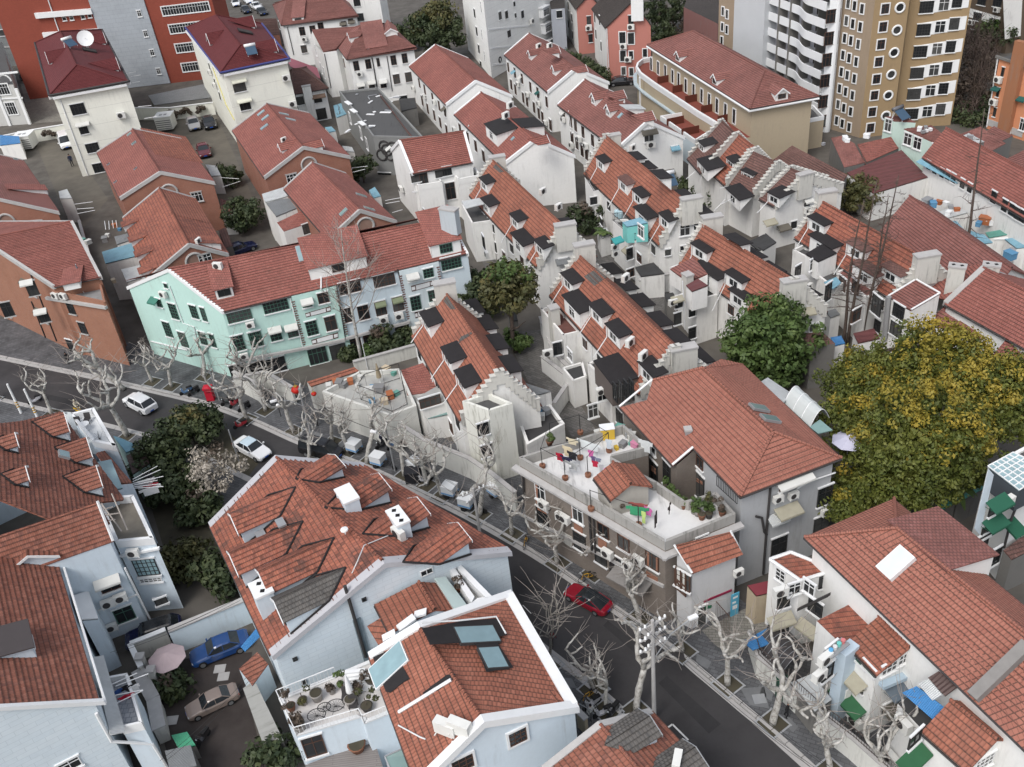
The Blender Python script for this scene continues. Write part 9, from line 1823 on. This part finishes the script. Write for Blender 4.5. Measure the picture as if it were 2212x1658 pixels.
for (x,y),w_,h_,c,lb_ in (((455,615),.5,.9,CC('red',(.35,.01,.03)),'red shirt on the terrace line'),((508,645),.8,.5,CC('navy',(.02,.02,.06)),'navy top spread on the terrace line'),((560,605),.7,.8,CC('black',(.02,.02,.025)),'black jacket on the terrace line'),((495,690),.9,.8,CC('white',(.6,.6,.6)),'white shirt on the terrace line below the red one'),((555,690),.9,.7,CC('check',(.35,.36,.36)),'grey checked cloth on the terrace line'),((715,590),.35,.7,CC('pink',(.5,.12,.3)),'small pink garment on the terrace line'),((735,640),.3,.5,CC('purple',(.12,.08,.18)),'small purple garment on the terrace line'),((750,680),.4,.6,CC('red2',(.4,.02,.05)),'small red garment low on the terrace line'),((775,655),.4,.4,CC('greyblue',(.2,.22,.3)),'grey blue garment on the terrace line'),((800,710),.25,.8,CC('palegrey',(.4,.4,.42)),'pale grey garment on the terrace line'),((845,740),.3,.6,CC('pink2',(.55,.2,.4)),'bright pink garment near the stair hut'),((520,560),.7,1.0,CC('cream',(.6,.52,.36)),'cream towel on the terrace line, front one'),((560,495),.8,.6,CC('cream2',(.58,.52,.38)),'cream towel on the terrace line, back one'),((700,520),1.6,.8,CC('sheet',(.62,.66,.66)),'large white sheets hung at the back of the terrace'),((865,500),.4,1.0,CC('sheetb',(.5,.55,.6)),'pale blue towel hung at the back of the terrace'),((1170,510),.9,1.2,CC('hung',(.58,.6,.6)),'white cloth hanging beneath the big salmon eave')):
 cloth(lb_,P(T33(x,y),TH+1.7),w_,h_,c,trz+.2)
cloth('brown trousers hanging on the front part of the terrace',P(T33(1255,1110),TH+1.7),.65,1.3,CC('brown',(.04,.032,.03)),trz-1.2,'trousers',trousers=True)
cloth('dark brown vest hanging on the front part of the terrace',P(T33(1370,1040),TH+1.7),.5,.8,CC('brown2',(.045,.035,.03)),trz-1.2)
cloth('bright pink cloth drying beside the stair hut',P(T33(1190,1065),TH+1.4),.6,.8,CC('pink3',(.6,.15,.4)),trz);cloth('lime green strip drying beside the stair hut',P(T33(1155,1100),TH+1.5),.25,1.2,CC('lime',(.45,.6,.2)),trz);cloth('green and red patterned cloth drying beside the stair hut',P(T33(1105,1060),TH+1.4),1.2,.9,CC('emerald',(.05,.3,.15)),trz+.5);cloth('red patterned cloth drying behind the green one',P(T33(1110,1030),TH+1.5),1.0,.6,CC('brick',(.3,.08,.07)),trz+.5)
for i in range(15):
 t=i/14;pot('glazed jar with a small plant along the light well parapet of the terrace',P(T33(1330+165*t+random.uniform(-25,25),885+185*t+random.uniform(-14,14)),TH),.18,.35,POTM[(0,2,1,0)[i%4]],LGR if i%3==0 else None,.25,.3,600+i,'jars along the light well',60)
for i,(p,lr,lb_) in enumerate((((1575,1110),.5,'dark potted shrub in the terrace corner under the salmon eave, left'),((1640,1160),.6,'leafy potted shrub with pale flowers in the terrace corner'),((1690,1090),.7,'largest bushy potted plant in the terrace corner'),((1605,1130),.4,'small grey pot with plant in the terrace corner'),((1810,1130),.8,'straggly dry potted shrub at the end of the terrace parapet'),((1700,1150),.4,'pale pot with leafy plant before the largest bush'),((990,1085),.7,'wiry dry plant beside the stair hut door'),((375,545),.4,'small green plant on the parapet pillar of the terrace'))):
 pot(lb_,P(T33(*p),TH),.3,.5,POTM[i%3],(LGR,LOL,LBR)[(0,0,1,0,2,0,2,0)[i]],lr,lr*1.5,640+i,None,300)
c=P(T33(850,470),TH);binbox('yellow cabinet with a white top on the white laundry terrace',T33(855,480),TH,(.6,.4,1.1),MATS['crate_yellow'],'cabinet','cabinet',TRM)
sp_=P(T33(1110,715),1.6);e=empty('globe_balloon',V((sp_.x,sp_.y,0)),'big pale lilac globe in the light well beside the big salmon roof','globe');m=MB();m.ell(sp_,1.6,1.6,1.6,20,12);m.build('globe',plain('lilac_globe',(.33,.28,.31),.45,.2,.8),e,True)
def poles(label,a,bs,z,items):
 p0=P(a,z);e=empty('laundry_poles',p0,label,'laundry poles');m=MB()
 for b in bs:m.tube([P(b[0],z),P(b[1],z)],.035,5)
 m.build('pole',TRM,e)
 for lb_,px,w_,h_,c,r in items:cloth(lb_,P(px,z),w_,h_,c,r)
poles('fan of white laundry poles reaching out over the garden bushes',T31(1110,840),[(T31(1105,y),T31(1310+(i%3)*25,y2)) for i,(y,y2) in enumerate(((830,720),(850,750),(865,805),(880,838),(895,868),(905,890)))],6.5,[('white laundry sheet on the pole fan, outer',T31(1200,835),1.2,.9,CC('white',(.6,.6,.6)),.3),('red cloth on the pole fan',T31(1250,870),.9,.5,CC('red3',(.4,.03,.05)),.3),('white laundry sheet on the pole fan, lower',T31(1245,900),1.3,.8,CC('white',(.6,.6,.6)),.3),('dark garment on the pole fan',T31(1225,780),.7,.6,CC('black',(.02,.02,.025)),.3),('pale patterned cloth on the pole fan',T31(1175,860),.9,.7,CC('palegrey',(.4,.4,.42)),.3)])
poles('white laundry poles over the patterned balcony',T41(1000,1000),[(T41(920,975),T41(1140,875)),(T41(960,985),T41(1235,880)),(T41(960,1060),T41(1190,1015)),(T41(920,1150),T41(1190,1020))],5.9,[('blue shorts on the balcony poles',T41(970,1020),.5,.4,CC('blue',(.03,.08,.25)),.4),('black shorts on the balcony poles, left',T41(1020,990),.5,.4,CC('black',(.02,.02,.025)),.4),('black garment over the ribbed sheet roof',T41(850,1075),.7,.5,CC('black',(.02,.02,.025)),.4),('black long garment on the balcony poles',T41(1070,985),.4,.9,CC('black',(.02,.02,.025)),.4),('white shirt on the balcony poles',T41(1110,980),.5,.8,CC('white',(.6,.6,.6)),.4),('red cloth on the balcony poles, left',T41(1020,1070),.5,.4,CC('red',(.35,.01,.03)),.4),('red cloth on the balcony poles, right',T41(1080,1048),.4,.4,CC('red3',(.4,.03,.05)),.4)])
poles('laundry poles on the brick corner house balcony',T21(640,790),[(T21(530,700),T21(780,800)),(T21(650,780),T21(700,850))],8.6,[('white cloth on the brick house balcony',T21(720,760),.7,1.6,CC('white',(.6,.6,.6)),-.5),('hot pink cloth on the brick house balcony',T21(752,745),.5,1.2,CC('hot',(.6,.05,.25)),-.5)])
parasol('grey closed parasol on the brick corner house balcony',T21(700,790),h0.He-1.6,1,3.0,plain('grey_cloth',(.13,.14,.16),.8),True)
for i,(bs,z) in enumerate(((((T21(870,250),T21(880,320)),(T21(905,250),T21(910,320)),(T21(935,245),T21(945,310)),(T21(965,245),T21(975,305))),6),(((T22(1105,80),T22(1240,55)),(T22(1110,105),T22(1225,85)),(T22(1165,180),T22(1250,155))),5),(((T12(830,1400),T12(960,1385)),(T12(820,1440),T12(940,1410)),(T12(830,1400),T12(820,1440))),5),(((T21(640,150),T21(780,140)),(T21(640,190),T21(790,160)),(T21(620,110),T21(770,90))),5),(((T11(1070,610),T11(1130,600)),(T11(1090,640),T11(1170,625)),(T11(1100,690),T11(1165,680)),(T11(1150,890),T11(1260,880)),(T11(1200,990),T11(1310,970))),11),(((T11(1830,1480),T11(1990,1490)),(T11(1850,1560),T11(2000,1510))),4),(((T23(1800,110),T23(1900,60)),(T13(1790,1570),T13(1920,1540))),6),(((T12(330,640),T12(430,620)),(T12(350,670),T12(445,640))),6))):
 p0=P(bs[0][0],z);e=empty('laundry_rack',p0,['rack of upright poles on the brick row terrace','white laundry poles beside the second brick gable','white laundry frame beside the old workshop','white laundry poles over the court of the left brick row','white laundry poles on the side of the left cream block','white laundry frame in the court below the right cream block','white laundry poles in front of the brown stepped gables','white laundry poles over the hipped brown roof'][i],'laundry rack');m=MB()
 for a,c in bs:m.tube([P(a,z),P(c,z)],.045,5)
 m.build('pole',TRM,e)
def heater(label,c,rz,tank):
 e=empty('solar_heater',c,label,'solar water heater',None,rz);m=MB();m.tube([(-1.0,0,1.5),(1.0,0,1.5)],.28,12);m.build('tank',tank,e,True,False);m=MB();m.prism([(-.9,-.1,1.3),(.9,-.1,1.3),(.9,-1.7,.25),(-.9,-1.7,.25)],(0,0,.06));m.build('collector',plain('collector_blue',(.05,.09,.14),.25),e,world=False);m=MB()
 for x in (-.8,.8):m.tube([(x,0,1.3),(x,.2,0)],.04,4);m.tube([(x,-1.6,.2),(x,-1.6,0)],.04,4);m.tube([(x,-.3,1.2),(x,.2,0)],.04,4)
 m.build('stand',TRM,e,world=False)
heater('solar water heater with blue collector on the left maroon roof',w4.F['s0'].hit(T11(575,390)),.9,TRM);heater('solar water heater with blue frame on the right maroon roof',w4b.F['s3'].hit(T11(2095,450)),.3,TRM);heater('grey solar water heater standing on the mint roof room below the tower',P(T14(1150,985),7.9),.5,plain('tank_grey',(.13,.13,.14),.35));heater('white water tank on a stand behind the orange stepped roof',P(T13(1350,1530),HS+1.5),.2,TRM)
c=w4.F['s0'].hit(T11(740,410));e=empty('satellite_dish',c,'large white satellite dish on the left maroon roof','satellite dish');m=MB();d=(CO-c).normalized();d=V((d.x,d.y,.55)).normalized();x=d.orthogonal().normalized();y=d.cross(x);cc=c+Z*1.9;rings=[[cc+d*(.35*r*r)+(x*math.cos(a)+y*math.sin(a))*(1.5*r) for a in [6.283*k/18 for k in range(18)]] for r in (.05,.4,.75,1)]
for a,b in zip(rings,rings[1:]):
 for i in range(18):m.face([a[i],a[(i+1)%18],b[(i+1)%18],b[i]]);m.face([b[i]-d*.04,b[(i+1)%18]-d*.04,a[(i+1)%18]-d*.04,a[i]-d*.04])
m.build('dish',TRM,e,True);m=MB();m.tube([c,cc],.09,6);m.tube([cc,cc+d*1.0],.04,5);m.tube([c+x*.5,cc],.05,5);m.tube([c-x*.5,cc],.05,5);m.build('stand',TRM,e)
gwall('gate_wall','low cream gate wall with an iron grille between the white house and the bottom house',[T43(620,1330),T43(690,1400)],1.9,BEI,STO);lg=B('iron_grille','small iron grille gate between cream gate posts at the bottom','gate',P(T43(690,1290)));railing(lg,[P(T43(625,1250),0),P(T43(735,1310),0)],1.7,MET,.2,'bars')
mb=MB();n=wallface(nc3.b,nc3.d).n;n=n if n.dot(nc3.b-nc3.a)>0 else -n
mb.prism([nc3.b-n*.45-Z*.6,nc3.d-n*.45-Z*.6,nc3.d+n*.25-Z*.6,nc3.b+n*.25-Z*.6],Z*1.0);mb.build('parapet',TRM,nc3.e)
for k,b in enumerate((s1,s2,s3,s4,s5,s7)):
 F=b.F['side'];L=b.u.length;ang=F.n;n_=max(3,int(L/3.3))
 for i in range(n_):
  p=b.a.lerp(b.c,(i+.5)/n_)
  for dz,hh in ((1.5,1.2),(4.3,1.5)):
   if (i*3+k+int(dz))%4==0:continue
   m=winmesh(1.0,hh,'kb'[i%2]);o=place(b,'window',m[0],p-Z*dz+F.n*.02,F.n);link('pane',m[1],o)
  if i%2:mb=MB();q=b.a.lerp(b.c,i/n_)+F.n*.1;mb.tube([q-Z*.3,V((q.x,q.y,0))],.055,6);mb.build('drainpipe',PIP,b.e)
for T,pts,z,m,lb_ in ((T23,((770,330),(800,400),(880,370),(850,310)),2.6,SHW,'low white sheet lean-to beside the fan palm court'),(T23,((1330,860),(1350,920),(1470,900),(1440,845)),2.6,DKG,'low black-roofed lean-to at the end of the tiled forecourt'),(T22,((2130,1020),(2150,1090),(2211,1080),(2195,1010)),2.6,DKG,'low black-roofed lean-to beside the leaning evergreen trunk'),(T24,((560,1010),(600,1060),(680,1030),(640,985)),3,SHG,'grey sheet lean-to behind the stained stepped gable'),(T24,((600,1225),(640,1290),(720,1270),(690,1210)),2.6,SHT,'small blue tarpaulin roof at the foot of the redwoods'),(T24,((790,1190),(830,1270),(1010,1230),(960,1150)),2.8,MATS['maroon_ribbed_sheet'],'dark maroon lean-to behind the redwood trunks'),(T12,((1220,830),(1245,930),(1370,900),(1350,820)),3.2,DKG,'dark flat shop roof below the many-windowed white house'),(T12,((675,885),(700,985),(790,950),(740,865)),3.2,SHL,'pale blue sheet porch on the old workshop side'),(T12,((605,1065),(640,1105),(695,1095),(660,1060)),3,SHL,'small pale blue sheet lean-to beside the second brick row'),(T22,((970,0),(1010,60),(1070,45),(1020,-30)),3,SHL,'blue sheet strip over the passage by the second brick gable'),(T21,((1830,60),(1850,200),(1940,190),(1900,90)),3.2,RD2,'small red tiled porch on the side of the orange-roofed brick house'),(T21,((1820,330),(1880,470),(1935,455),(1880,300)),3,BRW,'dark lean-to along the side of the orange-roofed brick house'),(T11,((1710,1375),(1760,1470),(1840,1465),(1800,1385)),3,SHW,'pale sheet canopy in the court behind the left brick row'),(T11,((490,1600),(500,1658),(600,1655),(560,1580)),4,SHW,'pale sheet roof at the corner of the left brick house'),(T12,((750,1220),(770,1260),(850,1270),(830,1230)),3,SHW,'cream awning roof beside the second brick house eave'),(T11,((0,1130),(0,1215),(170,1195),(160,1140)),3,SHT,'blue sheet roof beside white cabin at the left edge')):
 lean('lean_to',lb_,[(T(*p),z+.1*i) for i,p in enumerate(pts)],m,DCON if m in (DKG,BRW) else WHS)
gwall('lane_wall','stained white wall along the left of the paved lane below the square annex',[T23(320,1500),T23(560,1690),T33(420,330)],2.0,WHS,STO)
gwall('lane_wall','stained white wall along the right of the paved lane under the glazed loft',[T23(310,1180),T23(420,1480),T23(640,1710)],2.2,WHS,STO)
gwall('forecourt_wall','cream wall across the tiled forecourt between two orange rows',[T23(1120,890),T23(1380,830)],2.4,WHS,STO)
gwall('court_wall','low brick wall in the court between the two brick rows',[T21(690,330),T21(780,640),T21(860,860)],1.8,RBR,STO)
gwall('garden_wall','pale wall at the front of the bare tree garden below the terrace',[T22(860,1520),T22(1400,1370)],1.6,SW,STO)
gwall('shop_wall','white hoarding wall before the mint shopfronts on the far pavement',[T21(1990,1660),T22(60,1750),T31(2211,240)],2.6,SW,STO)
PT1=plain('road_patch',(.032,.031,.032),.8,.25,1.5);PT2=plain('pale_patch',(.15,.155,.16),.6,.3,1.2)
for T,pts,m,z in ((T43,((150,90),(330,200),(300,235),(110,120)),PT1,.009),(T43,((860,440),(1180,690),(1120,740),(820,480)),PT1,.009),(T43,((1350,900),(1800,1300),(1700,1380),(1280,960)),PT1,.009),(T31,((1150,20),(1420,60),(1380,100),(1120,60)),PT1,.009),(T31,((300,100),(700,190),(690,230),(280,140)),PT1,.009),(T42,((2150,250),(2211,300),(2211,360),(2140,300)),PT1,.009),(T43,((1960,1010),(2160,1000),(2200,1180),(2040,1150)),PT2,.136),(T43,((1600,720),(1720,790),(1690,850),(1590,800)),PT2,.136),(T32,((700,490),(780,540),(740,580),(690,530)),PT2,.136),(T32,((470,420),(600,470),(560,500),(450,450)),PT2,.136),(T33,((60,1230),(150,1290),(120,1340),(40,1280)),PT2,.136),(T44,((40,950),(130,1010),(110,1120),(10,1060)),PT2,.136),(T44,((240,1240),(330,1330),(290,1380),(200,1300)),PT2,.136),(T43,((480,920),(560,930),(600,1010),(500,1000)),PT2,.136)):
 q=[P(T(*p),0) for p in pts];mb=MB();mb.face([p+Z*z for p in q]);tag(mb.build('road_patch' if m is PT1 else 'pavement_patch',m),kind='structure')
for T,p,lb_ in ((T43,(1560,1465),'round manhole cover beside the white bay marking'),(T43,(700,560),'round manhole cover in the middle of the street'),(T43,(440,225),'round manhole cover ahead of the red car'),(T31,(800,120),'round manhole cover left of the white car')):
 c=P(T(*p),0);mb=MB();mb.tube([c+Z*.004,c+Z*.016],.38,16);tag(mb.build('manhole_cover',GUT),lb_,'manhole cover')
for i,(p,lb_) in enumerate(((T41(1150,1500),'stone gate post at the end of the low stone wall'),(T41(1330,1010),'stone gate post beside the patio wall'),(T41(1240,900),'stone gate post at the corner of patterned balcony yard'))):
 c=P(p,0);e=empty('gate_post',c,lb_,'post');mb=MB();mb.bx(c.x-.25,c.x+.25,c.y-.25,c.y+.25,0,2.3);mb.build('shaft',STW,e);mb=MB();mb.bx(c.x-.34,c.x+.34,c.y-.34,c.y+.34,2.302,2.5);mb.build('cap',STO,e)
